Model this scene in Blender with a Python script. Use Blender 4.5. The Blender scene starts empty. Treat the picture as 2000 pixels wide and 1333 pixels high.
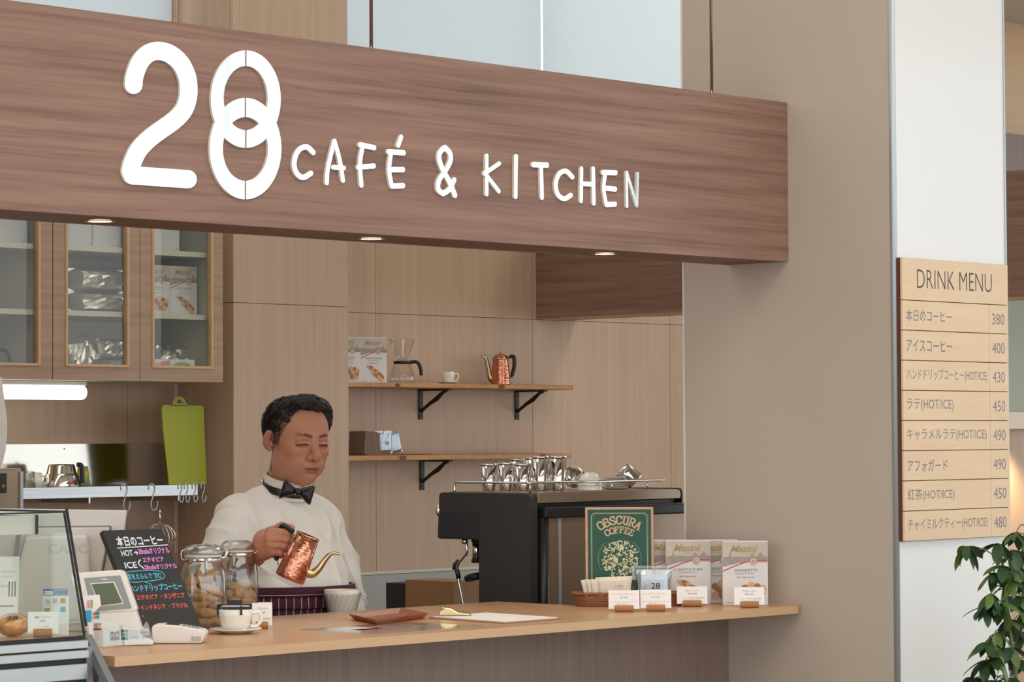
import bpy, math, random
import numpy as np
from mathutils import Vector, Matrix, Euler

S = bpy.context.scene
COL = S.collection
R = math.radians
random.seed(7)

# ------------------------------------------------------------------ camera
CF, CYAW, CPIT, CROL = 5503.6, R(43.888), R(1.961), R(-0.294)
CP = np.array([0.0, -4.4, 1.53])
_F = np.array([math.cos(CPIT)*math.cos(CYAW), math.cos(CPIT)*math.sin(CYAW), math.sin(CPIT)])
_r = np.array([math.sin(CYAW), -math.cos(CYAW), 0.0])
_u = np.cross(_r, _F)
_R = math.cos(CROL)*_r + math.sin(CROL)*_u
_U = -math.sin(CROL)*_r + math.cos(CROL)*_u
FACE = R(-46.112)          # rotation that turns an object's front (-Y) to where the photographer stood
cam_d = bpy.data.cameras.new('camera')
cam = bpy.data.objects.new('camera', cam_d); COL.objects.link(cam)
cam_d.sensor_width = 36.0; cam_d.lens = CF/2000*36.0; cam_d.clip_end = 100
Mc = Matrix(((_R[0], _U[0], -_F[0], CP[0]), (_R[1], _U[1], -_F[1], CP[1]), (_R[2], _U[2], -_F[2], CP[2]), (0, 0, 0, 1)))
cam.matrix_world = Mc
S.camera = cam

# ------------------------------------------------------------------ light and exposure
S.view_settings.view_transform = 'Standard'
S.view_settings.look = 'None'
S.view_settings.gamma = 1.0
S.view_settings.use_curve_mapping = False
S.view_settings.exposure = 0.08
S.cycles.transparent_max_bounces = 40
S.cycles.max_bounces = 12
world = bpy.data.worlds.new('world'); S.world = world; world.use_nodes = True
wb = world.node_tree.nodes['Background']
wb.inputs[0].default_value = (0.95, 0.97, 1.0, 1); wb.inputs[1].default_value = 2.0

def area(name, loc, sx, sy, power, col, rot=(0, 0, 0)):
    l = bpy.data.lights.new(name, 'AREA'); l.shape = 'RECTANGLE'; l.size = sx; l.size_y = sy
    l.energy = power; l.color = col
    o = bpy.data.objects.new(name, l); COL.objects.link(o); o.location = loc; o.rotation_euler = rot
    return o
# hall fill lamp is unseen, added for brightness; strong kitchen lamp inferred from wall shadow
area('hall_fill_light', (3.0, -3.2, 4.5), 6.0, 3.0, 130, (1.0, 0.93, 0.84))
area('kitchen_unseen_light', (9.3, 1.3, 4.5), 1.6, 1.4, 55, (1.0, 0.92, 0.82))
area('kitchen_unseen_light', (4.6, 1.6, 4.5), 1.6, 1.0, 14, (1.0, 0.92, 0.82))  # faint unseen lamp, added to lift the left of the kitchen

# ------------------------------------------------------------------ pixel helpers (2000 x 1333 frame of the photograph)
def ray(x, y): return _F*CF + _R*(x-1000) - _U*(y-666.5)
def at(x, y, X=None, Y=None, Z=None):
    d = ray(x, y)
    i, v = (0, X) if X is not None else ((1, Y) if Y is not None else (2, Z))
    return Vector(CP + d*((v-CP[i])/d[i]))
def dp(x, y, d): return Vector(CP + ray(x, y)/CF*d)
ZC = 1.105                 # counter top height

# ------------------------------------------------------------------ materials
def lin(h):
    if isinstance(h, str):
        c = [int(h[i:i+2], 16)/255 for i in (0, 2, 4)]
    else: c = [v/255 for v in h]
    return tuple((v/12.92 if v <= 0.04045 else ((v+0.055)/1.055)**2.4) for v in c) + (1.0,)
def new_mat(name):
    m = bpy.data.materials.new(name); m.use_nodes = True
    nt = m.node_tree; b = nt.nodes['Principled BSDF']
    return m, nt, b
def inp(b, k, v):
    if k in b.inputs: b.inputs[k].default_value = v
def mat(name, col, rough=0.5, metal=0.0, spec=0.5, bump=None, var=0.0, vscale=8.0, coat=0.0, emit=None, es=0.0, trans=0.0, sheen=0.0, sub=0.0):
    m, nt, b = new_mat(name)
    c = lin(col)
    inp(b, 'Base Color', c); inp(b, 'Roughness', rough); inp(b, 'Metallic', metal); inp(b, 'Specular IOR Level', spec)
    inp(b, 'Coat Weight', coat); inp(b, 'Coat Roughness', 0.08); inp(b, 'Transmission Weight', trans); inp(b, 'Sheen Weight', sheen)
    if sub: inp(b, 'Subsurface Weight', sub); inp(b, 'Subsurface Radius', (0.01, 0.004, 0.002))
    if emit: inp(b, 'Emission Color', lin(emit)); inp(b, 'Emission Strength', es)
    if var or bump:
        tc = nt.nodes.new('ShaderNodeTexCoord')
        n = nt.nodes.new('ShaderNodeTexNoise'); n.inputs['Scale'].default_value = vscale; n.inputs['Detail'].default_value = 4
        nt.links.new(tc.outputs['Object'], n.inputs['Vector'])
        if var:
            mx = nt.nodes.new('ShaderNodeMix'); mx.data_type = 'RGBA'
            mx.inputs[6].default_value = tuple(v*(1-var) for v in c[:3])+(1,)
            mx.inputs[7].default_value = tuple(min(1, v*(1+var)) for v in c[:3])+(1,)
            nt.links.new(n.outputs['Fac'], mx.inputs[0]); nt.links.new(mx.outputs[2], b.inputs['Base Color'])
    if bump:
        n2 = nt.nodes.new('ShaderNodeTexNoise'); n2.inputs['Scale'].default_value = bump[0]; n2.inputs['Detail'].default_value = 3
        nt.links.new(tc.outputs['Object'], n2.inputs['Vector'])
        bp = nt.nodes.new('ShaderNodeBump'); bp.inputs['Strength'].default_value = bump[1]; bp.inputs['Distance'].default_value = 0.002
        nt.links.new(n2.outputs['Fac'], bp.inputs['Height']); nt.links.new(bp.outputs['Normal'], b.inputs['Normal'])
    return m
def wood(name, dark, light, sc1, sc2, rough=0.45, spec=0.4, mid=0.5, contrast=0.25, fine=0.35, warp=0.0, bump=0.0):
    """two layers of stretched noise: broad bands (sc1) and fine fibres (sc2)"""
    m, nt, b = new_mat(name)
    N = nt.nodes; L = nt.links
    tc = N.new('ShaderNodeTexCoord')
    oi = N.new('ShaderNodeObjectInfo')
    vec = tc.outputs['Object']
    if warp:
        wn = N.new('ShaderNodeTexNoise'); wn.inputs['Scale'].default_value = 2.2; wn.inputs['Detail'].default_value = 2
        L.new(vec, wn.inputs['Vector'])
        sc = N.new('ShaderNodeVectorMath'); sc.operation = 'SCALE'; sc.inputs['Scale'].default_value = warp
        L.new(wn.outputs['Color'], sc.inputs[0])
        ad = N.new('ShaderNodeVectorMath'); ad.operation = 'ADD'
        L.new(vec, ad.inputs[0]); L.new(sc.outputs[0], ad.inputs[1]); vec = ad.outputs[0]
    outs = []
    for s, det in ((sc1, 3), (sc2, 2)):
        mp = N.new('ShaderNodeMapping'); mp.inputs['Scale'].default_value = s
        L.new(vec, mp.inputs['Vector'])
        n = N.new('ShaderNodeTexNoise'); n.inputs['Scale'].default_value = 1.0; n.inputs['Detail'].default_value = det; n.inputs['Roughness'].default_value = 0.6
        L.new(mp.outputs[0], n.inputs['Vector']); outs.append(n.outputs['Fac'])
    mx = N.new('ShaderNodeMix'); mx.data_type = 'FLOAT'; mx.inputs[0].default_value = fine
    L.new(outs[0], mx.inputs[2]); L.new(outs[1], mx.inputs[3])
    cr = N.new('ShaderNodeValToRGB')
    cr.color_ramp.elements[0].position = mid-contrast/2; cr.color_ramp.elements[0].color = lin(dark)
    cr.color_ramp.elements[1].position = mid+contrast/2; cr.color_ramp.elements[1].color = lin(light)
    L.new(mx.outputs[0], cr.inputs[0]); L.new(cr.outputs[0], b.inputs['Base Color'])
    inp(b, 'Roughness', rough); inp(b, 'Specular IOR Level', spec)
    if bump:
        bp = N.new('ShaderNodeBump'); bp.inputs['Strength'].default_value = bump; bp.inputs['Distance'].default_value = 0.001
        L.new(mx.outputs[0], bp.inputs['Height']); L.new(bp.outputs['Normal'], b.inputs['Normal'])
    return m
def glass_thin(name, tint=(0.96, 0.985, 0.98), rough=0.0, gloss=1.0, base=0.0):
    m = bpy.data.materials.new(name); m.use_nodes = True
    nt = m.node_tree; nt.nodes.clear()
    o = nt.nodes.new('ShaderNodeOutputMaterial'); t = nt.nodes.new('ShaderNodeBsdfTransparent'); g = nt.nodes.new('ShaderNodeBsdfGlossy')
    t.inputs[0].default_value = tint+(1,); g.inputs['Roughness'].default_value = rough
    lw = nt.nodes.new('ShaderNodeLayerWeight'); lw.inputs[0].default_value = 0.5
    fr = nt.nodes.new('ShaderNodeMath'); fr.operation = 'POWER'; fr.inputs[1].default_value = 4.0
    nt.links.new(lw.outputs['Facing'], fr.inputs[0])
    ma = nt.nodes.new('ShaderNodeMath'); ma.operation = 'MULTIPLY_ADD'; ma.inputs[1].default_value = 0.7*gloss; ma.inputs[2].default_value = 0.04*gloss+base
    mx = nt.nodes.new('ShaderNodeMixShader')
    nt.links.new(fr.outputs[0], ma.inputs[0]); nt.links.new(ma.outputs[0], mx.inputs[0])
    nt.links.new(t.outputs[0], mx.inputs[1]); nt.links.new(g.outputs[0], mx.inputs[2]); nt.links.new(mx.outputs[0], o.inputs[0])
    return m
def brushed(name, col, scale, rough=0.3, amt=0.25):
    m, nt, b = new_mat(name)
    inp(b, 'Metallic', 1.0); inp(b, 'Base Color', lin(col))
    tc = nt.nodes.new('ShaderNodeTexCoord'); mp = nt.nodes.new('ShaderNodeMapping'); mp.inputs['Scale'].default_value = scale
    n = nt.nodes.new('ShaderNodeTexNoise'); n.inputs['Scale'].default_value = 1
    mr = nt.nodes.new('ShaderNodeMapRange'); mr.inputs[3].default_value = max(0.02, rough-amt/2); mr.inputs[4].default_value = rough+amt/2
    nt.links.new(tc.outputs['Object'], mp.inputs[0]); nt.links.new(mp.outputs[0], n.inputs['Vector'])
    nt.links.new(n.outputs['Fac'], mr.inputs[0]); nt.links.new(mr.outputs[0], b.inputs['Roughness'])
    return m

M = {}
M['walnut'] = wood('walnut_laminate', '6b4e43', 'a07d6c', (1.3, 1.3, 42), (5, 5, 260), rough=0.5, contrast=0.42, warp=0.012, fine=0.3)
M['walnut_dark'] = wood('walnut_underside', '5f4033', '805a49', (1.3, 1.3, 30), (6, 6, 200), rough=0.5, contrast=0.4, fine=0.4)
M['ash'] = wood('light_ash_panel', 'b2957d', 'c8ac92', (34, 34, 0.7), (300, 300, 5), rough=0.42, contrast=0.5, fine=0.5)
M['ash_h'] = wood('light_ash_door', '957863', 'bb9c80', (2.0, 2.0, 46), (8, 8, 300), rough=0.42, contrast=0.5, fine=0.35, warp=0.01)
M['joint'] = mat('joint_grey_brown', '8c7b66', 0.7)
M['oak_top'] = wood('counter_top_wood', 'b98d66', 'caa078', (2.0, 34, 34), (10, 260, 260), rough=0.3, contrast=0.5, fine=0.4, spec=0.5)
M['oak_edge'] = wood('counter_edge_wood', 'c39f78', 'd0ad86', (3, 3, 50), (20, 20, 300), rough=0.4, contrast=0.5)
M['grey_wood'] = wood('grey_brown_front', '786660', '97847c', (60, 60, 0.9), (330, 330, 6), rough=0.55, contrast=0.5, fine=0.5)
M['beige'] = mat('beige_wall_cloth', 'b9ab9c', 0.75, var=0.03, vscale=1.5, bump=(700, 0.12))
M['white_wall'] = mat('white_gloss_wall', 'e4e4e2', 0.22, var=0.01, vscale=1.0, coat=0.3)
M['alu'] = mat('satin_aluminium', 'b4bcc0', 0.4, 0.6)
M['alu_dark'] = mat('grey_aluminium', '85888a', 0.4, 0.6)
M['floor'] = mat('floor_tile', '8d8579', 0.4, var=0.08, vscale=3)
M['ceiling'] = mat('ceiling_white', 'd8d4c8', 0.8)
M['mirror'] = mat('polished_sign_steel', 'f4f6f6', 0.06, 0.85)
M['sign_side'] = mat('sign_letter_edge', 'e2ddd0', 0.4)
M['chrome'] = mat('polished_steel', 'dcdad6', 0.07, 1.0)
M['steel'] = brushed('brushed_steel', 'c9c5be', (3, 3, 300), 0.3, 0.2)
M['steel_h'] = brushed('brushed_steel_band', 'b4b8b8', (4, 300, 300), 0.3, 0.2)
M['steel_mirror'] = mat('backsplash_steel', 'bfbcb4', 0.12, 1.0)
M['steel_warm'] = mat('brushed_steel_panel', '9a8672', 0.3, 0.55)
M['black'] = mat('black_plastic', '161616', 0.4)
M['black_edge'] = mat('black_edge_strip', '0c0c0c', 0.45)
M['char'] = mat('charcoal_matt', '333130', 0.55)
M['black_iron'] = mat('black_iron', '262b2a', 0.45, 0.3)
M['white_gloss'] = mat('white_porcelain', 'e9e4da', 0.12, coat=0.6)
M['white_plastic'] = mat('white_plastic', 'dcd6d0', 0.4)
M['white_shelf'] = mat('cream_shelf', 'cbc6b4', 0.5)
M['cab_in'] = mat('cabinet_interior_grey', 'cfc8b6', 0.6)
M['carton'] = mat('white_carton', 'c9c9cc', 0.6)
M['paper'] = mat('white_paper', 'ece8e6', 0.6)
M['paper_cream'] = mat('cream_paper', 'ded2c0', 0.6)
M['ink'] = mat('black_ink', '2b2a2e', 0.5)
M['ink_grey'] = mat('grey_ink', '746e6c', 0.5)
M['menu_wood'] = wood('pale_menu_plank', 'dcbd98', 'ead0ae', (3, 3, 30), (14, 14, 200), rough=0.45, contrast=0.55, warp=0.02)
M['menu_edge'] = mat('dark_red_brown_edge', '5b2f22', 0.5)
M['menu_ink'] = mat('gloss_menu_lettering', '6d6468', 0.25, 0.3)
M['menu_title'] = mat('black_menu_title', '2a1f20', 0.4)
M['copper'] = None
M['brass'] = mat('brass', 'c4b288', 0.2, 1.0)
M['gold_print'] = mat('gold_foil_print', 'a8905e', 0.45, 0.3)
M['foil'] = mat('silver_foil', 'dbd7ce', 0.28, 0.8, bump=(30, 0.6))
M['foil_blue'] = mat('silver_packet', 'b4bec6', 0.36, 0.7)
M['lime'] = mat('lime_green_board', 'a6ac22', 0.5)
M['glass'] = glass_thin('clear_pane_glass')
M['glass_green'] = glass_thin('showcase_glass', (0.945, 0.975, 0.96), gloss=1.0)
M['glass_cab'] = glass_thin('cabinet_pane_glass', (0.95, 0.96, 0.94), gloss=0.8)
M['jar_glass'] = glass_thin('jar_glass', (0.95, 0.965, 0.96), gloss=2.2)
M['acrylic'] = glass_thin('acrylic', (0.95, 0.96, 0.96), gloss=1.6, base=0.02)
M['tube_light'] = mat('lit_tube_cover', 'fffaf0', 0.5, emit='fff8ec', es=2.6)
M['lamp_glow'] = mat('downlight_glow', 'ffe0b8', 0.5, emit='ffd0a0', es=9.0)
M['board_black'] = mat('black_board', '2f3030', 0.75, var=0.1, vscale=30)
M['chalk_w'] = mat('white_chalk_ink', 'dfe4ea', 0.8)
M['chalk_p'] = mat('pink_chalk_ink', 'e58ad8', 0.8)
M['chalk_c'] = mat('cyan_chalk_ink', '5fc3e0', 0.8)
M['chalk_o'] = mat('orange_chalk_ink', 'e0664a', 0.8)
M['cork'] = mat('cork', 'a9764c', 0.85, var=0.35, vscale=250, bump=(400, 0.5))
M['wicker'] = mat('brown_wicker', '8a5230', 0.55, var=0.3, vscale=120)
M['tray'] = mat('brown_wood_tray', '9a5438', 0.4, var=0.15, vscale=20)
M['poster_green'] = mat('poster_green', '0c4b36', 0.5)
M['poster_cream'] = mat('poster_cream_print', 'd2c8a0', 0.5)
M['poster_frame'] = wood('poster_frame_wood', 'b98a70', 'd0a68c', (80, 80, 80), (200, 200, 200), contrast=0.5)
M['copper_pale'] = mat('poster_lettering', 'd0ae8e', 0.5)
M['box_white'] = mat('biscuit_box_white', 'd9d5d2', 0.45)
M['box_sky'] = mat('biscuit_box_sky', 'bdb5a9', 0.45, var=0.15, vscale=30)
M['box_town'] = mat('biscuit_box_town', '9c9086', 0.5, var=0.25, vscale=60)
M['red'] = mat('red_print', 'c23a4a', 0.5)
M['biscuit_print'] = mat('biscuit_print', 'a5734c', 0.6, var=0.4, vscale=90)
M['biscuit_light'] = mat('biscuit_print_light', 'd0a880', 0.6, var=0.3, vscale=90)
M['biscuit'] = mat('baked_biscuit', 'b58a60', 0.8, var=0.35, vscale=60, bump=(120, 1.0))
M['biscuit2'] = mat('pale_baked_biscuit', 'c8a27c', 0.8, var=0.3, vscale=60, bump=(120, 1.0))
M['bread'] = mat('glazed_bread', 'd98e22', 0.25, var=0.2, vscale=25, coat=0.5)
M['cardboard'] = mat('cardboard', 'a07b56', 0.7)
M['skin'] = None
M['eye_white'] = mat('eye_white', 'a8948a', 0.3)
M['cloth_black'] = mat('black_satin', '14151a', 0.4)
M['trousers'] = mat('dark_trousers', '22222a', 0.8)
M['collar'] = mat('white_collar', 'd9d4c6', 0.7)
M['lcd'] = mat('olive_lcd', '5c6650', 0.25)
M['grey_plastic'] = mat('grey_plastic', '8b8d8e', 0.4)
M['blue'] = mat('blue_print', '3a62a8', 0.5)
M['sky_blue'] = mat('sky_blue_print', '2f9cc8', 0.5)
M['yellow'] = mat('yellow_print', 'dca520', 0.5)
M['orange'] = mat('orange_print', 'e2702a', 0.5)
M['green'] = mat('green_print', '3f9a52', 0.5)
M['teal'] = mat('teal_print', '1f7c80', 0.5)
M['pink_print'] = mat('pink_print', 'd98fa0', 0.5, var=0.3, vscale=40)
M['leafpic'] = mat('green_leaf_print', '93a869', 0.5, var=0.4, vscale=60)
M['leaf'] = mat('plant_leaf', '2e4a2a', 0.4, var=0.35, vscale=12, spec=0.5)
M['leaf_light'] = mat('plant_leaf_light', '55702e', 0.4, var=0.3, vscale=12)
M['stem'] = mat('plant_stem', '6b7a48', 0.6)
M['pot'] = mat('grey_pot', '777570', 0.6)
M['soil'] = mat('soil', '3a2c22', 0.95)
M['filter_paper'] = mat('filter_paper', 'efe9de', 0.8)
M['napkin'] = mat('brown_filter_stack', '8a7465', 0.8)
M['live_edge'] = wood('live_edge_plank', 'a06a3a', 'd3a267', (5, 40, 40), (12, 200, 200), contrast=0.55, warp=0.05)
M['knot'] = mat('red_wood_knot', '7a3a2c', 0.6)
M['sage'] = mat('grey_green_wall', 'a0a596', 0.6)

def copper_mat():
    m, nt, b = new_mat('hammered_copper')
    inp(b, 'Base Color', lin('cf8a70')); inp(b, 'Metallic', 1.0); inp(b, 'Roughness', 0.16)
    tc = nt.nodes.new('ShaderNodeTexCoord'); v = nt.nodes.new('ShaderNodeTexVoronoi'); v.inputs['Scale'].default_value = 190
    v.feature = 'SMOOTH_F1'
    nt.links.new(tc.outputs['Object'], v.inputs['Vector'])
    bp = nt.nodes.new('ShaderNodeBump'); bp.inputs['Strength'].default_value = 0.5; bp.inputs['Distance'].default_value = 0.0015
    nt.links.new(v.outputs['Distance'], bp.inputs['Height']); nt.links.new(bp.outputs['Normal'], b.inputs['Normal'])
    return m
M['copper'] = copper_mat()
def vcol_mat(name, rough, spec=0.4, sub=0.0, bump=None):
    m, nt, b = new_mat(name)
    a = nt.nodes.new('ShaderNodeAttribute'); a.attribute_name = 'Col'
    nt.links.new(a.outputs['Color'], b.inputs['Base Color']); inp(b, 'Roughness', rough); inp(b, 'Specular IOR Level', spec)
    if sub:
        inp(b, 'Subsurface Weight', sub); inp(b, 'Subsurface Radius', (1.0, 0.35, 0.2)); inp(b, 'Subsurface Scale', 0.006)
    if bump:
        tc = nt.nodes.new('ShaderNodeTexCoord'); n2 = nt.nodes.new('ShaderNodeTexNoise'); n2.inputs['Scale'].default_value = bump[0]
        nt.links.new(tc.outputs['Object'], n2.inputs['Vector'])
        bp = nt.nodes.new('ShaderNodeBump'); bp.inputs['Strength'].default_value = bump[1]; bp.inputs['Distance'].default_value = 0.001
        nt.links.new(n2.outputs['Fac'], bp.inputs['Height']); nt.links.new(bp.outputs['Normal'], b.inputs['Normal'])
    return m
M['skin'] = vcol_mat('skin', 0.48, 0.4, 0.15, (500, 0.15))
def shirt_mat():
    m, nt, b = new_mat('white_shirt_cotton')
    inp(b, 'Base Color', lin('ebe7de')); inp(b, 'Roughness', 0.75); inp(b, 'Sheen Weight', 0.15)
    tc = nt.nodes.new('ShaderNodeTexCoord'); n = nt.nodes.new('ShaderNodeTexNoise'); n.inputs['Scale'].default_value = 11; n.inputs['Detail'].default_value = 3
    nt.links.new(tc.outputs['Object'], n.inputs['Vector'])
    bp = nt.nodes.new('ShaderNodeBump'); bp.inputs['Strength'].default_value = 0.6; bp.inputs['Distance'].default_value = 0.022
    nt.links.new(n.outputs['Fac'], bp.inputs['Height'])
    # sewn pin tucks on the shirt front
    def mth(op, a=None, b_=None, c=None):
        q = nt.nodes.new('ShaderNodeMath'); q.operation = op
        for i, v in enumerate((a, b_, c)):
            if v is None: continue
            if isinstance(v, (int, float)): q.inputs[i].default_value = v
            else: nt.links.new(v, q.inputs[i])
        return q.outputs[0]
    sp = nt.nodes.new('ShaderNodeSeparateXYZ'); nt.links.new(tc.outputs['Object'], sp.inputs[0])
    xo = mth('ADD', sp.outputs[0], 0.010)
    fr = mth('FRACT', mth('MULTIPLY', xo, 1/0.0088))
    groove = mth('GREATER_THAN', fr, 0.20)
    ax_ = mth('ABSOLUTE', xo)
    msk = mth('MULTIPLY', mth('LESS_THAN', ax_, 0.060), mth('GREATER_THAN', ax_, 0.012))
    msk = mth('MULTIPLY', msk, mth('LESS_THAN', sp.outputs[1], -0.04))
    msk = mth('MULTIPLY', msk, mth('GREATER_THAN', sp.outputs[2], 1.10))
    hgt = mth('ADD', mth('MULTIPLY', groove, msk), mth('SUBTRACT', 1.0, msk))
    bp2 = nt.nodes.new('ShaderNodeBump'); bp2.inputs['Strength'].default_value = 1.0; bp2.inputs['Distance'].default_value = 0.0016
    nt.links.new(hgt, bp2.inputs['Height']); nt.links.new(bp.outputs['Normal'], bp2.inputs['Normal'])
    nt.links.new(bp2.outputs['Normal'], b.inputs['Normal'])
    return m
M['shirt'] = shirt_mat()
def hair_mat():
    m, nt, b = new_mat('dark_hair')
    inp(b, 'Roughness', 0.6); inp(b, 'Specular IOR Level', 0.25)
    tc = nt.nodes.new('ShaderNodeTexCoord'); n = nt.nodes.new('ShaderNodeTexNoise'); n.inputs['Scale'].default_value = 130; n.inputs['Detail'].default_value = 2
    nt.links.new(tc.outputs['Object'], n.inputs['Vector'])
    cr = nt.nodes.new('ShaderNodeValToRGB'); cr.color_ramp.elements[0].color = lin('15100e'); cr.color_ramp.elements[1].color = lin('362b24')
    cr.color_ramp.elements[0].position = 0.4; cr.color_ramp.elements[1].position = 0.75
    nt.links.new(n.outputs['Fac'], cr.inputs[0]); nt.links.new(cr.outputs[0], b.inputs['Base Color'])
    return m
M['hair'] = hair_mat()
def stripes_mat(name, base, line, axis, freq, width, offs=0.0):
    m, nt, b = new_mat(name); inp(b, 'Roughness', 0.85)
    uv = nt.nodes.new('ShaderNodeUVMap'); sp = nt.nodes.new('ShaderNodeSeparateXYZ'); nt.links.new(uv.outputs[0], sp.inputs[0])
    a = nt.nodes.new('ShaderNodeMath'); a.operation = 'MULTIPLY_ADD'; a.inputs[1].default_value = freq; a.inputs[2].default_value = offs
    nt.links.new(sp.outputs[axis], a.inputs[0])
    f = nt.nodes.new('ShaderNodeMath'); f.operation = 'FRACT'; nt.links.new(a.outputs[0], f.inputs[0])
    l = nt.nodes.new('ShaderNodeMath'); l.operation = 'LESS_THAN'; l.inputs[1].default_value = width; nt.links.new(f.outputs[0], l.inputs[0])
    mx = nt.nodes.new('ShaderNodeMix'); mx.data_type = 'RGBA'; mx.inputs[6].default_value = lin(base); mx.inputs[7].default_value = lin(line)
    nt.links.new(l.outputs[0], mx.inputs[0]); nt.links.new(mx.outputs[2], b.inputs['Base Color'])
    return m
M['apron_v'] = stripes_mat('maroon_pinstripe_cloth', '45182a', 'b9a5a8', 0, 1/0.0175, 0.11)
M['apron_h'] = stripes_mat('maroon_waistband_cloth', '45182a', 'b59da6', 1, 1/0.020, 0.10, 0.0)
def blind_mat():
    m = bpy.data.materials.new('roller_blind_fabric'); m.use_nodes = True
    nt = m.node_tree; nt.nodes.clear()
    o = nt.nodes.new('ShaderNodeOutputMaterial'); d = nt.nodes.new('ShaderNodeBsdfDiffuse'); t = nt.nodes.new('ShaderNodeBsdfTranslucent')
    tc = nt.nodes.new('ShaderNodeTexCoord'); ck = nt.nodes.new('ShaderNodeTexChecker'); ck.inputs['Scale'].default_value = 170
    ck.inputs['Color1'].default_value = lin('e8edef'); ck.inputs['Color2'].default_value = lin('dae1e4')
    nt.links.new(tc.outputs['Object'], ck.inputs['Vector'])
    nt.links.new(ck.outputs[0], d.inputs[0]); nt.links.new(ck.outputs[0], t.inputs[0])
    mx = nt.nodes.new('ShaderNodeMixShader'); mx.inputs[0].default_value = 0.5
    nt.links.new(d.outputs[0], mx.inputs[1]); nt.links.new(t.outputs[0], mx.inputs[2]); nt.links.new(mx.outputs[0], o.inputs[0])
    return m
M['blind'] = blind_mat()

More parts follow.
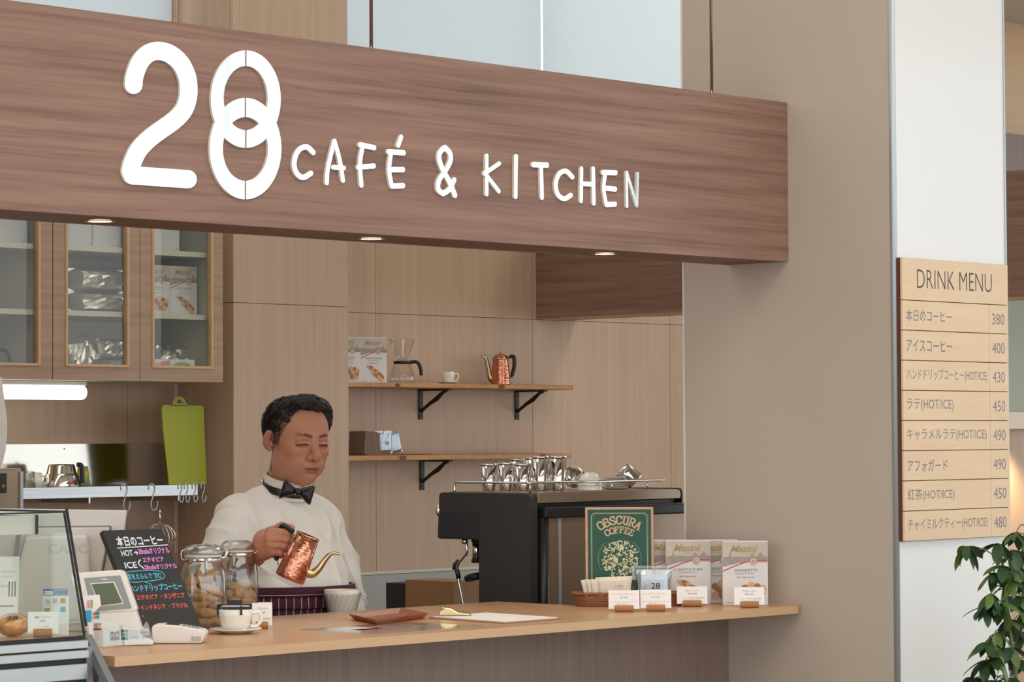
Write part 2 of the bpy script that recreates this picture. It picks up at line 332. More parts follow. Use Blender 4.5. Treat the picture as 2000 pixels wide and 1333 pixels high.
# ------------------------------------------------------------------ mesh builder
class MB:
    def __init__(s): s.v = []; s.f = []; s.M = None
    def add(s, vs, fs):
        b = len(s.v)
        s.v += [tuple(s.M @ Vector(p)) if s.M else tuple(p) for p in vs]
        s.f += [tuple(b+i for i in f) for f in fs]
        return s
    def box(s, x0, x1, y0, y1, z0, z1):
        return s.add([(x0, y0, z0), (x1, y0, z0), (x1, y1, z0), (x0, y1, z0), (x0, y0, z1), (x1, y0, z1), (x1, y1, z1), (x0, y1, z1)],
                     [(0, 3, 2, 1), (4, 5, 6, 7), (0, 1, 5, 4), (1, 2, 6, 5), (2, 3, 7, 6), (3, 0, 4, 7)])
    def prism(s, pts, y0, y1):
        n = len(pts)
        if sum(pts[i][0]*pts[(i+1) % n][1]-pts[(i+1) % n][0]*pts[i][1] for i in range(n)) < 0: pts = pts[::-1]
        return s.add([(p[0], y0, p[1]) for p in pts]+[(p[0], y1, p[1]) for p in pts],
                     [tuple(range(n)), tuple(range(2*n-1, n-1, -1))]+[(i, i+n, (i+1) % n+n, (i+1) % n) for i in range(n)])
    def prismz(s, pts, z0, z1):
        n = len(pts)
        if sum(pts[i][0]*pts[(i+1) % n][1]-pts[(i+1) % n][0]*pts[i][1] for i in range(n)) < 0: pts = pts[::-1]
        return s.add([(p[0], p[1], z0) for p in pts]+[(p[0], p[1], z1) for p in pts],
                     [tuple(range(n-1, -1, -1)), tuple(range(n, 2*n))]+[(i, (i+1) % n, (i+1) % n+n, i+n) for i in range(n)])
    def poly(s, pts, y=0.0):
        n = len(pts)
        if sum(pts[i][0]*pts[(i+1) % n][1]-pts[(i+1) % n][0]*pts[i][1] for i in range(n)) < 0: pts = pts[::-1]
        return s.add([(p[0], y, p[1]) for p in pts], [tuple(range(n))])
    def rect(s, x0, x1, z0, z1, y=0.0): return s.poly([(x0, z0), (x1, z0), (x1, z1), (x0, z1)], y)
    def oval(s, cx, cz, rx, rz, y=0.0, n=24):
        return s.poly([(cx+rx*math.cos(2*math.pi*i/n), cz+rz*math.sin(2*math.pi*i/n)) for i in range(n)], y)
    def lathe(s, prof, n=32, c=(0, 0, 0), caps=True, wob=None):
        vs = []; fs = []
        for j, (r, z) in enumerate(prof):
            for i in range(n):
                a = 2*math.pi*i/n; rr = r*(wob(a, z) if wob else 1)
                vs.append((c[0]+rr*math.cos(a), c[1]+rr*math.sin(a), c[2]+z))
        for j in range(len(prof)-1):
            for i in range(n):
                fs.append((j*n+i, j*n+(i+1) % n, (j+1)*n+(i+1) % n, (j+1)*n+i))
        if caps:
            if prof[0][0] > 1e-6: fs.append(tuple(range(n-1, -1, -1)))
            if prof[-1][0] > 1e-6: fs.append(tuple((len(prof)-1)*n+i for i in range(n)))
        return s.add(vs, fs)
    def tube(s, pts, r, n=8, caps=True, flat=1.0):
        pts = [Vector(p) for p in pts]
        rs = r if isinstance(r, (list, tuple)) else [r]*len(pts)
        vs = []; fs = []; prev = None
        for j, p in enumerate(pts):
            t = (pts[min(j+1, len(pts)-1)]-pts[max(j-1, 0)])
            t = t.normalized() if t.length > 1e-9 else Vector((0, 0, 1))
            if prev is None:
                a = Vector((0, 0, 1)) if abs(t.z) < 0.9 else Vector((0, 1, 0))
                u = t.cross(a).normalized()
            else:
                u = (prev-t*prev.dot(t)); u = u.normalized() if u.length > 1e-9 else t.orthogonal().normalized()
            w = t.cross(u); prev = u
            for i in range(n):
                a = 2*math.pi*i/n
                vs.append(tuple(p+u*(rs[j]*math.cos(a))+w*(rs[j]*flat*math.sin(a))))
        for j in range(len(pts)-1):
            for i in range(n): fs.append((j*n+i, j*n+(i+1) % n, (j+1)*n+(i+1) % n, (j+1)*n+i))
        if caps: fs.append(tuple(range(n-1, -1, -1))); fs.append(tuple((len(pts)-1)*n+i for i in range(n)))
        return s.add(vs, fs)
    def ell(s, c, r, n=20, m=12, wob=None):
        vs = [(c[0], c[1], c[2]-r[2])]; fs = []
        for j in range(1, m):
            ph = -math.pi/2+math.pi*j/m
            for i in range(n):
                a = 2*math.pi*i/n
                k = wob(a, ph) if wob else 1
                vs.append((c[0]+r[0]*k*math.cos(ph)*math.cos(a), c[1]+r[1]*k*math.cos(ph)*math.sin(a), c[2]+r[2]*k*math.sin(ph)))
        vs.append((c[0], c[1], c[2]+r[2]))
        for i in range(n):
            fs.append((0, 1+(i+1) % n, 1+i)); fs.append((len(vs)-1, 1+(m-2)*n+i, 1+(m-2)*n+(i+1) % n))
        for j in range(m-2):
            for i in range(n): fs.append((1+j*n+i, 1+j*n+(i+1) % n, 1+(j+1)*n+(i+1) % n, 1+(j+1)*n+i))
        return s.add(vs, fs)
    def stroke(s, pts, wx, wy, y0, y1, fn=None, caps=(True, True), cn=7):
        """2-D pen stroke (elliptic pen) as a solid letter limb; fn maps 2-D pen space to (x, z)"""
        P = [np.array((p[0]/wx, p[1]/wy)) for p in pts]
        n = len(P); Lf = []; Rt = []
        for i in range(n):
            a = P[max(i-1, 0)]; b = P[min(i+1, n-1)]; t = b-a; t = t/(np.hypot(*t)+1e-12); nn = np.array((-t[1], t[0]))
            Lf.append(P[i]+nn*0.5); Rt.append(P[i]-nn*0.5)
        ring = []
        def cap(c, t):
            a0 = math.atan2(t[1], t[0])
            return [c+0.5*np.array((math.cos(a0+q), math.sin(a0+q))) for q in [math.pi/2-math.pi*k/(cn+1) for k in range(1, cn+1)]]
        t1 = P[-1]-P[-2]; t0 = P[0]-P[1]
        c1 = cap(P[-1], t1) if caps[1] else []; c0 = cap(P[0], t0) if caps[0] else []
        fn = fn or (lambda x, y: (x, y))
        mp = lambda q: fn(q[0]*wx, q[1]*wy)
        # strip
        vs = []; fs = []
        for q in Lf+Rt: x, z = mp(q); vs.append((x, y0, z))
        for q in Lf+Rt: x, z = mp(q); vs.append((x, y1, z))
        for i in range(n-1):
            fs.append((i, n+i, n+i+1, i+1)); fs.append((2*n+i, 2*n+i+1, 3*n+i+1, 3*n+i))
            fs.append((i, i+1, 2*n+i+1, 2*n+i)); fs.append((n+i+1, n+i, 3*n+i, 3*n+i+1))
        s.add(vs, fs)
        for c, A, B in ((c1, Lf[-1], Rt[-1]), (c0, Rt[0], Lf[0])):
            if c:
                q = [mp(A)]+[mp(k) for k in c]+[mp(B)]
                s.prism(q, y0, y1)
        return s
    def build(s, name, mt, parent=None, loc=(0, 0, 0), rot=(0, 0, 0), smooth=False, bevel=0.0, bseg=2, solid=0.0, uv=None, auto=None):
        me = bpy.data.meshes.new(name); me.from_pydata(s.v, [], s.f)
        me.materials.append(M[mt] if isinstance(mt, str) else mt)
        if smooth: me.polygons.foreach_set('use_smooth', [True]*len(me.polygons))
        if auto: 
            me.polygons.foreach_set('use_smooth', [True]*len(me.polygons)); me.set_sharp_from_angle(angle=R(auto))
        me.validate(); me.update()
        o = bpy.data.objects.new(name, me); COL.objects.link(o)
        if parent: o.parent = parent
        o.location = loc; o.rotation_euler = rot if not isinstance(rot, (int, float)) else (0, 0, rot)
        if bevel:
            b = o.modifiers.new('bevel', 'BEVEL'); b.width = bevel; b.segments = bseg; b.limit_method = 'ANGLE'; b.angle_limit = R(40)
        if solid:
            m2 = o.modifiers.new('solid', 'SOLIDIFY'); m2.thickness = solid
        return o

def thing(name, label, cat, loc=(0, 0, 0), rot=0.0, group=None):
    o = bpy.data.objects.new(name, None); COL.objects.link(o); o.empty_display_size = 0.05
    o.location = loc; o.rotation_euler = (0, 0, rot) if isinstance(rot, (int, float)) else rot
    o['label'] = label; o['category'] = cat
    if group: o['group'] = group
    return o
def tag(o, label, cat, group=None):
    o['label'] = label; o['category'] = cat
    if group: o['group'] = group
    return o
def struct(o): o['kind'] = 'structure'; return o
def dup(o, loc=None, rot=None, label=None, group=None, parent=None):
    c = o.copy(); COL.objects.link(c)
    if parent: c.parent = parent
    if loc is not None: c.location = loc
    if rot is not None: c.rotation_euler = (0, 0, rot) if isinstance(rot, (int, float)) else rot
    if label: c['label'] = label
    if group: c['group'] = group
    for ch in [k for k in o.children]: dup(ch, parent=c)
    return c
def cr(pts, n=6, closed=False):
    P = [np.array(p, float) for p in pts]; out = []
    N = len(P)
    rng = range(N if closed else N-1)
    for i in rng:
        if closed: p0, p1, p2, p3 = P[(i-1) % N], P[i], P[(i+1) % N], P[(i+2) % N]
        else: p0, p1, p2, p3 = P[max(i-1, 0)], P[i], P[i+1], P[min(i+2, N-1)]
        for k in range(n):
            t = k/n
            out.append(tuple(0.5*((2*p1)+(-p0+p2)*t+(2*p0-5*p1+4*p2-p3)*t*t+(-p0+3*p1-3*p2+p3)*t**3)))
    if not closed: out.append(tuple(P[-1]))
    return out
_tc = {}
def text_mesh(body, bold=0.0, shear=0.0, space=1.0, res=3):
    k = (body, bold, shear, space)
    if k in _tc: return _tc[k]
    c = bpy.data.curves.new('lettering', 'FONT'); c.body = body; c.resolution_u = res; c.offset = bold; c.shear = shear; c.space_character = space
    o = bpy.data.objects.new('lettering', c); COL.objects.link(o)
    dg = bpy.context.evaluated_depsgraph_get(); dg.update()
    me = bpy.data.meshes.new_from_object(o.evaluated_get(dg))
    v = np.array([q.co[:] for q in me.vertices]); f = [tuple(p.vertices) for p in me.polygons]
    bpy.data.objects.remove(o); bpy.data.curves.remove(c); bpy.data.meshes.remove(me)
    _tc[k] = (v, f); return v, f
def text(body, mt, parent, x0, x1, z0, z1, y, bold=0.0, shear=0.0, name='lettering', space=1.0, fn=None, Mx=None, warp=None):
    """flat lettering in the XZ plane of its parent, fitted to the rectangle x0..x1, z0..z1"""
    v, f = text_mesh(body, bold, shear, space)
    lo = v.min(0); hi = v.max(0)
    sx = (x1-x0)/(hi[0]-lo[0]); sz = (z1-z0)/(hi[1]-lo[1])
    vs = []
    for p in v:
        x = x0+(p[0]-lo[0])*sx; z = z0+(p[1]-lo[1])*sz
        if warp: x, z = warp(x, z)
        vs.append((x, y, z))
    mb = MB(); mb.M = Mx; mb.add(vs, f)
    return mb.build(name, mt, parent)

# ================================================================== THE SETTING
BW = 2.79        # back wall plane
struct(MB().box(-5, 20, -9, 4.2, -0.05, 0).build('floor', 'floor'))
struct(MB().box(-5, 20, -9, 2.95, 4.6, 4.7).build('ceiling', 'ceiling'))
# customer-side glazed front wall and its mullions (behind the photographer, seen in the polished lettering)
wf = struct(MB().box(-5, 20, -8.1, -7.95, 0, 0.25).build('wall_front', 'white_wall'))
MB().box(-5, 20, -8.1, -7.95, 4.3, 4.6).build('header', 'white_wall', wf)
for x in (-5, -2.2, 0.6, 3.4, 6.2, 8.4, 10.6, 12.8, 15.0, 17.2):
    MB().box(x-0.05, x+0.05, -8.08, -7.98, 0.25, 4.3).build('mullion', 'alu', wf)
for x0, x1 in ((6.3, 8.3), (13.9, 14.95)):
    MB().box(x0, x1, -7.9, -7.89, 1.6, 4.3).build('reflection_blind', 'blind', wf)  # unseen blinds added to grey the reflections in the lettering
# back wall: laminate panels with recessed joints, windows with blinds above
wb_ = struct(MB().box(3.0, 10.6, BW+0.012, BW+0.10, 0, 2.62).build('wall_back', 'joint'))
xs = [3.2, 4.65, 5.684, 6.785, 7.584, 8.366, 9.15, 9.9, 10.6]
for i in range(len(xs)-1):
    for z0, z1 in ((0.0, 1.968), (1.968, 2.62)):
        MB().box(xs[i]+0.001, xs[i+1]-0.001, BW, BW+0.02, z0+0.001, z1-0.001).build('panel', 'ash', wb_)
MB().box(5.852, 6.40, BW, BW+0.02, 2.622, 4.4).build('panel', 'ash', wb_)
MB().box(3.2, 9.6, BW+0.0, BW+0.10, 4.4, 4.6).build('header', 'ash', wb_)
w1 = struct(MB().box(3.2, 5.9, BW+0.06, BW+0.065, 2.62, 4.4).build('window_1', 'glass'))
for x in (3.9, 5.0): MB().box(x, x+0.04, BW+0.04, BW+0.09, 2.62, 4.4).build('window_frame', 'alu', w1)
w2 = struct(MB().box(6.38, 10.6, BW+0.06, BW+0.065, 2.62, 4.4).build('window_2', 'glass'))
for x in (7.60, 8.9): MB().box(x, x+0.03, BW+0.04, BW+0.09, 2.62, 4.4).build('window_frame', 'alu', w2)
def blind(x0, x1, label):
    t = thing('roller_blind', label, 'blind', ((x0+x1)/2, BW-0.03, 2.64), group='roller blinds behind the sign')
    h = (x1-x0)/2
    m = MB(); n = 8
    m.box(-h, h, -0.0006, 0.0006, 0.02, 1.76).build('fabric', 'blind', t)
    MB().tube([(-h, 0, 0.012), (h, 0, 0.012)], 0.009, 10).build('bottom_bar', 'white_plastic', t, smooth=False)
    MB().tube([(-h, 0.0, 1.76), (h, 0.0, 1.76)], 0.022, 14).build('roller', 'white_plastic', t)
blind(4.3, 5.845, 'white roller blind in the top left corner above the big 2')
blind(6.40, 7.606, 'white roller blind right of the wooden column, behind the thin rod')
blind(7.618, 9.3, 'white roller blind ending at the beige pillar, right of the bright slit')
# wooden column in front of the back wall
CX0, CX1, CY = at(456, 600, Y=2.506)[0], at(680, 600, Y=2.506)[0], 2.506
wc = struct(MB().box(CX0+0.012, CX1-0.012, CY+0.012, BW, 0, 4.6).build('wall_center', 'joint'))
for z0, z1 in ((0, 1.968), (1.968, 4.6)):
    MB().box(CX0+0.0, CX1, CY, CY+0.014, z0+0.001, z1-0.001).build('panel', 'ash', wc)
    MB().box(CX0, CX0+0.014, CY+0.016, BW, z0+0.001, z1-0.001).build('panel', 'ash', wc)
    MB().box(CX1-0.014, CX1, CY+0.016, BW, z0+0.001, z1-0.001).build('panel', 'ash', wc)
# side walls enclosing the kitchen; unseen left one added to darken the return beam
struct(MB().box(10.6, 10.7, 2.36, 2.95, 0, 4.6).build('wall_kitchen_right', 'ash'))
struct(MB().box(2.9, 3.0, 0.75, 2.95, 0, 4.6).build('wall_kitchen_left_unseen', 'ash'))
# a warm lamp under the far unit's ledge
lp_ = bpy.data.lights.new('far_ledge_lamp', 'SPOT'); lp_.energy = 22; lp_.color = (1, 0.72, 0.40); lp_.spot_size = R(110); lp_.spot_blend = 0.9; lp_.shadow_soft_size = 0.03
lpo = bpy.data.objects.new('far_ledge_lamp', lp_); COL.objects.link(lpo); lpo.location = at(1996, 845, Y=2.08)
# beige and white pillar that carries beam and counter
PX, PY0, PY1 = 5.628, -0.2955, 0.3895
wr = struct(MB().box(PX+0.004, 6.098, PY0+0.004, PY1-0.004, 0, 4.6).build('wall_right', 'beige'))
MB().box(PX, PX+0.006, PY0+0.018, PY1, 0, 4.6).build('beige_panel', 'beige', wr)
MB().box(PX+0.002, 6.098, PY0-0.002, PY0+0.006, 0, 4.6).build('white_panel', 'white_wall', wr)
struct(MB().tube([(PX+0.008, PY0+0.010, 0), (PX+0.008, PY0+0.010, 4.6)], 0.0115, 16).build('trim_1', 'alu', smooth=True))
struct(MB().box(PX-0.0015, PX+0.001, PY1-0.003, PY1+0.0025, 0, 4.6).build('trim_2', 'white_plastic'))
struct(MB().box(6.094, 6.10, PY0-0.005, PY0+0.02, 0, 4.6).build('trim_3', 'alu'))
# far unit right of the pillar
fw = struct(MB().box(9.3, 14, 2.20, 2.35, 0, 4.6).build('wall_far', 'sage'))
fz = [at(1980, y, Y=2.2)[2] for y in (62, 275, 545, 580, 806, 838)]
MB().box(9.3, 14, 1.6, 2.2, fz[0]+0.03, 4.6).build('soffit', 'ceiling', fw)
MB().box(9.3, 14, 2.18, 2.2, fz[1], fz[0]+0.03).build('upper_panel', 'oak_edge', fw)
MB().box(9.3, 14, 2.05, 2.2, fz[2], fz[1]).build('fascia_board', 'grey_wood', fw)
MB().box(9.3, 14, 2.10, 2.2, fz[2]-0.03, fz[2]).build('lower_trim', 'oak_edge', fw)
MB().box(9.3, 14, 2.12, 2.2, fz[5], fz[4]).build('ledge', 'paper_cream', fw)
MB().box(9.3, 14, 2.19, 2.21, 0.2, fz[5]).build('lower_panel', 'ash', fw)
# low stainless backsplashes on the back wall and inner worktops
sb = tag(MB().box(6.40, 9.1, BW-0.012, BW-0.002, 0.5, at(690, 1125, Y=BW)[2]).build('steel_splashback', mat('dull_steel', '76726c', 0.28, 0.9), bevel=0.002), 'dull stainless splashback low on the wall right of the barista', 'splashback')
MB().box(6.40, 9.1, BW-0.014, BW-0.002, at(690, 1125, Y=BW)[2], at(690, 1125, Y=BW)[2]+0.012).build('top_rail', 'white_shelf', sb)
t = thing('back_worktop', 'low stainless kitchen worktop along the back wall behind the barista', 'worktop', (6.2, 2.45, 0))
MB().box(-2.2, 2.9, -0.30, 0.052, 0.80, 0.84).build('worktop', 'steel', t, bevel=0.003)
MB().box(-2.2, 2.9, -0.27, 0.05, 0.10, 0.80).build('base_cabinet', 'steel', t)
t = thing('inner_worktop', 'dark inner worktop that carries the espresso machine behind the counter', 'worktop', (5.9, 0.95, 0))
MB().box(-0.62, 1.2, -0.52, 0.45, 0.80, 0.84).build('worktop', 'steel', t, bevel=0.003)
MB().box(-0.60, 1.2, -0.50, 0.42, 0.0, 0.80).build('base_cabinet', 'char', t)

# ------------------------------------------------------------------ counter
CT = 0.0205
t = thing('counter', 'long service counter with pale wood top and grey-brown striped front', 'counter', (0, 0, 0))
x0 = 3.4475; xr = PX
pts = [(x0, 0.0)]
pts += [(xr-0.001, 0.0)] if False else []
r_ = 0.03
pts += [(xr-0.0-r_, 0.0)]+[(xr-r_+r_*math.sin(a), r_-r_*math.cos(a)) for a in (0.4, 0.8, 1.2, 1.57)]
pts += [(xr, 0.415), (5.25, 0.415), (5.25, 0.705), (x0, 0.705)]
top = MB().prismz(pts, ZC-CT, ZC-0.0012).build('edge_band', 'oak_edge', t)
MB().prismz([(p[0], p[1]) for p in pts], ZC-0.0012, ZC).build('counter_top', 'oak_top', t)
MB().box(x0+0.0, xr-0.001, 0.245, 0.30, 0.0, ZC-CT).build('front_panel', 'grey_wood', t)
MB().box(x0, x0+0.02, 0.05, 0.70, 0.0, ZC-CT).build('end_panel', 'grey_wood', t)
MB().box(x0+0.02, 5.24, 0.66, 0.70, 0.0, ZC-CT).build('back_panel', 'white_plastic', t)

# ------------------------------------------------------------------ sign beam
BY0, BY1, BZ0, BZ1 = 0.039, 0.235, 1.972, 2.377
t = thing('sign_beam', 'long dark wood-grain beam carrying the big white 28 café lettering', 'sign', (4.0, 0.137, BZ0))
def L(x, y, z): return (x-4.0, y-0.137, z-BZ0)
MB().box(2.4-4, PX-0.0005-4, BY0-0.137, BY0+0.018-0.137, 0, BZ1-BZ0).build('front_board', 'walnut', t)
MB().box(2.4-4, PX-0.0005-4, BY1-0.018-0.137, BY1-0.137, 0, BZ1-BZ0).build('back_board', 'walnut', t)
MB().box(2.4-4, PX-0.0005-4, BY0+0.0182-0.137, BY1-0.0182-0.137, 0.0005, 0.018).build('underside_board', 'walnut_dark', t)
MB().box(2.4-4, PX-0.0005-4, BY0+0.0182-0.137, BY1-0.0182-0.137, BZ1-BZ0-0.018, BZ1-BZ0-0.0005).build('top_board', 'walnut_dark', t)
sign = t
def S2(px, py): p = at(px, py, Y=BY0); return (p.x-4.0, p.z-BZ0)
YF, YB = BY0-0.137-0.006, BY0-0.137-0.0002
def sgn(name, label, strokes, wx, wy, tr=lambda p: p, caps=None):
    """strokes of one letter; the front face is mirror-polished, the edge is painted"""
    m = MB(); m2 = MB(); e = 0
    for k, st in enumerate(strokes):
        q = [tr(p) for p in st]; q = cr(q, 7) if len(q) > 2 else [q[0], tuple((np.array(q[0])+np.array(q[1]))/2), q[1]]
        cp = caps[k] if caps else (True, True)
        m.stroke(q, wx, wy, YF-0.0006-0.00015*k, YF-0.0001, S2, cp)
        m2.stroke(q, wx, wy, YF, YB, S2, cp)
    o = m.build(name, 'mirror', sign); o['label'] = label
    m2.build('letter_edge', 'sign_side', o)
    return o
z1 = lambda p: (p[0]/2.857, p[1]/2.857)
sgn('numeral', 'numeral 2', [[(735, 476), (741, 425), (770, 350), (815, 302), (870, 286), (935, 302), (995, 352), (1032, 425), (1042, 500), (1036, 560), (1012, 620), (960, 675), (890, 725), (820, 778), (768, 832), (742, 878), (724, 925), (718, 960), (730, 980)],
                             [(726, 980), (880, 991), (1038, 1002)]], 34.0, 35.5, z1)
# the linked rings of the 8
def ring(cx, cy, ro, ri, cyi, side):
    m = MB(); m2 = MB(); N = 40; g = 5.0
    def arc(cyy, rx, ry):
        a0 = math.asin(min(1, g/rx)); out = []
        for i in range(N+1):
            a = -math.pi/2+a0+(math.pi-2*a0)*i/N
            out.append((cx+side*rx*math.cos(a), cyy+ry*math.sin(a)))
        return out
    A = arc(cy, *ro); B = arc(cyi, *ri)
    for mm, ya, yb in ((m, YF-0.0006-(0.0002 if cy > 700 else 0), YF-0.0001), (m2, YF, YB)):
        for i in range(N):
            q = [S2(*z1(A[i])), S2(*z1(A[i+1])), S2(*z1(B[i+1])), S2(*z1(B[i]))]
            ys = (ya, yb); vs = [(p[0], y, p[1]) for y in ys for p in q]
            fs = [(0, 1, 2, 3), (7, 6, 5, 4), (0, 4, 5, 1), (2, 6, 7, 3)]
            if i == 0: fs.append((0, 3, 7, 4))
            if i == N-1: fs.append((1, 5, 6, 2))
            mm.add(vs, fs)
    o = m.build('numeral', 'mirror', sign); o['label'] = 'half of a linked ring forming the numeral 8'
    m2.build('letter_edge', 'sign_side', o)
for side in (-1, 1):
    ring(1360, 555, (195, 272), (123, 179), 549, side)
    ring(1358, 831, (200, 283), (126, 178), 833, side)
z2 = lambda p: (500+p[0]/2.5, 200+p[1]/2.5)
LET = [
 ('C', [[(270, 246), (240, 220), (207, 228), (184, 262), (177, 308), (190, 348), (220, 368), (258, 348)]], 8.6, 10.5),
 ('A', [[(336, 395), (342, 320), (373, 190)], [(373, 190), (398, 280), (415, 383)], [(366, 318), (419, 322)]], 7.4, 9),
 ('F', [[(498, 208), (568, 223)], [(512, 212), (498, 300), (505, 406)], [(489, 318), (565, 312)]], 7.4, 10),
 ('E', [[(637, 242), (712, 248)], [(650, 245), (640, 330), (653, 410)], [(648, 330), (708, 330)], [(653, 410), (708, 408)], [(698, 172), (684, 210)]], 7.4, 10.5),
 ('ampersand', [[(912, 222), (888, 248), (886, 285), (905, 335), (935, 390), (962, 455)], [(912, 222), (937, 250), (938, 290), (912, 340), (884, 382), (880, 425), (904, 447)], [(904, 447), (935, 425), (957, 380)]], 8.4, 10.5),
 ('K', [[(1117, 262), (1117, 450)], [(1178, 300), (1106, 350)], [(1106, 345), (1176, 436)]], 6.6, 8.6),
 ('I', [[(1260, 265), (1258, 462)]], 6.8, 9),
 ('T', [[(1343, 305), (1412, 308)], [(1382, 310), (1387, 465)]], 6.6, 10.5),
 ('C', [[(1535, 366), (1505, 338), (1472, 350), (1454, 400), (1464, 450), (1495, 472), (1527, 455)]], 7.2, 9.5),
 ('H', [[(1580, 325), (1578, 482)], [(1637, 325), (1640, 494)], [(1580, 398), (1638, 402)]], 6.2, 9),
 ('E', [[(1684, 343), (1748, 345)], [(1697, 345), (1688, 420), (1700, 498)], [(1692, 420), (1745, 425)], [(1700, 500), (1744, 498)]], 6.0, 10),
 ('N', [[(1802, 508), (1800, 345)], [(1801, 345), (1850, 505)], [(1850, 505), (1854, 350)]], 4.8, 8)]
for nm, st, wx, wy in LET:
    sgn('letter', 'letter '+nm if nm != 'ampersand' else 'ampersand', st, wx, wy, z2)
# rods the beam hangs from
for px, py, lb in ((725, 90, 'thin metal rod holding the beam in front of the blind, near its middle'), (1390, 180, 'thin metal rod holding the beam in front of the beige pillar')):
    p = at(px, py, Y=0.137)
    t = thing('suspension_rod', lb, 'rod', (p.x, 0.137, BZ1), group='rods the sign beam hangs from')
    MB().tube([(0, 0, 0.002), (0, 0, 4.6-BZ1)], 0.0042, 14).build('rod', 'chrome', t, smooth=True)
    MB().lathe([(0.012, 0.0005), (0.012, 0.003), (0.006, 0.006)], 20).build('collar', 'chrome', t, smooth=True)
# recessed downlights in the beam's underside
for px, py, lb in ((190, 432, 'left recessed round downlight under the sign beam, below the 2'), (724, 466, 'middle recessed round downlight under the sign beam, below the É'), (1173, 496, 'right recessed round downlight under the sign beam, below the H')):
    p = at(px, py, Z=BZ0)
    t = thing('downlight', lb, 'light', (p.x, 0.137, BZ0), group='downlights in the sign beam')
    MB().lathe([(0.024, -0.0005), (0.030, -0.0005), (0.0305, -0.002), (0.024, -0.0022), (0.0235, -0.0005)], 28, caps=False).build('trim_ring', 'alu', t, smooth=True)
    MB().lathe([(0.0, -0.0016), (0.0235, -0.0014)], 28, caps=False).build('bulb', 'lamp_glow', t)
    l = bpy.data.lights.new('downlight_spot', 'SPOT'); l.energy = 5; l.color = (1, 0.80, 0.6); l.spot_size = R(70); l.spot_blend = 0.7; l.shadow_soft_size = 0.02
    lo = bpy.data.objects.new('downlight_spot', l); COL.objects.link(lo); lo.location = (p.x, 0.137, BZ0-0.012)
# second beam running back over the kitchen
bx = at(1047, 623, Y=BW)
t = thing('return_beam', 'dark brown wood beam running back over the espresso machine', 'beam', (bx.x, 1.5, BZ0))
MB().box(0, 0.018, -1.08, BW-1.5-0.001, 0, BZ1-BZ0+0.0).build('side_board', 'walnut', t)
MB().box(0.0182, 0.20, -1.08, BW-1.5-0.001, 0.0005, 0.018).build('underside_board', 'oak_edge', t)
MB().box(0.20, 0.218, -1.08, BW-1.5-0.001, 0, BZ1-BZ0).build('side_board', 'walnut', t)

# ------------------------------------------------------------------ menu board
MY = -0.3145
a = at(1763, 503, Y=MY); b = at(1968, 520, Y=MY); dd = at(1763, 1059, Y=MY); c = at(1933, 700, Y=MY)
MW = b.x-a.x; MH = a.z-dd.z; mx0 = at(1763.5, 700, Y=MY).x
t = thing('drink_menu_board', 'pale wood drink menu board with rows of prices on the white pillar', 'menu board', (mx0, PY0-0.002, dd.z))
k = (b.x-mx0)
bd = MB().box(0, k, -0.0095, -0.0005, 0, MH).build('backing', 'menu_edge', t)
rows = [('DRINK MENU', None)]+list(zip(['本日のコーヒー', 'アイスコーヒー', 'ハンドドリップコーヒー(HOT/ICE)', 'ラテ(HOT/ICE)', 'キャラメルラテ(HOT/ICE)', 'アフォガード', '紅茶(HOT/ICE)', 'チャイミルクティー(HOT/ICE)'], ['380', '400', '430', '450', '490', '490', '450', '480']))
xend = [1862, 1862, 1930, 1864, 1928, 1851, 1864, 1928]
zt = MH; fr = lambda px: at(px, 700, Y=MY-0.004).x-mx0
cxp = c.x-mx0
for i, (nm, pr) in enumerate(rows):
    h = 0.1035*MH/0.691 if i == 0 else 0.0734*MH/0.691
    z0, z1_ = zt-h+0.0009, zt-0.0009
    if i == 0:
        MB().box(0.0015, k, -0.0170, -0.0097, z0, z1_).build('plank', 'menu_wood', t, bevel=0.0008)
        text(nm, 'menu_title', t, fr(1795), fr(1941), z0+0.030, z1_-0.026, -0.0172, bold=-0.012)
    else:
        MB().box(0.0015, cxp-0.0006, -0.0170, -0.0097, z0, z1_).build('plank', 'menu_wood', t, bevel=0.0008)
        MB().box(cxp+0.0006, k, -0.0170, -0.0097, z0, z1_).build('price_plank', 'menu_wood', t, bevel=0.0008)
        text(nm, 'menu_ink', t, fr(1773), fr(xend[i-1]), z0+0.021, z1_-(0.019 if 'HOT' in nm else 0.021), -0.0172, bold=0.006 if 'HOT' not in nm else 0.0)
        text(pr, 'menu_ink', t, fr(1941), fr(1965), z0+0.022, z1_-0.022, -0.0172)
    zt -= h

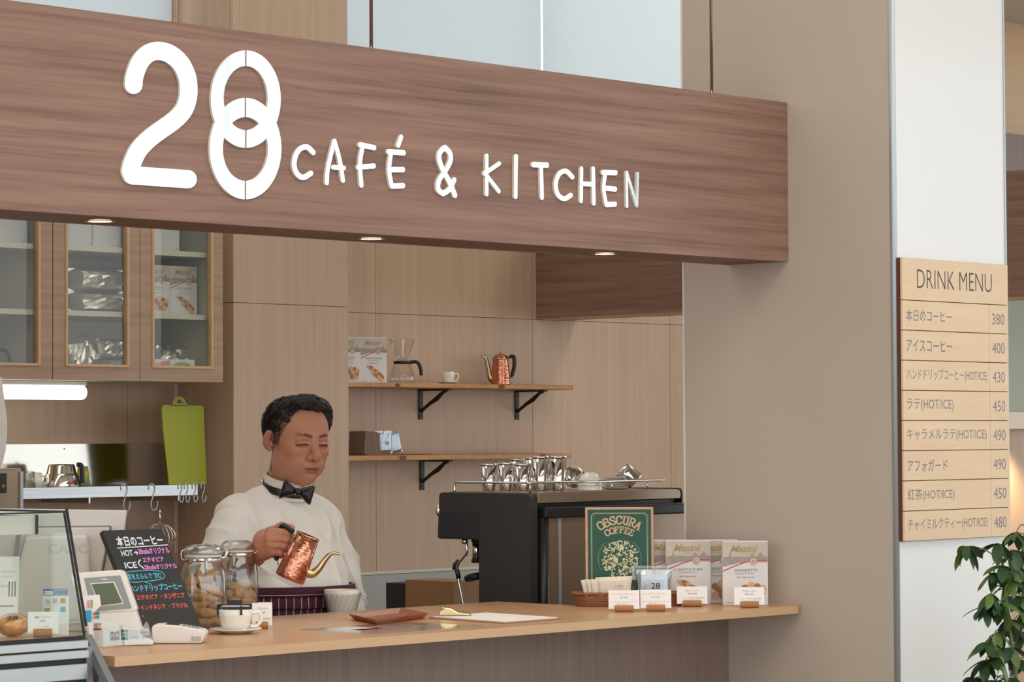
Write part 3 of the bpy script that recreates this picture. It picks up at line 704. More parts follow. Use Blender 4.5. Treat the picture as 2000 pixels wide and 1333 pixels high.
# ================================================================== KITCHEN WALL
# ------------------------------------------------------------------ glazed wall cabinets
KY = 2.42
kz0 = at(436, 747, Y=KY).z; KH = 0.64
kx = [at(103, 700, Y=KY).x-0.33*1.0, at(103, 700, Y=KY).x, at(273.5, 700, Y=KY).x, at(436, 747, Y=KY).x]
zs_r = [at(300, 612, Y=KY+0.03).z, at(300, 488, Y=KY+0.03).z]
zs_l = [at(40, 604, Y=KY+0.03).z, at(40, 475, Y=KY+0.03).z]
def door(parent, x0, x1, sl, sr, ox):
    fr_ = MB()
    g = 0.0012; rb = 0.040
    f = MB().box(x0+g, x0+sl, KY, KY+0.02, 0, KH).box(x1-sr, x1-g, KY, KY+0.02, 0, KH).box(x0+sl, x1-sr, KY, KY+0.02, 0, rb).box(x0+sl, x1-sr, KY, KY+0.02, KH-rb, KH)
    d = f.build('door', 'ash_h', parent, (-ox, -KY, 0))
    b = MB(); w = 0.009
    X0, X1, Z0, Z1 = x0+sl, x1-sr, rb, KH-rb
    b.box(X0, X0+w, KY-0.004, KY+0.019, Z0, Z1).box(X1-w, X1, KY-0.004, KY+0.019, Z0, Z1).box(X0+w, X1-w, KY-0.004, KY+0.019, Z0, Z0+w).box(X0+w, X1-w, KY-0.004, KY+0.019, Z1-w, Z1)
    b.build('glazing_bead', 'oak_edge', d, bevel=0.002)
    MB().box(X0+w, X1-w, KY+0.008, KY+0.011, Z0+w, Z1-w).build('glass_pane', 'glass_cab', d)
def cabinet(x0, x1, shelves, doors, label):
    ox = (x0+x1)/2
    t = thing('wall_cabinet', label, 'cabinet', (ox, KY, kz0), group='glazed wall cabinets')
    D = BW-KY-0.002
    MB().box(x0-ox+0.001, x0-ox+0.018, 0.021, D, 0.002, KH).build('side_panel', 'cab_in', t)
    MB().box(x1-ox-0.018, x1-ox-0.001, 0.021, D, 0.002, KH).build('side_panel', 'cab_in', t)
    MB().box(x0-ox+0.018, x1-ox-0.018, D-0.012, D, 0.002, KH).build('back_panel', 'cab_in', t)
    MB().box(x0-ox+0.001, x1-ox-0.001, 0.021, D-0.012, 0.0, 0.018).build('bottom_panel', 'white_shelf', t)
    MB().box(x0-ox+0.001, x1-ox-0.001, 0.021, D-0.012, KH-0.018, KH).build('top_panel', 'white_shelf', t)
    for z in shelves:
        MB().box(x0-ox+0.018, x1-ox-0.018, 0.028, D-0.012, z-kz0-0.016, z-kz0).build('shelf', 'white_shelf', t)
    for a_ in doors: door(t, *a_, ox)
    return t
cabinet(kx[1], kx[3], zs_r, [(kx[1], kx[2], 0.046, 0.043), (kx[2], kx[3], 0.046, 0.042)], 'two-door glazed wall cabinet at the right, holding foil bags and biscuit boxes')
cabinet(kx[0], kx[1]-0.001, zs_l, [(kx[0], kx[1]-0.001, 0.046, 0.045)], 'glazed wall cabinet at the photo\'s left edge, nearly empty inside')

def foil_bag(name, label, loc, w, h, d, rot=0.0, mt='foil', seed=1, tilt=0.0, amp=1.0, group='silver foil coffee bags in the glazed cabinet', cat='bag', lean=0.0):
    rnd = random.Random(seed); nx, nz = 9, 7
    vs = []; fs = []
    for s_ in (-1, 1):
        for j in range(nz+1):
            for i in range(nx+1):
                u = i/nx*2-1; v = j/nz*2-1
                th = d/2*((1-abs(u)**3.5)*(1-abs(v)**5))**0.5 if abs(u) < 1 and abs(v) < 1 else 0.0005
                e = 0 if (abs(u) == 1 or abs(v) == 1) else 1
                vs.append((u*w/2+e*rnd.uniform(-.06, .06)*w/nx*2-(0.03*w*math.cos(v*3) if abs(u) == 1 else 0)*u, s_*(th*(1+e*amp*rnd.uniform(-.22, .12))+0.0004), h/2+v*h/2+e*rnd.uniform(-.06, .06)*h/nz*2))
    n1 = (nx+1)*(nz+1)
    for j in range(nz):
        for i in range(nx):
            a = j*(nx+1)+i
            fs.append((a, a+1, a+nx+2, a+nx+1)); fs.append((n1+a, n1+a+nx+1, n1+a+nx+2, n1+a+1))
    for i in range(nx): fs.append((i+1, i, n1+i, n1+i+1)); a = nz*(nx+1)+i; fs.append((a, a+1, n1+a+1, n1+a))
    for j in range(nz): a = j*(nx+1); fs.append((a, a+nx+1, n1+a+nx+1, n1+a)); a += nx; fs.append((a+nx+1, a, n1+a, n1+a+nx+1))
    m = MB(); m.M = Matrix.Rotation(tilt, 4, 'Y') @ Matrix.Rotation(lean, 4, 'X'); m.add(vs, fs)
    o = m.build(name, mt, None, loc, rot)
    return tag(o, label, cat, group)
def inb(px, Y): return at(px, 600, Y=Y).x
zA, zB, zF = zs_r[0], zs_r[1], kz0+0.018
zBl = zs_l[1]
def carton(px0, px1, Y, z, h, label):
    x0, x1 = inb(px0, Y), inb(px1, Y)
    t = thing('white_carton', label, 'box', ((x0+x1)/2, Y+0.08, z), group='plain cartons on the top cabinet shelves')
    w = (x1-x0)/2-0.0008
    MB().box(-w, w, -0.08, 0.08, 0.0003, h).build('carton_body', 'carton', t, bevel=0.0015)
    MB().box(-w*0.98, w*0.98, -0.0806, -0.0801, h*0.60, h*0.603).build('flap_edge', 'ink_grey', t)
    MB().oval(w*0.82, 0.008, 0.0022, 0.0022, -0.0804).build('punch_mark', 'ink', t)
carton(133, 180, KY+0.05, zB, 0.15, 'left of the two white cartons at the top of the middle glass door')
carton(181, 236, KY+0.05, zB, 0.15, 'right of the two white cartons at the top of the middle glass door')
carton(299, 351, KY+0.05, zB, 0.15, 'white carton at the top of the right glass door')
carton(-40, 55, KY+0.07, zBl, 0.13, 'pale carton at the top of the leftmost glass door')
# foil bags: two lying on the middle shelf, the others tumbled on the cabinet floor
bw = inb(242, KY+.12)-inb(136, KY+.12)
foil_bag('foil_coffee_bag', 'upper of two silver foil bags lying on the cabinet\'s middle shelf', (inb(188, KY+.12), KY+.12, zA+0.062), bw, 0.072, 0.11, 0, seed=3)
foil_bag('foil_coffee_bag', 'lower of two silver foil bags lying on the cabinet\'s middle shelf', (inb(189, KY+.12), KY+.12, zA+0.001), bw*1.02, 0.062, 0.11, 0, seed=4)
foil_bag('foil_coffee_bag', 'silver foil bag leaning left at the bottom of the middle glass door', (inb(150, KY+.09), KY+.09, zF+0.002), 0.085, 0.11, 0.05, 0, seed=5, tilt=R(-8))
foil_bag('foil_coffee_bag', 'dull grey foil bag slumped in the back behind the middle glass door', (inb(172, KY+.17), KY+.17, zF+0.01), 0.09, 0.12, 0.06, 0, seed=6, tilt=R(-24))
foil_bag('foil_coffee_bag', 'silver foil bag lying high at the lower right of the middle glass door', (inb(220, KY+.14), KY+.15, zF+0.050), 0.11, 0.065, 0.08, 0, seed=7)
foil_bag('foil_coffee_bag', 'crumpled foil bag at the bottom right behind the middle glass door', (inb(222, KY+.10), KY+.10, zF+0.002), 0.09, 0.046, 0.09, 0, seed=8)
foil_bag('foil_coffee_bag', 'crumpled foil bag at the lower left behind the right glass door', (inb(318, KY+.10), KY+.10, zF+0.004), 0.09, 0.085, 0.06, 0, seed=9, tilt=R(14))
foil_bag('foil_coffee_bag', 'grey foil bag at the lower right behind the right glass door', (inb(362, KY+.16), KY+.17, zF+0.002), 0.13, 0.10, 0.07, 0, seed=10)
def packet(px0, px1, h, Y, label, sd):
    x0, x1 = inb(px0, Y), inb(px1, Y)
    t = thing('printed_packet', label, 'packet', ((x0+x1)/2, Y, zF), group='printed packets in the cabinet')
    w = (x1-x0)/2
    MB().box(-w, w, -0.004, 0.004, 0.0003, h).build('packet_body', 'box_white', t, bevel=0.001)
    MB().poly([(-w*.96, 0.003), (-w*0.1, 0.003), (-w*0.3, h*0.95), (-w*.96, h*0.75)], -0.0044).build('print', 'pink_print', t)
    MB().oval(w*0.35, h*0.5, w*0.5, h*0.36, -0.0045).build('print', 'leafpic', t)
packet(301, 379, 0.052, KY+0.035, 'pink and green printed packet standing behind the right glass door', 1)
packet(176, 228, 0.014, KY+0.035, 'pink and green packet edge just above the middle door\'s bottom rail', 2)
t = thing('black_handle_server', 'black curved handle showing at the bottom of the leftmost glass door', 'server', (inb(2, KY+.12), KY+.12, kz0+.018))
MB().tube(cr([(-0.02, 0, 0.068), (0.01, 0, 0.072), (0.028, 0, 0.055), (0.034, 0, 0.025), (0.034, 0, 0.004)], 5), 0.006, 10).build('handle', 'black', t, smooth=True)
MB().lathe([(0.03, 0.0005), (0.042, 0.01), (0.04, 0.05), (0.03, 0.08)], 24, (-0.055, 0, 0), caps=False).build('vessel', 'jar_glass', t, smooth=True)

# ------------------------------------------------------------------ biscuit boxes
def biscuit_box(label, kind, loc, rot, scale=1.0, group='illustrated biscuit boxes', w=0.114, h=0.162, d=0.030):
    t = thing('biscuit_box', label, 'box', loc, rot, group)
    W = w/2; y = -d/2
    MB().box(-W, W, -d/2, d/2, 0.0003, h).build('carton_body', 'box_white', t, bevel=0.0012)
    e = lambda k: y-0.0002-0.00012*k
    q = [(-W*.985, h*.60), (-W*.3, h*.66), (W*.3, h*.675), (W*.985, h*.665), (W*.985, h*.985), (-W*.985, h*.985)]
    MB().poly(q, e(1)).build('sky_print', 'box_sky', t)
    q = [(-W*.985, h*.60), (-W*.3, h*.66), (W*.3, h*.675), (W*.985, h*.665), (W*.985, h*.75), (W*.8, h*.765), (W*.77, h*.80), (W*.68, h*.825), (W*.6, h*.80), (W*.57, h*.765), (W*.42, h*.76), (W*.38, h*.80), (W*.30, h*.82), (W*.24, h*.765), (0, h*.75), (-W*.3, h*.76), (-W*.62, h*.755), (-W*.64, h*.82), (-W*.68, h*.83), (-W*.72, h*.755), (-W*.985, h*.745)]
    MB().poly(q, e(2)).build('town_print', 'box_town', t)
    m = MB(); m.stroke(cr([(-W*.98, h*.535), (-W*.3, h*.635), (W*.3, h*.69), (W*.98, h*.70)], 5), 0.0026, 0.0026, e(4), e(3), None, (False, False)); m.build('red_ribbon_print', 'red', t)
    o = MB().oval(W*.36, h*.68, W*.17, W*.17, e(5)).build('seal', 'gold_print', t)
    MB().oval(W*.36, h*.68, W*.13, W*.13, e(6)).build('seal_ring', 'box_white', o)
    MB().oval(W*.36, h*.68, W*.09, W*.09, e(7)).build('seal_mark', 'red', o)
    text('✚', 'box_white', o, W*.36-.0030, W*.36+.0030, h*.68-.0030, h*.68+.0030, e(8))
    text('Masini', 'gold_print', t, -W*.66, W*.56, h*.825, h*.935, e(5), bold=0.03, shear=0.35)
    text('FIRENZE', 'gold_print', t, -W*.25, W*.25, h*.795, h*.808, e(5))
    if kind == 'c':
        text('CANTUCCINI', 'ink_grey', t, -W*.62, W*.62, h*.525, h*.565, e(4))
        text('TOSCANI I.G.P.', 'ink_grey', t, -W*.42, W*.42, h*.485, h*.507, e(4))
        text('alle Mandorle', 'ink_grey', t, -W*.40, W*.36, h*.425, h*.450, e(4), shear=0.3)
        for k, (cx_, cz_) in enumerate([(-.25, .33), (-.05, .31), (.12, .27), (.28, .24), (.44, .20), (.55, .16), (.1, .19), (.30, .15), (.48, .10)]):
            mm = MB(); mm.M = Matrix.Translation((W*cx_, 0, h*cz_)) @ Matrix.Rotation(R(28+6*(k % 3)), 4, 'Y')
            mm.oval(0, 0, W*.30, h*.045, e(3+k)).build('biscuit_print', 'biscuit_print' if k % 2 else 'biscuit_light', t)
    else:
        text('AMARETTI', 'ink_grey', t, -W*.50, W*.52, h*.525, h*.565, e(4))
        text('CROCCANTI', 'ink_grey', t, -W*.46, W*.40, h*.485, h*.507, e(4))
        text('alle Mandorle', 'ink_grey', t, -W*.38, W*.38, h*.425, h*.450, e(4), shear=0.3)
        MB().oval(W*.36, h*.10, W*.58, h*.05, e(3)).build('plate_print', 'carton', t)
        for k, (cx_, cz_) in enumerate([(-.02, .27), (.25, .31), (.52, .29), (.76, .26), (.14, .21), (.42, .22), (.70, .18), (.0, .14), (.3, .13), (.58, .12)]):
            MB().oval(W*cx_, h*cz_, W*.16, h*.055, e(4+k), 14).build('biscuit_print', 'biscuit_light' if k % 2 else 'biscuit_print', t)
    text('e 200 g', 'ink_grey', t, -W*.9, -W*.55, h*.03, h*.05, e(4))
    return t
cb = at(356, 616, Y=KY+.06)
sw = 0.110
biscuit_box('CANTUCCINI biscuit box behind the right glass door of the cabinet', 'c', (inb(362.5, KY+.06), KY+.085, zA), 0, w=sw, h=0.153)
biscuit_box('AMARETTI biscuit box partly hidden behind the right glass door\'s left stile', 'a', (inb(362.5, KY+.06)-sw-0.001, KY+.085, zA), 0, w=sw, h=0.153)

# ------------------------------------------------------------------ strip light under the cabinets
lp = at(165, 760, Y=2.52)
t = thing('strip_light', 'lit white strip light with rounded end under the wall cabinets', 'light', (5.0, 2.52, kz0))
Lx = lp.x-5.0
MB().box(-0.55, Lx-0.004, -0.018, 0.018, -0.014, -0.0005).build('base', 'white_plastic', t, bevel=0.003)
zc_ = -0.014-0.021
MB().tube([(-0.55, 0, zc_), (Lx-0.012, 0, zc_), (Lx-0.005, 0, zc_), (Lx, 0, zc_)], [0.0225, 0.0225, 0.020, 0.012], 20).build('diffuser', 'tube_light', t, smooth=True)
# ------------------------------------------------------------------ polished backsplash and rail shelf
zsh = 1.384
t = thing('steel_backsplash', 'polished steel backsplash above the kitchen rail shelf', 'splashback', (5.2, BW, zsh))
ex = at(325, 900, Y=BW).x
MB().box(-0.7, ex-5.2, -0.005, -0.001, 0.0005, at(225, 867, Y=BW).z-zsh).build('sheet', 'steel_mirror', t)
for px, py in ((321, 875), (322, 942), (126, 877)):
    p = at(px, py, Y=BW-.006); MB().lathe([(0, 0.0015), (0.0025, 0.001), (0.003, 0)], 12, (0, 0, 0), caps=False).build('screw', 'chrome', t, (p.x-5.2, -0.0052, p.z-zsh), (R(90), 0, 0))
t = thing('rail_shelf', 'narrow steel shelf with hooks under the strip light', 'shelf', (5.2, 2.67, zsh))
xe = at(385, 966, Y=2.55).x-5.2
MB().box(-0.7, xe, -0.12, 0.118, -0.003, 0).build('shelf_plate', 'steel', t)
MB().box(-0.7, xe, -0.1225, -0.1195, -0.032, 0.001).build('front_lip', 'steel_h', t)
for x in (-0.4, 0.15, 0.5): MB().box(x-0.003, x+0.003, -0.118, 0.118, -0.05, -0.0035).build('bracket', 'steel', t)
# S hooks
def s_hook(px, w, h, label, flip=1):
    Y = 2.547
    p = at(px, 950, Y=Y); t = thing('s_hook', label, 'hook', (p.x, Y, zsh), group='s hooks on the rail shelf')
    q = cr([(-w*.5, 0, -0.012), (-w*.5, 0, 0.0), (-w*.15, 0, 0.006), (w*.3, 0, 0.002), (w*.42, 0, -0.012), (w*.1, 0, -h*.45), (-w*.18, 0, -h*.72), (0, 0, -h*.95), (w*.5, 0, -h*.96), (w*.8, 0, -h*.80), (w*.82, 0, -h*.62)], 5)
    q = [(a*flip, -0.0, c) for a, b, c in q]
    m = MB(); m.M = Matrix.Rotation(R(0), 4, 'Z')
    m.tube(q, 0.0022, 8).build('wire', 'alu', t, smooth=True)
s_hook(243, 0.026, 0.078, 'large empty s hook at the left of the rail, above the register')
s_hook(297, 0.026, 0.078, 'large s hook that carries the whisk')
for i, (px, s) in enumerate(zip((352, 364, 379.5, 396), ('leftmost', 'second from left', 'third from left', 'rightmost'))):
    s_hook(px, 0.015, 0.055, s+' of the four small s hooks at the rail\'s right end')
# whisk
p = at(302, 1003, Y=2.545)
t = thing('balloon_whisk', 'wire whisk hanging from the large s hook', 'whisk', (p.x+0.012, 2.535, zsh-0.078))
MB().tube([(0, 0, 0.004), (0, 0, -0.045)], 0.003, 10).build('handle', 'chrome', t, smooth=True)
m = MB()
for k in range(9):
    a = math.pi*k/9
    for sgn_ in (1,):
        q = []
        for i in range(21):
            b_ = -math.pi/2*0+math.pi*2*i/20
            rr = 0.030*abs(math.sin(b_/2))**0.8
            q.append((math.cos(a)*0.044*math.sin(b_)*1.0+0.016*(1-math.cos(b_))/2, math.sin(a)*0.044*math.sin(b_), -0.040-0.055*(1-math.cos(b_))/2-0.02*(1-math.cos(b_))/2))
        m.tube(q, 0.0010, 5)
m.build('wire_loops', 'chrome', t, smooth=True)
# beaded blind cord in the corner of the column
p = at(344, 900, Y=2.74)
t = thing('blind_cord', 'white beaded cord loop hanging in the corner beside the wooden column', 'cord', (p.x, 2.74, 1.16))
for dx in (-0.004, 0.004):
    m = MB(); q = [(dx+0.0006*math.sin(i*0.9), 0, i*0.012) for i in range(0, 262)]
    m.tube(q, [0.0017 if i % 2 else 0.0008 for i in range(262)], 6); m.build('bead_chain', 'white_plastic', t)
# lime cutting board
Yb = 2.585; p0 = at(320, 950, Y=Yb); p1 = at(403, 950, Y=Yb)
t = thing('cutting_board', 'lime green cutting board standing on the rail shelf', 'cutting board', ((p0.x+p1.x)/2, Yb, zsh))
def cbp(px, py): q = at(px, py, Y=Yb); return (q.x-(p0.x+p1.x)/2, max(q.z-zsh, 0.001))
out = [(330, 951), (403, 951), (400, 880), (397, 800), (395.5, 793), (390, 789.5), (368, 789), (363, 787), (360, 780), (355, 776), (349.5, 775), (344, 777.5), (340, 783), (337.5, 789), (333, 791), (320, 791), (316.5, 793), (315, 798), (318, 840)]
m = MB(); hole = [(349.5+4.5*math.cos(a), 784.5+4.8*math.sin(a)) for a in [2*math.pi*k/12 for k in range(12)]]
# outline as two halves so the hanging hole stays open
ya, yb_ = -0.002, 0.002
inner = [cbp(*h_) for h_ in hole]
top_ = [cbp(*q) for q in [(395.5, 793), (368, 789), (363, 787), (360, 780), (355, 776), (349.5, 775), (344, 777.5), (340, 783), (337.5, 789), (320, 791)]]
m.prism([cbp(*q) for q in [(330, 951), (403, 951), (400, 880), (397, 800), (395.5, 793), (320, 791), (316.5, 793), (315, 798), (318, 840)]], ya, yb_)
# tab ring around the hole
ang = [math.pi*k/10 for k in range(0, 11)]
oc = lambda a: cbp(349.5+12.5*math.cos(a), 788.0-13*math.sin(a)); ic = lambda a: cbp(349.5+4.5*math.cos(a), 786-6*math.sin(a))
for k in range(10):
    m.prism([oc(ang[k]), oc(ang[k+1]), ic(ang[k+1]), ic(ang[k])], ya, yb_)
m.prism([cbp(363, 788), cbp(337, 788), cbp(333, 793), cbp(368, 793)], ya, yb_)
m.build('board', 'lime', t)
# things on the rail shelf
def on(px, Y, Z): return at(px, 700, Y=Y).x
t = thing('glass_cup', 'clear glass cup upside down at the left of the rail shelf', 'cup', (at(53, 950, Y=2.62).x, 2.62, zsh))
MB().lathe([(0.026, 0.0005), (0.022, 0.05), (0.0, 0.052)], 24, caps=False).build('cup_body', 'jar_glass', t, smooth=True, solid=0.0015)
t = thing('white_mug', 'small white mug beside the glass cup on the rail shelf', 'mug', (at(66, 950, Y=2.66).x, 2.66, zsh))
MB().lathe([(0.0, 0.001), (0.028, 0.0005), (0.024, 0.045), (0.0, 0.047)], 24, caps=False).build('mug_body', 'white_gloss', t, smooth=True)
MB().tube(cr([(0.024, -0.004, 0.035), (0.038, -0.012, 0.03), (0.038, -0.012, 0.014), (0.026, -0.004, 0.008)], 5), 0.003, 8).build('handle', 'white_gloss', t, smooth=True)
t = thing('steel_pot', 'stepped stainless pot with black handle on the rail shelf', 'pot', (at(120, 950, Y=2.66).x, 2.66, zsh))
MB().lathe([(0.0, 0.0005), (0.061, 0.0005), (0.0605, 0.004), (0.051, 0.036), (0.0485, 0.039), (0.047, 0.041), (0.041, 0.066), (0.038, 0.070), (0.0, 0.071)], 40, caps=False).build('pot_body', 'chrome', t, smooth=True)
MB().tube(cr([(0.036, -0.030, 0.068), (0.046, -0.04, 0.066), (0.048, -0.042, 0.03), (0.048, -0.042, 0.012)], 5), [0.007]*16, 10).build('handle', 'black', t, smooth=True)
MB().box(-0.024, 0.003, -0.0612, -0.0606, 0.012, 0.017).build('label_stripe', 'red', t)
MB().box(0.006, 0.016, -0.0612, -0.0606, 0.011, 0.024).build('label_mark', 'ink', t)
t = thing('green_tin', 'dark green and yellow tin behind the steel pot\'s handle', 'tin', (at(162, 950, Y=2.72).x, 2.72, zsh))
MB().lathe([(0.024, 0.0005), (0.016, 0.062), (0.0, 0.063)], 24).build('tin_body', 'leafpic', t, smooth=True)
MB().lathe([(0.0205, 0.035), (0.0185, 0.046)], 24, caps=False).build('label', 'yellow', t, smooth=True)
# steel machine at the left edge and white curved hood
p = at(42, 915, Y=2.3)
t = thing('steel_appliance', 'stainless appliance with black control panel at the left edge', 'appliance', (p.x, 2.3, 0.84))
hh = p.z-0.84
MB().box(-0.5, 0.0, 0.0, 0.25, 0.0005, hh).build('housing', 'steel_warm', t, bevel=0.004)
MB().box(-0.008, 0.002, -0.006, 0.0, 0.0005, hh-0.01).build('door_edge', 'alu', t)
q = at(13, 925, Y=2.29); q2 = at(-30, 964, Y=2.29)
pn = MB().box(q2.x-p.x, q.x-p.x, -0.012, -0.0005, q2.z-0.84, q.z-0.84).build('control_panel', 'black', t, bevel=0.002)
text('88', 'yellow', pn, q.x-p.x-0.018, q.x-p.x-0.008, q.z-0.84-0.040, q.z-0.84-0.032, -0.0125)
Y = 1.9; p = at(-10, 800, Y=Y)
t = thing('white_flyer_stand', 'curved white panel with rounded lower tip at the left edge', 'panel', (p.x, Y, 0))
q = [at(a, b, Y=Y) for a, b in [(-40, 735), (2, 738), (4, 760), (8, 790), (12, 822), (12, 850), (9, 880), (3, 905), (-4, 925), (-20, 935), (-40, 938)]]
MB().prism([(v.x-p.x, v.z) for v in q], -0.006, 0.006).build('panel', 'white_plastic', t, bevel=0.002)
MB().box(-0.028, -0.020, 0.0, 0.012, 0.001, q[-1].z+0.01).build('post', 'alu', t)
MB().lathe([(0.12, 0.0005), (0.12, 0.01), (0.0, 0.012)], 28, (-0.02, 0.0, 0)).build('foot', 'alu', t)

# ------------------------------------------------------------------ live-edge shelves on brackets
def live_shelf(zt_px, zb_px, label, wav, x1px, knots):
    zt0 = at(683, zt_px, Y=2.6).z; zb0 = at(683, zb_px, Y=2.6).z; th = zt0-zb0
    x0 = CX1-0.25; x0 = 6.402; x1 = at(x1px, 756, Y=2.60).x
    t = thing('wall_shelf', label, 'shelf', (x0, 2.695, zb0), group='live-edge wall shelves')
    n = 40; rnd = random.Random(wav); pts = []
    off = 0.0
    for i in range(n+1):
        off = 0.7*off+rnd.uniform(-0.003, 0.003)
        u = i/n; yy = -0.095+off+(0.02*max(0, (u-0.95)/0.05)**2)
        pts.append((u*(x1-x0), yy))
    pts += [(x1-x0+0.004, -0.04), (x1-x0+0.001, 0.0), (x1-x0, 0.093), (0, 0.093)]
    b = MB().prismz(pts, 0, th).build('board', 'live_edge', t, bevel=0.003)
    for kx_ in knots:
        k = at(kx_, 756, Y=2.6).x-x0
        i = min(n, max(0, int(round(k/(x1-x0)*n))))
        MB().oval(k, th*0.48, 0.016, th*0.42, pts[i][1]-0.0015, 14).build('knot', 'knot', t)
    return zt0, zb0, t
zu, zub, shu = live_shelf(746.8, 756.3, 'upper live-edge plank shelf with biscuit boxes and copper pot', 3, 1128, (775, 980))
zl, zlb, shl = live_shelf(890.6, 901.3, 'lower live-edge plank shelf with the brown filter stack', 5, 1125, (787, 1060))
for px, zb_, lb in ((820, zub, 'left black iron bracket under the upper shelf'), (1008, zub, 'right black iron bracket under the upper shelf'), (822, zlb, 'black iron bracket under the lower shelf')):
    p = at(px+2, 790, Y=BW-0.004)
    t = thing('shelf_bracket', lb, 'bracket', (p.x, BW, zb_), group='black shelf brackets')
    MB().box(-0.010, 0.010, -0.006, -0.0005, -0.108, -0.001).build('wall_plate', 'black_iron', t, bevel=0.001)
    MB().box(-0.010, 0.010, -0.150, -0.006, -0.007, -0.001).build('top_plate', 'black_iron', t, bevel=0.001)
    m = MB(); m.tube([(0, -0.006, -0.078), (0, -0.02, -0.070), (0, -0.05, -0.052), (0, -0.085, -0.035), (0, -0.118, -0.012), (0, -0.135, -0.006)], [0.008, 0.007, 0.008, 0.0105, 0.007, 0.008], 8, flat=0.8)
    m.build('diagonal_strut', 'black_iron', t, smooth=True)
    for z in (-0.095, -0.02): MB().lathe([(0.0, 0.002), (0.003, 0.001), (0.0035, 0)], 10, caps=False).build('screw', 'black', t, (0, -0.0062, z), (R(90), 0, 0))
# upper shelf things
def shx(px, Y): return at(px, 745, Y=Y).x
biscuit_box('CANTUCCINI biscuit box standing on the upper wall shelf', 'c', (shx(725, 2.68), 2.68, zu), R(-12), w=0.108, h=0.157)
biscuit_box('AMARETTI biscuit box half hidden by the wooden column on the upper wall shelf', 'a', (shx(725, 2.68)-0.112, 2.69, zu), R(-6), w=0.108, h=0.157)
t = thing('coffee_server', 'glass drip server with black handle on the upper wall shelf', 'server', (shx(786, 2.69), 2.69, zu))
MB().lathe([(0.0, 0.001), (0.042, 0.001), (0.046, 0.008), (0.042, 0.030), (0.028, 0.072), (0.026, 0.078)], 32, caps=False).build('carafe', 'jar_glass', t, smooth=True)
MB().lathe([(0.028, 0.068), (0.031, 0.069), (0.031, 0.078), (0.027, 0.079)], 32).build('collar', 'black', t, smooth=True)
md = Matrix.Rotation(R(-46), 4, 'Z')
mm = MB(); mm.M = md
mm.tube(cr([(0.026, 0, 0.073), (0.045, 0, 0.076), (0.056, 0, 0.070), (0.064, 0, 0.050), (0.066, 0, 0.028)], 5), [0.006]*9+[0.0065]*12, 10); mm.build('handle', 'black', t, smooth=True)
MB().lathe([(0.010, 0.082), (0.018, 0.088), (0.024, 0.10), (0.045, 0.155), (0.046, 0.157)], 32, caps=False, wob=lambda a, z: 1+0.02*math.cos(14*a)).build('dripper_cone', 'jar_glass', t, smooth=True)
MB().lathe([(0.034, 0.080), (0.034, 0.084), (0.012, 0.086)], 32).build('dripper_base', 'acrylic', t, smooth=True)
def cup(t, r, h, mt='white_gloss', rot=0.0, hr=1.0):
    MB().lathe([(0.0, 0.0016), (r*.62, 0.0016), (r*.70, 0.003), (r*.86, h*.3), (r*.97, h*.7), (r, h), (r*.93, h), (r*.9, h*.7), (r*.78, h*.3), (0.0, h*.12)], 36, caps=False).build('cup_body', mt, t, smooth=True)
    m = MB(); m.M = Matrix.Rotation(rot, 4, 'Z')
    m.tube(cr([(r*.93, 0, h*.80), (r*1.35*hr, 0, h*.84), (r*1.52*hr, 0, h*.55), (r*1.25*hr, 0, h*.22), (r*.84, 0, h*.20)], 5), r*.085, 8, flat=1.3)
    m.build('handle', mt, t, smooth=True)
def saucer(name, label, loc, r, group=None):
    t = thing(name, label, 'saucer', loc, group=group)
    MB().lathe([(0.0, 0.0005), (r*.55, 0.0005), (r*.6, 0.003), (r*.85, r*.12), (r, r*.17), (r, r*.2), (r*.84, r*.155), (r*.55, r*.08), (0.0, r*.07)], 40, caps=False).build('plate', 'white_gloss', t, smooth=True)
    return t
xx = shx(875, 2.68)
saucer('saucer', 'small white saucer under the cup on the upper wall shelf', (xx, 2.68, zu), 0.042, 'white saucers')
t = thing('coffee_cup', 'small white cup on its saucer on the upper wall shelf', 'cup', (xx, 2.68, zu+0.0045))
cup(t, 0.0245, 0.038, rot=FACE)
# copper pot on the shelf
def kettle_spout(parent, Mx, s=1.0, pts=None, rad=None):
    m = MB(); m.M = Mx
    m.tube(cr(pts, 5), rad, 12); return m.build('spout', 'brass', parent, smooth=True)
xx = shx(978, 2.69)
t = thing('copper_pot', 'hammered copper coffee pot with brass spout on the upper wall shelf', 'pot', (xx, 2.69, zu))
MB().lathe([(0.0, 0.001), (0.036, 0.001), (0.0365, 0.004), (0.035, 0.012), (0.029, 0.085), (0.0285, 0.093)], 40, caps=False).build('pot_body', 'copper', t, smooth=True)
MB().lathe([(0.0295, 0.090), (0.0305, 0.094), (0.029, 0.097)], 36).build('rim', 'brass', t, smooth=True)
ld = MB().lathe([(0.029, 0.097), (0.025, 0.105), (0.012, 0.111), (0.0, 0.113)], 36, caps=False).build('lid', 'copper', t, smooth=True)
MB().lathe([(0.004, 0.111), (0.003, 0.116), (0.006, 0.118), (0.0055, 0.123), (0.0, 0.125)], 16).build('lid_knob', 'brass', ld, smooth=True)
mf = Matrix.Rotation(FACE, 4, 'Z')
m = MB(); m.M = mf
m.tube(cr([(-0.026, 0, 0.018), (-0.037, 0, 0.026), (-0.043, 0, 0.050), (-0.050, 0, 0.085), (-0.056, 0, 0.099), (-0.068, 0, 0.103)], 5), [0.014-0.0095*(i/25)**0.7 for i in range(26)], 12); m.build('spout', 'brass', t, smooth=True)
m = MB(); m.M = mf
m.tube([(0.028, 0, 0.098), (0.036, 0, 0.100)], 0.003, 8); m.tube([(0.033, 0, 0.03), (0.038, 0, 0.028)], 0.003, 8); m.build('handle_mount', 'brass', t, smooth=True)
m = MB(); m.M = mf
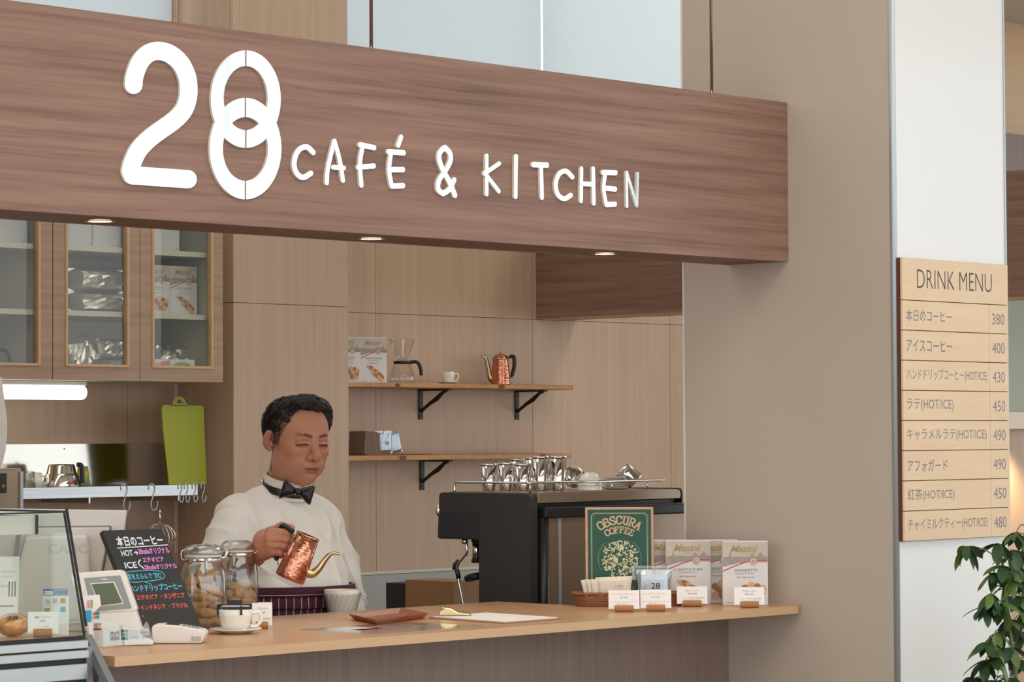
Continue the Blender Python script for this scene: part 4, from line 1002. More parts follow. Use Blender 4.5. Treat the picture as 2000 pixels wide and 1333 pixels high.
m.tube(cr([(0.030, 0, 0.100), (0.042, 0, 0.103), (0.049, 0, 0.096), (0.049, 0, 0.065), (0.042, 0, 0.040), (0.038, 0, 0.027)], 5), [0.004]*3+[0.0062]*19+[0.004]*4, 10, flat=1.2); m.build('handle', 'black', t, smooth=True)
# lower shelf things
zt_ = zl
xa, xb = shx(692, 2.68), shx(826, 2.66)
t = thing('shallow_brown_tray', 'flat brown tray on the lower wall shelf', 'tray', ((xa+xb)/2, 2.69, zt_))
w = (xb-xa)/2
MB().box(-w*1.0, w, -0.075, 0.075, 0.0005, 0.004).build('tray_base', 'tray', t, bevel=0.0015)
xa, xb = shx(696, 2.69), shx(730, 2.69)
t = thing('paper_filter_stack', 'stack of brown coffee filters on the tray on the lower shelf', 'filter stack', (xa, 2.69, zt_+0.004))
for i in range(14):
    d = (xb-xa)/14
    m = MB(); m.M = Matrix.Rotation(R(4), 4, 'Y')
    m.box(i*d, i*d+d*0.72, -0.04, 0.04, 0.001, 0.078+0.002*math.sin(i)).build('filter', 'napkin', t)
foil_bag('silver_sachet', 'silver sachet marked 28 on the lower wall shelf', (shx(747, 2.66), 2.655, zt_+0.006), 0.066, 0.078, 0.02, R(-12), 'foil_blue', 21, 0.0, 0.4, group='silver sachets on the lower shelf', cat='sachet')
foil_bag('silver_sachet', 'plain grey slanted sachet behind the one marked 28 on the lower wall shelf', (shx(772, 2.70), 2.70, zt_+0.006), 0.060, 0.076, 0.016, R(-8), 'foil_blue', 22, R(-12), 0.4, group='silver sachets on the lower shelf', cat='sachet')
t_ = [o for o in bpy.data.objects if o.get('label', '').startswith('silver sachet marked')][0]
text('28', 'ink', t_, 0.0, 0.014, 0.030, 0.041, -0.0125)

# ================================================================== ESPRESSO MACHINE
YM = 0.66
c0 = at(1035, 965, Y=YM); XM = c0.x
t = thing('espresso_machine', 'black and stainless espresso machine behind the counter under the dark beam', 'coffee machine', (XM, YM, 0.84))
def mp_(px, py): q = at(px, py, X=XM); return (q.y-YM, q.z-0.84)
pl = [(858, 968), (860, 964), (864, 962.5), (1026, 965.5), (1031, 967), (1034, 971), (1035, 976), (1035, 1150)]
o = [mp_(*q) for q in pl]; o[-1] = (0.0, 0.001)
nk = mp_(935, 1055); o += [(nk[0], 0.001), nk, mp_(859, 1053), mp_(855, 1050), mp_(855, 1046)]
m = MB(); m.M = Matrix(((0, 1, 0, 0), (1, 0, 0, 0), (0, 0, 1, 0), (0, 0, 0, 1)))
m2 = [(p[0], p[1]) for p in o]
n_ = len(m2)
mb = MB(); mb.add([(0.0, p[0], p[1]) for p in m2]+[(0.028, p[0], p[1]) for p in m2], [tuple(range(n_)), tuple(range(2*n_-1, n_-1, -1))]+[(i, i+n_, (i+1) % n_+n_, (i+1) % n_) for i in range(n_)])
sp_ = mb.build('side_panel', 'char', t)
g1, g2 = mp_(858, 999), mp_(933, 1053)
MB().box(-0.003, -0.0002, g2[0], g1[0]-0.002, g2[1], g1[1]).build('group_cover_inset', mat('charcoal_inset', '2a2c31', 0.45), sp_, bevel=0.002)
W = at(1327, 958, Y=YM).x-XM+0.0
zt_ = mp_(1031, 962)[1]
lt = at(1035, 963, Y=YM).z-0.84; lb_ = at(1035, 984, Y=YM).z-0.84
D0 = mp_(858, 962)[0]
MB().prism([(0.029, lb_), (W, lb_+0.002), (W+0.004, lb_+0.008), (W+0.004, lt-0.010), (W-0.002, lt-0.002), (W-0.012, lt), (0.029, lt)], -0.002, D0-0.01).build('top_cover', 'steel_warm', t, bevel=0.001)
MB().prism([(W+0.0045, lb_-0.01), (W+0.009, lb_-0.01), (W+0.009, lt-0.008), (W+0.003, lt+0.002), (W-0.010, lt+0.003), (W-0.012, lt+0.0005), (W, lt-0.002), (W+0.0045, lt-0.010)], -0.004, D0-0.01).build('end_trim', 'black', t)
MB().box(0.03, W+0.004, 0.012, D0-0.02, lb_-0.028, lb_-0.0005).build('recess', 'black', t)
b1, b2 = at(1062, 992, Y=YM-0.02).z-0.84, at(1062, 1013, Y=YM-0.02).z-0.84
MB().box(0.036, W+0.06, -0.022, D0-0.03, b2, b1).build('black_band', 'black', t, bevel=0.004)
MB().lathe([(0.014, 0.001), (0.014, b2)], 20, (0.046, -0.004, 0)).build('front_column', 'black', t, smooth=True)
xa = at(1062, 1100, Y=YM).x-XM; xb = at(1088, 1100, Y=YM).x-XM; xc = at(1093, 1100, Y=YM).x-XM
MB().box(0.030, W+0.05, 0.006, nk[0]+0.02, 0.001, b2-0.0005).build('body_housing', 'char', t)
MB().box(xa, xb, -0.004, 0.0055, 0.002, b2-0.001).build('back_panel', 'steel_warm', t)
MB().box(xc+0.002, W+0.05, -0.004, 0.0055, 0.002, b2-0.001).build('back_panel', 'steel_warm', t)
MB().box(xb+0.0008, xc+0.001, -0.006, 0.0055, 0.002, b2-0.001).build('edge_profile', 'alu', t, bevel=0.001)
# pressure knob and steam wand, group heads, portafilter
kp = at(853, 998, X=XM+0.0); 
mk = MB(); mk.M = Matrix.Translation((0.016, D0+0.001, kp.z-0.84)) @ Matrix.Rotation(R(-90), 4, 'X')
mk.lathe([(0.020, 0), (0.021, 0.006), (0.018, 0.012), (0.0, 0.013)], 28); mk.build('steam_knob', 'chrome', t, smooth=True)
def mw(px, py, dx=0.02): q = at(px, py, X=XM+dx); return (dx, q.y-YM, q.z-0.84)
wand = MB().tube(cr([mw(908, 1053), mw(912, 1072), mw(909, 1085), mw(897, 1100), mw(893, 1112), mw(896, 1135), mw(901, 1160), mw(906, 1186), mw(909, 1205)], 5), 0.0042, 10).build('steam_wand', 'chrome', t, smooth=True)
MB().lathe([(0.009, 0), (0.009, 0.010), (0.006, 0.014)], 16, mw(908, 1063)).build('wand_joint', 'chrome', t, smooth=True)
MB().tube([mw(895, 1096), mw(890, 1106), mw(894, 1120), mw(896, 1131)], 0.0066, 10).build('wand_grip', 'black', wand, smooth=True)
MB().tube([mw(889, 1100), mw(887, 1113)], 0.0055, 10).build('wand_thumb_rest', 'black', wand, smooth=True)
gh = mw(931, 1056, 0.05)
MB().lathe([(0.012, -0.055), (0.012, 0.0)], 18, gh).build('sight_glass', 'chrome', t, smooth=True)
for z in (-0.06, -0.005): MB().lathe([(0.0145, z), (0.0145, z+0.010)], 18, gh).build('sight_glass_collar', 'black', t, smooth=True)
MB().tube([mw(935, 1126, 0.05), mw(920, 1129, 0.05), mw(911, 1131, 0.05)], [0.010, 0.011, 0.009], 12).build('portafilter_handle', 'black', t, smooth=True)
MB().box(0.03, W, nk[0]+0.02, D0, 0.001, 0.05).build('drip_tray', 'steel', t, bevel=0.002)
MB().box(0.03, W, nk[0]+0.02, D0-0.01, mp_(935, 1055)[1]-0.0, lb_-0.03).build('head_housing', 'char', t)
# cup rail
rz = at(1034, 944, Y=YM+0.01).z-0.84
xr2 = at(1297, 938, Y=YM+0.01).x-XM
yr2 = D0-0.05
m = MB()
m.tube(cr([(0.008, yr2, lt), (0.008, yr2, rz-0.006), (0.008, yr2-0.006, rz), (0.008, yr2-0.03, rz)], 4)+[(0.008, 0.02, rz), (0.010, 0.013, rz), (0.016, 0.010, rz), (xr2, 0.010, rz)], 0.0032, 8)
m.build('cup_rail', 'chrome', t, smooth=True)
for x, y in ((0.012, 0.011), (0.13, 0.010), (0.33, 0.010), (xr2-0.07, 0.010)): MB().tube([(x, y, lt-0.001), (x, y, rz)], 0.0028, 8).build('rail_post', 'chrome', t, smooth=True)
LT = 0.84+lt+0.0005
# tumblers
def tumbler(px, Y, h, label):
    x = at(px, 963, Y=Y).x
    t = thing('steel_tumbler', label, 'tumbler', (x, Y, LT), group='steel tumblers on the espresso machine')
    MB().lathe([(0.0, 0.0006), (0.0165, 0.0006), (0.0175, 0.003), (0.0235, h), (0.0225, h), (0.0168, 0.006), (0.0, 0.005)], 36, caps=False).build('cup_body', 'chrome', t, smooth=True)
    MB().lathe([(0.0237, h-0.0035), (0.0243, h-0.001), (0.0237, h+0.0012), (0.0222, h)], 36, caps=False).build('rim', 'chrome', t, smooth=True)
tumbler(955, YM+0.245, 0.072, 'leftmost of the short steel tumblers on the espresso machine')
tumbler(989, YM+0.20, 0.075, 'second short steel tumbler from the left on the espresso machine')
tumbler(1021, YM+0.145, 0.072, 'front short steel tumbler right of the rail corner on the espresso machine')
tumbler(1056, YM+0.105, 0.092, 'tall steel tumbler second from the right in the tumbler cluster')
tumbler(1090, YM+0.085, 0.092, 'tall steel tumbler at the right end of the tumbler cluster')
tumbler(1011, YM+0.27, 0.084, 'tall steel tumbler in the back row, left one')
tumbler(1041, YM+0.215, 0.088, 'tall steel tumbler in the back row, middle one')
tumbler(1074, YM+0.19, 0.090, 'tall steel tumbler in the back row, right one')
# bowls, saucers, pitchers
x = at(1152, 960, Y=YM+0.055).x
for k in range(2):
    t = thing('white_bowl', ['lower', 'upper'][k]+' of two nested white bowls upside down on the espresso machine', 'bowl', (x+0.0, YM+0.055, LT+0.0125*k), group='upturned white bowls')
    MB().lathe([(0.034, 0.0005), (0.0345, 0.002), (0.031, 0.016), (0.024, 0.030), (0.015, 0.0335), (0.015, 0.036), (0.0, 0.036)], 36, caps=False).build('bowl_body', 'white_gloss', t, smooth=True)
x = at(1128, 960, Y=YM+0.12).x
t = thing('steel_bowl', 'steel bowl standing on its side behind the white bowls', 'bowl', (x, YM+0.135, LT+0.032))
m = MB(); m.M = Matrix.Rotation(R(60), 4, 'X') @ Matrix.Rotation(R(-25), 4, 'Y')
m.lathe([(0.0, -0.018), (0.018, -0.016), (0.028, -0.004), (0.031, 0.012), (0.030, 0.012), (0.026, -0.002), (0.0, -0.015)], 36, caps=False).build('bowl_body', 'chrome', t, smooth=True)
x = at(1203, 958, Y=YM+0.09).x
for k in range(6):
    t = thing('saucer', ['bottom', 'second', 'third', 'fourth', 'fifth', 'top'][k]+(' saucer' if k in (0, 5) else ' saucer from the bottom')+' of the white stack on the espresso machine', 'saucer', (x, YM+0.09, LT+0.0056*k), group='saucers stacked on the espresso machine')
    MB().lathe([(0.0, 0.0004), (0.024, 0.0004), (0.036, 0.0040), (0.0365, 0.0052), (0.024, 0.0020), (0.0, 0.0018)], 36, caps=False).build('plate', 'white_gloss', t, smooth=True)
x = at(1236, 957, Y=YM+0.05).x
t = thing('milk_pitcher', 'steel milk pitcher tipped towards the saucers on the espresso machine', 'pitcher', (x, YM+0.06, LT+0.035))
m = MB(); m.M = mf.copy() @ Matrix.Rotation(R(-48), 4, 'Y')
m.lathe([(0.0, -0.022), (0.024, -0.022), (0.026, -0.018), (0.024, 0.008), (0.025, 0.030), (0.0235, 0.030), (0.022, 0.008), (0.0, -0.018)], 32, caps=False).build('pitcher_body', 'chrome', t, smooth=True)
m = MB(); m.M = mf.copy() @ Matrix.Rotation(R(-48), 4, 'Y')
m.tube(cr([(0, 0.024, 0.022), (0, 0.038, 0.018), (0, 0.038, -0.008), (0, 0.025, -0.014)], 5), 0.0028, 8).build('handle', 'chrome', t, smooth=True)
# boxes behind
for a_, b_, tp, Y, lb, mt in ((886, 938, 1137, 1.35, 'cardboard box beside the steam wand behind the counter', 'cardboard'), (845, 884, 1143, 1.55, 'dark box left of the cardboard box behind the counter', 'char')):
    p = at(a_, tp, Y=Y); q = at(b_, tp, Y=Y)
    t = thing('storage_box', lb, 'box', ((p.x+q.x)/2, Y+0.1, 0.84), group='boxes behind the counter')
    w = (q.x-p.x)/2
    MB().box(-w, w, -0.1, 0.1, 0.0003, p.z-0.84).build('box_body', mt, t, bevel=0.001)
    MB().box(-w, w, -0.002, 0.002, p.z-0.84+0.0001, p.z-0.84+0.0006).build('flap_seam', 'ink_grey', t)

# ================================================================== THINGS ON THE COUNTER
def cpos(px, py): p = at(px, py, Z=ZC); return (p.x, p.y, ZC)
# poster
p = cpos(1211, 1182)
t = thing('framed_poster', 'green framed OBSCURA COFFEE poster standing behind the wicker basket', 'poster', p, (R(-3), 0, FACE))
PW, PH = 0.0865, 0.247
MB().box(-PW, PW, 0, 0.008, 0.0005, PH).build('frame', 'poster_frame', t, bevel=0.001)
MB().rect(-PW+0.006, PW-0.006, 0.006, PH-0.006, -0.0006).build('print_ground', 'poster_green', t)
m = MB()
for k, (g_, w_) in enumerate(((0.0165, 0.0009), (0.0145, 0.0005))):
    X, Z0, Z1 = PW-g_, g_, PH-g_; c_ = 0.006
    q = [(-X, Z0), (-X, Z1-c_), (-X+c_*.6, Z1-c_*.6), (-X+c_, Z1), (X-c_, Z1), (X-c_*.6, Z1-c_*.6), (X, Z1-c_), (X, Z0), (-X, Z0)]
    for a_, b_ in zip(q[:-1], q[1:]): m.stroke([a_, ((a_[0]+b_[0])/2, (a_[1]+b_[1])/2), b_], w_, w_, -0.0009-0.0001*k, -0.0007)
m.build('border_line', 'poster_cream', t)
# serif capitals set on an arc
SER = {'O': [[(0, .5), (.12, .12), (.5, 0), (.88, .12), (1, .5), (.88, .88), (.5, 1), (.12, .88), (0, .5)]],
 'B': [[(.15, 0), (.15, 1)], [(0, 1), (.5, 1), (.8, .9), (.8, .65), (.5, .54), (.15, .53)], [(.5, .54), (.88, .45), (.9, .12), (.55, 0), (0, 0)]],
 'S': [[(.85, .72), (.82, .95), (.5, 1), (.15, .9), (.12, .68), (.4, .55), (.75, .42), (.88, .2), (.6, 0), (.25, .02), (.1, .28)]],
 'C': [[(.92, .7), (.88, .92), (.55, 1), (.15, .88), (0, .5), (.15, .12), (.55, 0), (.92, .22)]],
 'U': [[(0, 1), (.35, 1)], [(.17, 1), (.17, .3), (.3, .04), (.55, 0), (.78, .08), (.84, .35), (.84, 1)], [(.68, 1), (1, 1)]],
 'R': [[(.15, 0), (.15, 1)], [(0, 1), (.5, 1), (.82, .9), (.82, .6), (.5, .48), (.15, .48)], [(.5, .48), (.75, .1), (1, 0)], [(0, 0), (.32, 0)]],
 'A': [[(.1, 0), (.5, 1)], [(.5, 1), (.9, 0)], [(.25, .36), (.75, .36)], [(0, 0), (.25, 0)], [(.72, 0), (1, 0)]],
 'F': [[(.18, 0), (.18, 1)], [(0, 1), (.85, 1), (.88, .8)], [(.18, .52), (.6, .52), (.6, .62)], [(0, 0), (.38, 0)]],
 'E': [[(.18, 0), (.18, 1)], [(0, 1), (.82, 1), (.86, .8)], [(.18, .52), (.6, .52)], [(0, 0), (.85, 0), (.9, .22)]]}
def arc_text(word, cx, cz, rad, lw, lh, pitch, w1, w2, mt):
    n = len(word)
    for i, ch in enumerate(word):
        a = (i-(n-1)/2)*pitch
        def f(x, y):
            u = (x-0.5)*lw; v = y*lh
            X = u; Z = rad+v; ca, sa = math.cos(-a), math.sin(-a)
            return (cx+X*ca-Z*sa*-1*-1 if False else cx+X*math.cos(a)+Z*math.sin(a), cz-X*math.sin(a)+Z*math.cos(a))
        m = MB()
        for st in SER[ch]:
            q = cr(st, 5) if len(st) > 3 and ch in 'OSCURB' and len(st) > 4 else st
            if len(q) == 2: q = [q[0], ((q[0][0]+q[1][0])/2, (q[0][1]+q[1][1])/2), q[1]]
            m.stroke(q, w1/lw, w2/lh, -0.0012, -0.0008, f)
        m.build('lettering', mt, t)
arc_text('OBSCURA', 0, 0.124, 0.080, 0.0145, 0.0200, 0.186, 0.0038, 0.0033, 'copper_pale')
arc_text('COFFEE', 0, 0.122, 0.0600, 0.0112, 0.0150, 0.190, 0.0030, 0.0027, 'copper_pale')
# wreath of leaves and blossoms
rnd = random.Random(4); m = MB(); cx_, cz_ = 0, 0.116
def leaf2(m, x, z, a, l, w, y):
    q = [(0, 0), (l*.3, w), (l*.75, w*.7), (l, 0), (l*.75, -w*.7), (l*.3, -w)]
    m.poly([(x+u*math.cos(a)-v*math.sin(a), z+u*math.sin(a)+v*math.cos(a)) for u, v in q], y)
k = 0
for i in range(300):
    rr = 0.044*math.sqrt(rnd.random()); a = rnd.uniform(0, 2*math.pi)
    if rnd.random() < 0.12: continue
    leaf2(m, cx_+rr*math.cos(a), cz_+rr*math.sin(a), a+rnd.uniform(-1.3, 1.3), rnd.uniform(.005, .008), rnd.uniform(.0012, .0019), -0.0010-0.00001*(i % 30))
for (x, z, s_) in ((-0.010, -0.002, 1), (0.006, 0.028, 0.9), (0.014, -0.020, 0.9), (-0.026, -0.022, .8), (0.03, 0.008, .8)):
    for q in range(9): leaf2(m, cx_+x, cz_+z, q*2*math.pi/9, 0.0075*s_, 0.0020*s_, -0.0014-0.00001*q)
m.build('flower_wreath_print', 'poster_cream', t)
m = MB()
for s_ in (-1, 1):
    for q in range(26):
        a = math.pi/2+s_*(0.75+q*0.052); rr = 0.0545
        leaf2(m, cx_+rr*math.cos(a), cz_+rr*math.sin(a), a+math.pi/2, 0.0017, 0.0006, -0.0011)
m.build('ring_lettering_print', 'poster_cream', t)
text('We are enthusiastic', 'poster_cream', t, -0.026, 0.030, 0.050, 0.0545, -0.0010, shear=0.1)
text('for the coffee we deliver', 'poster_cream', t, -0.038, 0.038, 0.041, 0.046, -0.0010, shear=0.1)

# biscuit boxes on the counter
def bb_(px, py, lb, kind, dy=0.0, rot=0.0, dx=0.0):
    p = cpos(px, py); F2 = Vector((-math.sin(FACE), math.cos(FACE), 0))*0
    n = Vector((math.sin(-FACE)*1, math.cos(FACE), 0))  # away from the front
    q = Vector(p)+n*(0.015+dy)+Vector((math.cos(FACE), math.sin(FACE), 0))*dx
    biscuit_box(lb, kind, (q.x, q.y, ZC), FACE+rot)
bb_(1345, 1181, 'CANTUCCINI biscuit box in front, beside the wicker basket on the counter', 'c', rot=R(-1))
bb_(1456, 1183.5, 'AMARETTI biscuit box in front at the counter\'s right end', 'a', rot=R(1))
bb_(1345, 1181, 'CANTUCCINI biscuit box at the back, between poster and front CANTUCCINI box', 'c', 0.035, dx=-0.050)
bb_(1456, 1183.5, 'AMARETTI biscuit box at the back, between the two front boxes', 'a', 0.092, dx=-0.068)
# price cards in cork holders
def card(px, py, wpx, hpx, lb, lines, d_, sh=0.0, tilt=-8, group='price cards in cork holders', corkw=0.6, parent_y=None):
    p = parent_y if parent_y else cpos(px, py)
    s_ = d_/CF
    w = wpx*s_; h = hpx*s_
    t = thing('price_card', lb, 'card', (p[0], p[1], p[2]), (0, 0, FACE+R(sh)), group)
    k = 0.0075
    m = MB(); m.M = Matrix.Translation((0, 0, k)) @ Matrix.Rotation(R(tilt), 4, 'X')
    c_ = m.box(-w/2, w/2, -0.0004, 0.0004, 0, h).build('card', 'paper', t)
    Mx = Matrix.Translation((0, 0, k)) @ Matrix.Rotation(R(tilt), 4, 'X')
    for (txt, u0, u1, v0, v1, mt) in lines:
        text(txt, mt, c_, -w/2+u0*w, -w/2+u1*w, h*v0, h*v1, -0.0006, Mx=Mx)
    cw = w*corkw/2
    m = MB()
    m.M = Matrix.Translation((0, 0, 0.0082)) @ Matrix.Rotation(R(90), 4, 'Y')
    m.tube([(0, 0, -cw), (0, 0, -cw+0.001), (0, 0, cw-0.001), (0, 0, cw)], [0.0078, 0.0082, 0.0082, 0.0078], 16).build('cork_holder', 'cork', t, smooth=True)
    return t
cl = [('ドリップバッグコーヒー', .12, .86, .73, .84, 'ink_grey'), ('1袋 180円', .38, .62, .56, .66, 'ink_grey'), ('オリジナルブレンドのドリップバッグ', .06, .94, .33, .40, 'ink_grey'), ('手軽に本格コーヒー', .25, .75, .22, .29, 'ink_grey')]
card(1219, 1196, 60, 36, 'left white price card in a cork holder in front of the wicker basket', cl, 6.9)
cl2 = [cl[0], ('5袋 1,000円', .36, .64, .56, .66, 'ink_grey')]+cl[2:]
card(1281, 1195, 60, 36, 'right white price card in a cork holder below the silver 28 packet', cl2, 6.9)
cl3 = [('カントゥチ', .30, .72, .70, .82, 'ink'), ('1箱 700円', .36, .66, .54, .64, 'ink'), ('トスカーナ地方の伝統焼き菓子', .18, .92, .30, .38, 'ink_grey'), ('アーモンドビスケット', .25, .85, .18, .26, 'ink_grey')]
card(1352, 1186, 60, 34, 'white price card in front of the front CANTUCCINI box', cl3, 7.0)
cl4 = [('アマレッティ', .26, .72, .70, .82, 'ink'), ('1箱 700円', .34, .64, .54, .64, 'ink')]+cl3[2:]
card(1464, 1188, 58, 34, 'white price card in front of the front AMARETTI box', cl4, 7.1)
cl5 = [('アマレッティ', .28, .80, .68, .80, 'ink'), ('1個 50円', .38, .66, .52, .62, 'ink'), ('イタリアの焼き菓子', .28, .92, .26, .34, 'ink_grey')]
card(512, 1229, 40, 45, 'white price card right of the drip coffee cup', cl5, 6.15, sh=4)
# paper leaning behind that card
p = cpos(520, 1214)
t = thing('folded_card', 'small folded white card behind the price card by the cookie jars', 'card', p, (R(-6), 0, FACE))
MB().box(-0.020, 0.013, -0.0005, 0.0005, 0.0003, 0.044).build('card', 'paper', t)
MB().box(0.003, 0.014, 0.006, 0.0066, 0.0003, 0.032).build('backing', 'cardboard', t)

# wicker basket
p = cpos(1228, 1184)
t = thing('wicker_basket', 'long brown wicker basket holding sachets on the counter', 'basket', p, FACE)
bl, bwd, bh = 0.138, 0.036, 0.032
def rr(a, lx, ly, p_=0.5):
    c_, s_ = math.cos(a), math.sin(a)
    return (lx*abs(c_)**p_*(1 if c_ > 0 else -1), ly*abs(s_)**p_*(1 if s_ > 0 else -1))
N = 72
for k in range(7):
    z = 0.003+k*0.0038; g_ = 1-0.05*(1-k/7)
    q = [(lambda xy: (xy[0], xy[1], z+0.0009*math.sin(a*N/4+k*math.pi)))(rr(a, bl*g_+0.0012*math.sin(a*18+k*math.pi), bwd*g_+0.0012*math.sin(a*18+k*math.pi), .45)) for a in [2*math.pi*i/N for i in range(N+1)]]
    MB().tube(q, 0.0021, 6, caps=False).build('weave_band', 'wicker', t, smooth=True)
q = [(*rr(a, bl*1.02, bwd*1.05, .45), bh) for a in [2*math.pi*i/N for i in range(N+1)]]
MB().tube(q, [0.0034+0.0008*(i % 2) for i in range(N+1)], 7, caps=False).build('rim', 'wicker', t, smooth=True)
m = MB()
for i in range(36):
    a = 2*math.pi*i/36
    x, y = rr(a, bl, bwd, .45); m.tube([(x*.95, y*.93, 0.001), (x, y, bh)], 0.0017, 5)
m.build('stakes', 'wicker', t)['kind'] = 'stuff'
MB().prismz([rr(a, bl*.95, bwd*.93, .45) for a in [2*math.pi*i/40 for i in range(40)]], 0.0006, 0.003).build('base', 'wicker', t)
bp_ = Vector(p); ax = Vector((math.cos(FACE), math.sin(FACE), 0)); ay = Vector((-math.sin(FACE), math.cos(FACE), 0))
def inbk(u, v, z=0.0035): q = bp_+ax*u+ay*v; return (q.x, q.y, ZC+z)
M['sachet'] = mat('cream_sachet', 'ddd0bd', 0.45, bump=(60, 0.4))
for i, (u, v, tl, lb) in enumerate(((-0.098, 0.004, -12, 'leftmost narrow cream sachet tilted in the wicker basket'), (-0.088, 0.000, -9, 'second narrow cream sachet tilted in the wicker basket'), (-0.079, -0.003, -7, 'third narrow cream sachet in the wicker basket'))):
    foil_bag('drip_bag_sachet', lb, inbk(u, v), 0.018, 0.064, 0.005, FACE+R(10), 'sachet', 30+i, R(tl), 0.5, 'cream sachets in the wicker basket', 'sachet')
s1 = foil_bag('drip_bag_sachet', 'broad pale cream sachet filling the basket\'s left half', inbk(-0.035, -0.004), 0.088, 0.070, 0.014, FACE, 'sachet', 35, R(-2), 0.5, 'cream sachets in the wicker basket', 'sachet')
text('いろは', 'ink_grey', s1, 0.0, 0.020, 0.044, 0.050, -0.0105)
t = thing('clear_box', 'clear plastic box behind the silver 28 packet in the basket', 'box', inbk(0.036, 0.012), FACE)
MB().box(-0.030, 0.060, -0.012, 0.016, 0.0005, 0.098).build('shell', 'acrylic', t, bevel=0.003)
s2 = foil_bag('silver_coffee_packet', 'silver packet marked 28 standing in the basket', inbk(0.064, -0.012), 0.086, 0.088, 0.020, FACE, 'foil_blue', 41, 0, 0.25, 'silver packets in the basket', 'packet')
del s2['group']
text('28', 'ink', s2, -0.008, 0.014, 0.040, 0.055, -0.0112, bold=0.01)

# clipboard with paper
a_, b_, c_, d_ = [at(*q, Z=ZC) for q in ((845, 1208), (1085, 1211.5), (985, 1220), (960, 1200))]
A = at(838, 1209, Z=ZC); B = at(985, 1219.5, Z=ZC); C_ = at(1097, 1211, Z=ZC)
D_ = A+(C_-B)
o_ = (A+C_)/2
t = thing('clipboard', 'clipboard with brass clip and white sheets on the counter', 'clipboard', (o_.x, o_.y, ZC))
MB().prismz([(v.x-o_.x, v.y-o_.y) for v in (A, B, C_, D_)], 0.0004, 0.003).build('board', 'cardboard', t)
inn = lambda k, l: A+(B-A)*k+(D_-A)*l
q = [inn(.03, .03), inn(.97, .03), inn(.97, .97), inn(.03, .97)]
MB().prismz([(v.x-o_.x, v.y-o_.y) for v in q], 0.0032, 0.0055).build('paper_sheets', 'paper', t)
e = inn(0.12, 0.5)-o_
yaw_ = math.atan2((D_-A).y, (D_-A).x)
e = at(885, 1203, Z=ZC+0.006)-o_; 
m = MB(); m.M = Matrix.Translation((e.x, e.y, 0)) @ Matrix.Rotation(FACE, 4, 'Z')
m.prism([(-0.036, 0.0057), (0.044, 0.0057), (0.040, 0.011), (0.010, 0.015), (-0.006, 0.024), (-0.020, 0.027), (-0.028, 0.020), (-0.032, 0.011)], -0.016, 0.016).build('clip', 'brass', t, bevel=0.003)
m = MB(); m.M = Matrix.Translation((e.x, e.y, 0)) @ Matrix.Rotation(FACE, 4, 'Z')
m.tube([(-0.024, -0.02, 0.024), (-0.024, 0.02, 0.024)], 0.0045, 10).build('clip_spring', 'brass', t, smooth=True)
# wooden tray
cc = [at(682, 1206, Z=ZC), at(742, 1222, Z=ZC), at(838, 1207, Z=ZC)]
cc = [at(692, 1211, Z=ZC), at(737, 1221, Z=ZC), at(826, 1209.5, Z=ZC)]
q4 = [cc[0], cc[1], cc[2], cc[0]+(cc[2]-cc[1])]
cen = (q4[0]+q4[2])/2
t = thing('wooden_tray', 'small reddish-brown tray with flared rim on the counter', 'tray', (cen.x, cen.y, ZC))
lo = [(v-cen) for v in q4]; up = [v*1.17 for v in lo]; th_ = 0.0135
vs = [(v.x, v.y, 0.0004) for v in lo]+[(v.x, v.y, th_) for v in up]+[(v.x*.965, v.y*.965, th_) for v in up]+[(v.x*.97, v.y*.97, 0.003) for v in lo]
fs = [(3, 2, 1, 0), (12, 13, 14, 15)]+[(i, (i+1) % 4, 4+(i+1) % 4, 4+i) for i in range(4)]+[(4+i, 4+(i+1) % 4, 8+(i+1) % 4, 8+i) for i in range(4)]+[(8+i, 8+(i+1) % 4, 12+(i+1) % 4, 12+i) for i in range(4)]
MB().add(vs, fs).build('tray_body', 'tray', t)
# laminated leaflet
A = at(583, 1231, Z=ZC); B = at(735, 1240, Z=ZC); C_ = at(945, 1223.5, Z=ZC); D_ = A+(C_-B)
cen = (A+C_)/2
t = thing('laminated_leaflet', 'glossy laminated leaflet lying under the wooden tray', 'leaflet', (cen.x, cen.y, ZC))
m = MB().prismz([(v.x-cen.x, v.y-cen.y) for v in (A, B, C_, D_)], 0.0001, 0.0003)
m.build('sheet', mat('gloss_leaflet', 'c9b8a4', 0.12, coat=0.8), t)
inn = lambda k, l: (A+(B-A)*k+(D_-A)*l-cen)
for k0, k1, l0, l1, mt in ((.15, .5, .15, .42, 'carton'), (.4, .6, .2, .42, 'red'), (.2, .8, .5, .6, 'ink_grey'), (.25, .7, .7, .78, 'ink_grey')):
    q = [inn(k0, l0), inn(k1, l0), inn(k1, l1), inn(k0, l1)]
    MB().prismz([(v.x, v.y) for v in q], 0.0003, 0.00036).build('print', mt, t)

# coffee cup with drip bag
p = cpos(460, 1238)
t = saucer('saucer', 'large white saucer under the drip coffee cup on the counter', p, 0.058, 'white saucers')
t = thing('coffee_cup', 'white cup with a black drip bag holder on the counter', 'cup', (p[0], p[1], ZC+0.0062))
cup(t, 0.0375, 0.047, rot=FACE+R(8))
fh = MB(); fh.M = mf
fh.box(-0.040, 0.036, -0.004, -0.001, 0.044, 0.058).box(-0.040, -0.036, -0.010, 0.0, 0.036, 0.058).box(0.014, 0.019, -0.042, -0.039, 0.036, 0.056).box(-0.028, 0.034, -0.020, -0.017, 0.047, 0.053)
fh.box(-0.018, 0.014, 0.008, 0.0095, 0.05, 0.066)
db = fh.build('drip_bag_holder', 'black', t, bevel=0.001)
m = MB(); m.M = mf
m.box(-0.030, 0.032, -0.015, 0.015, 0.030, 0.055).build('filter_bag', 'carton', t, bevel=0.004)

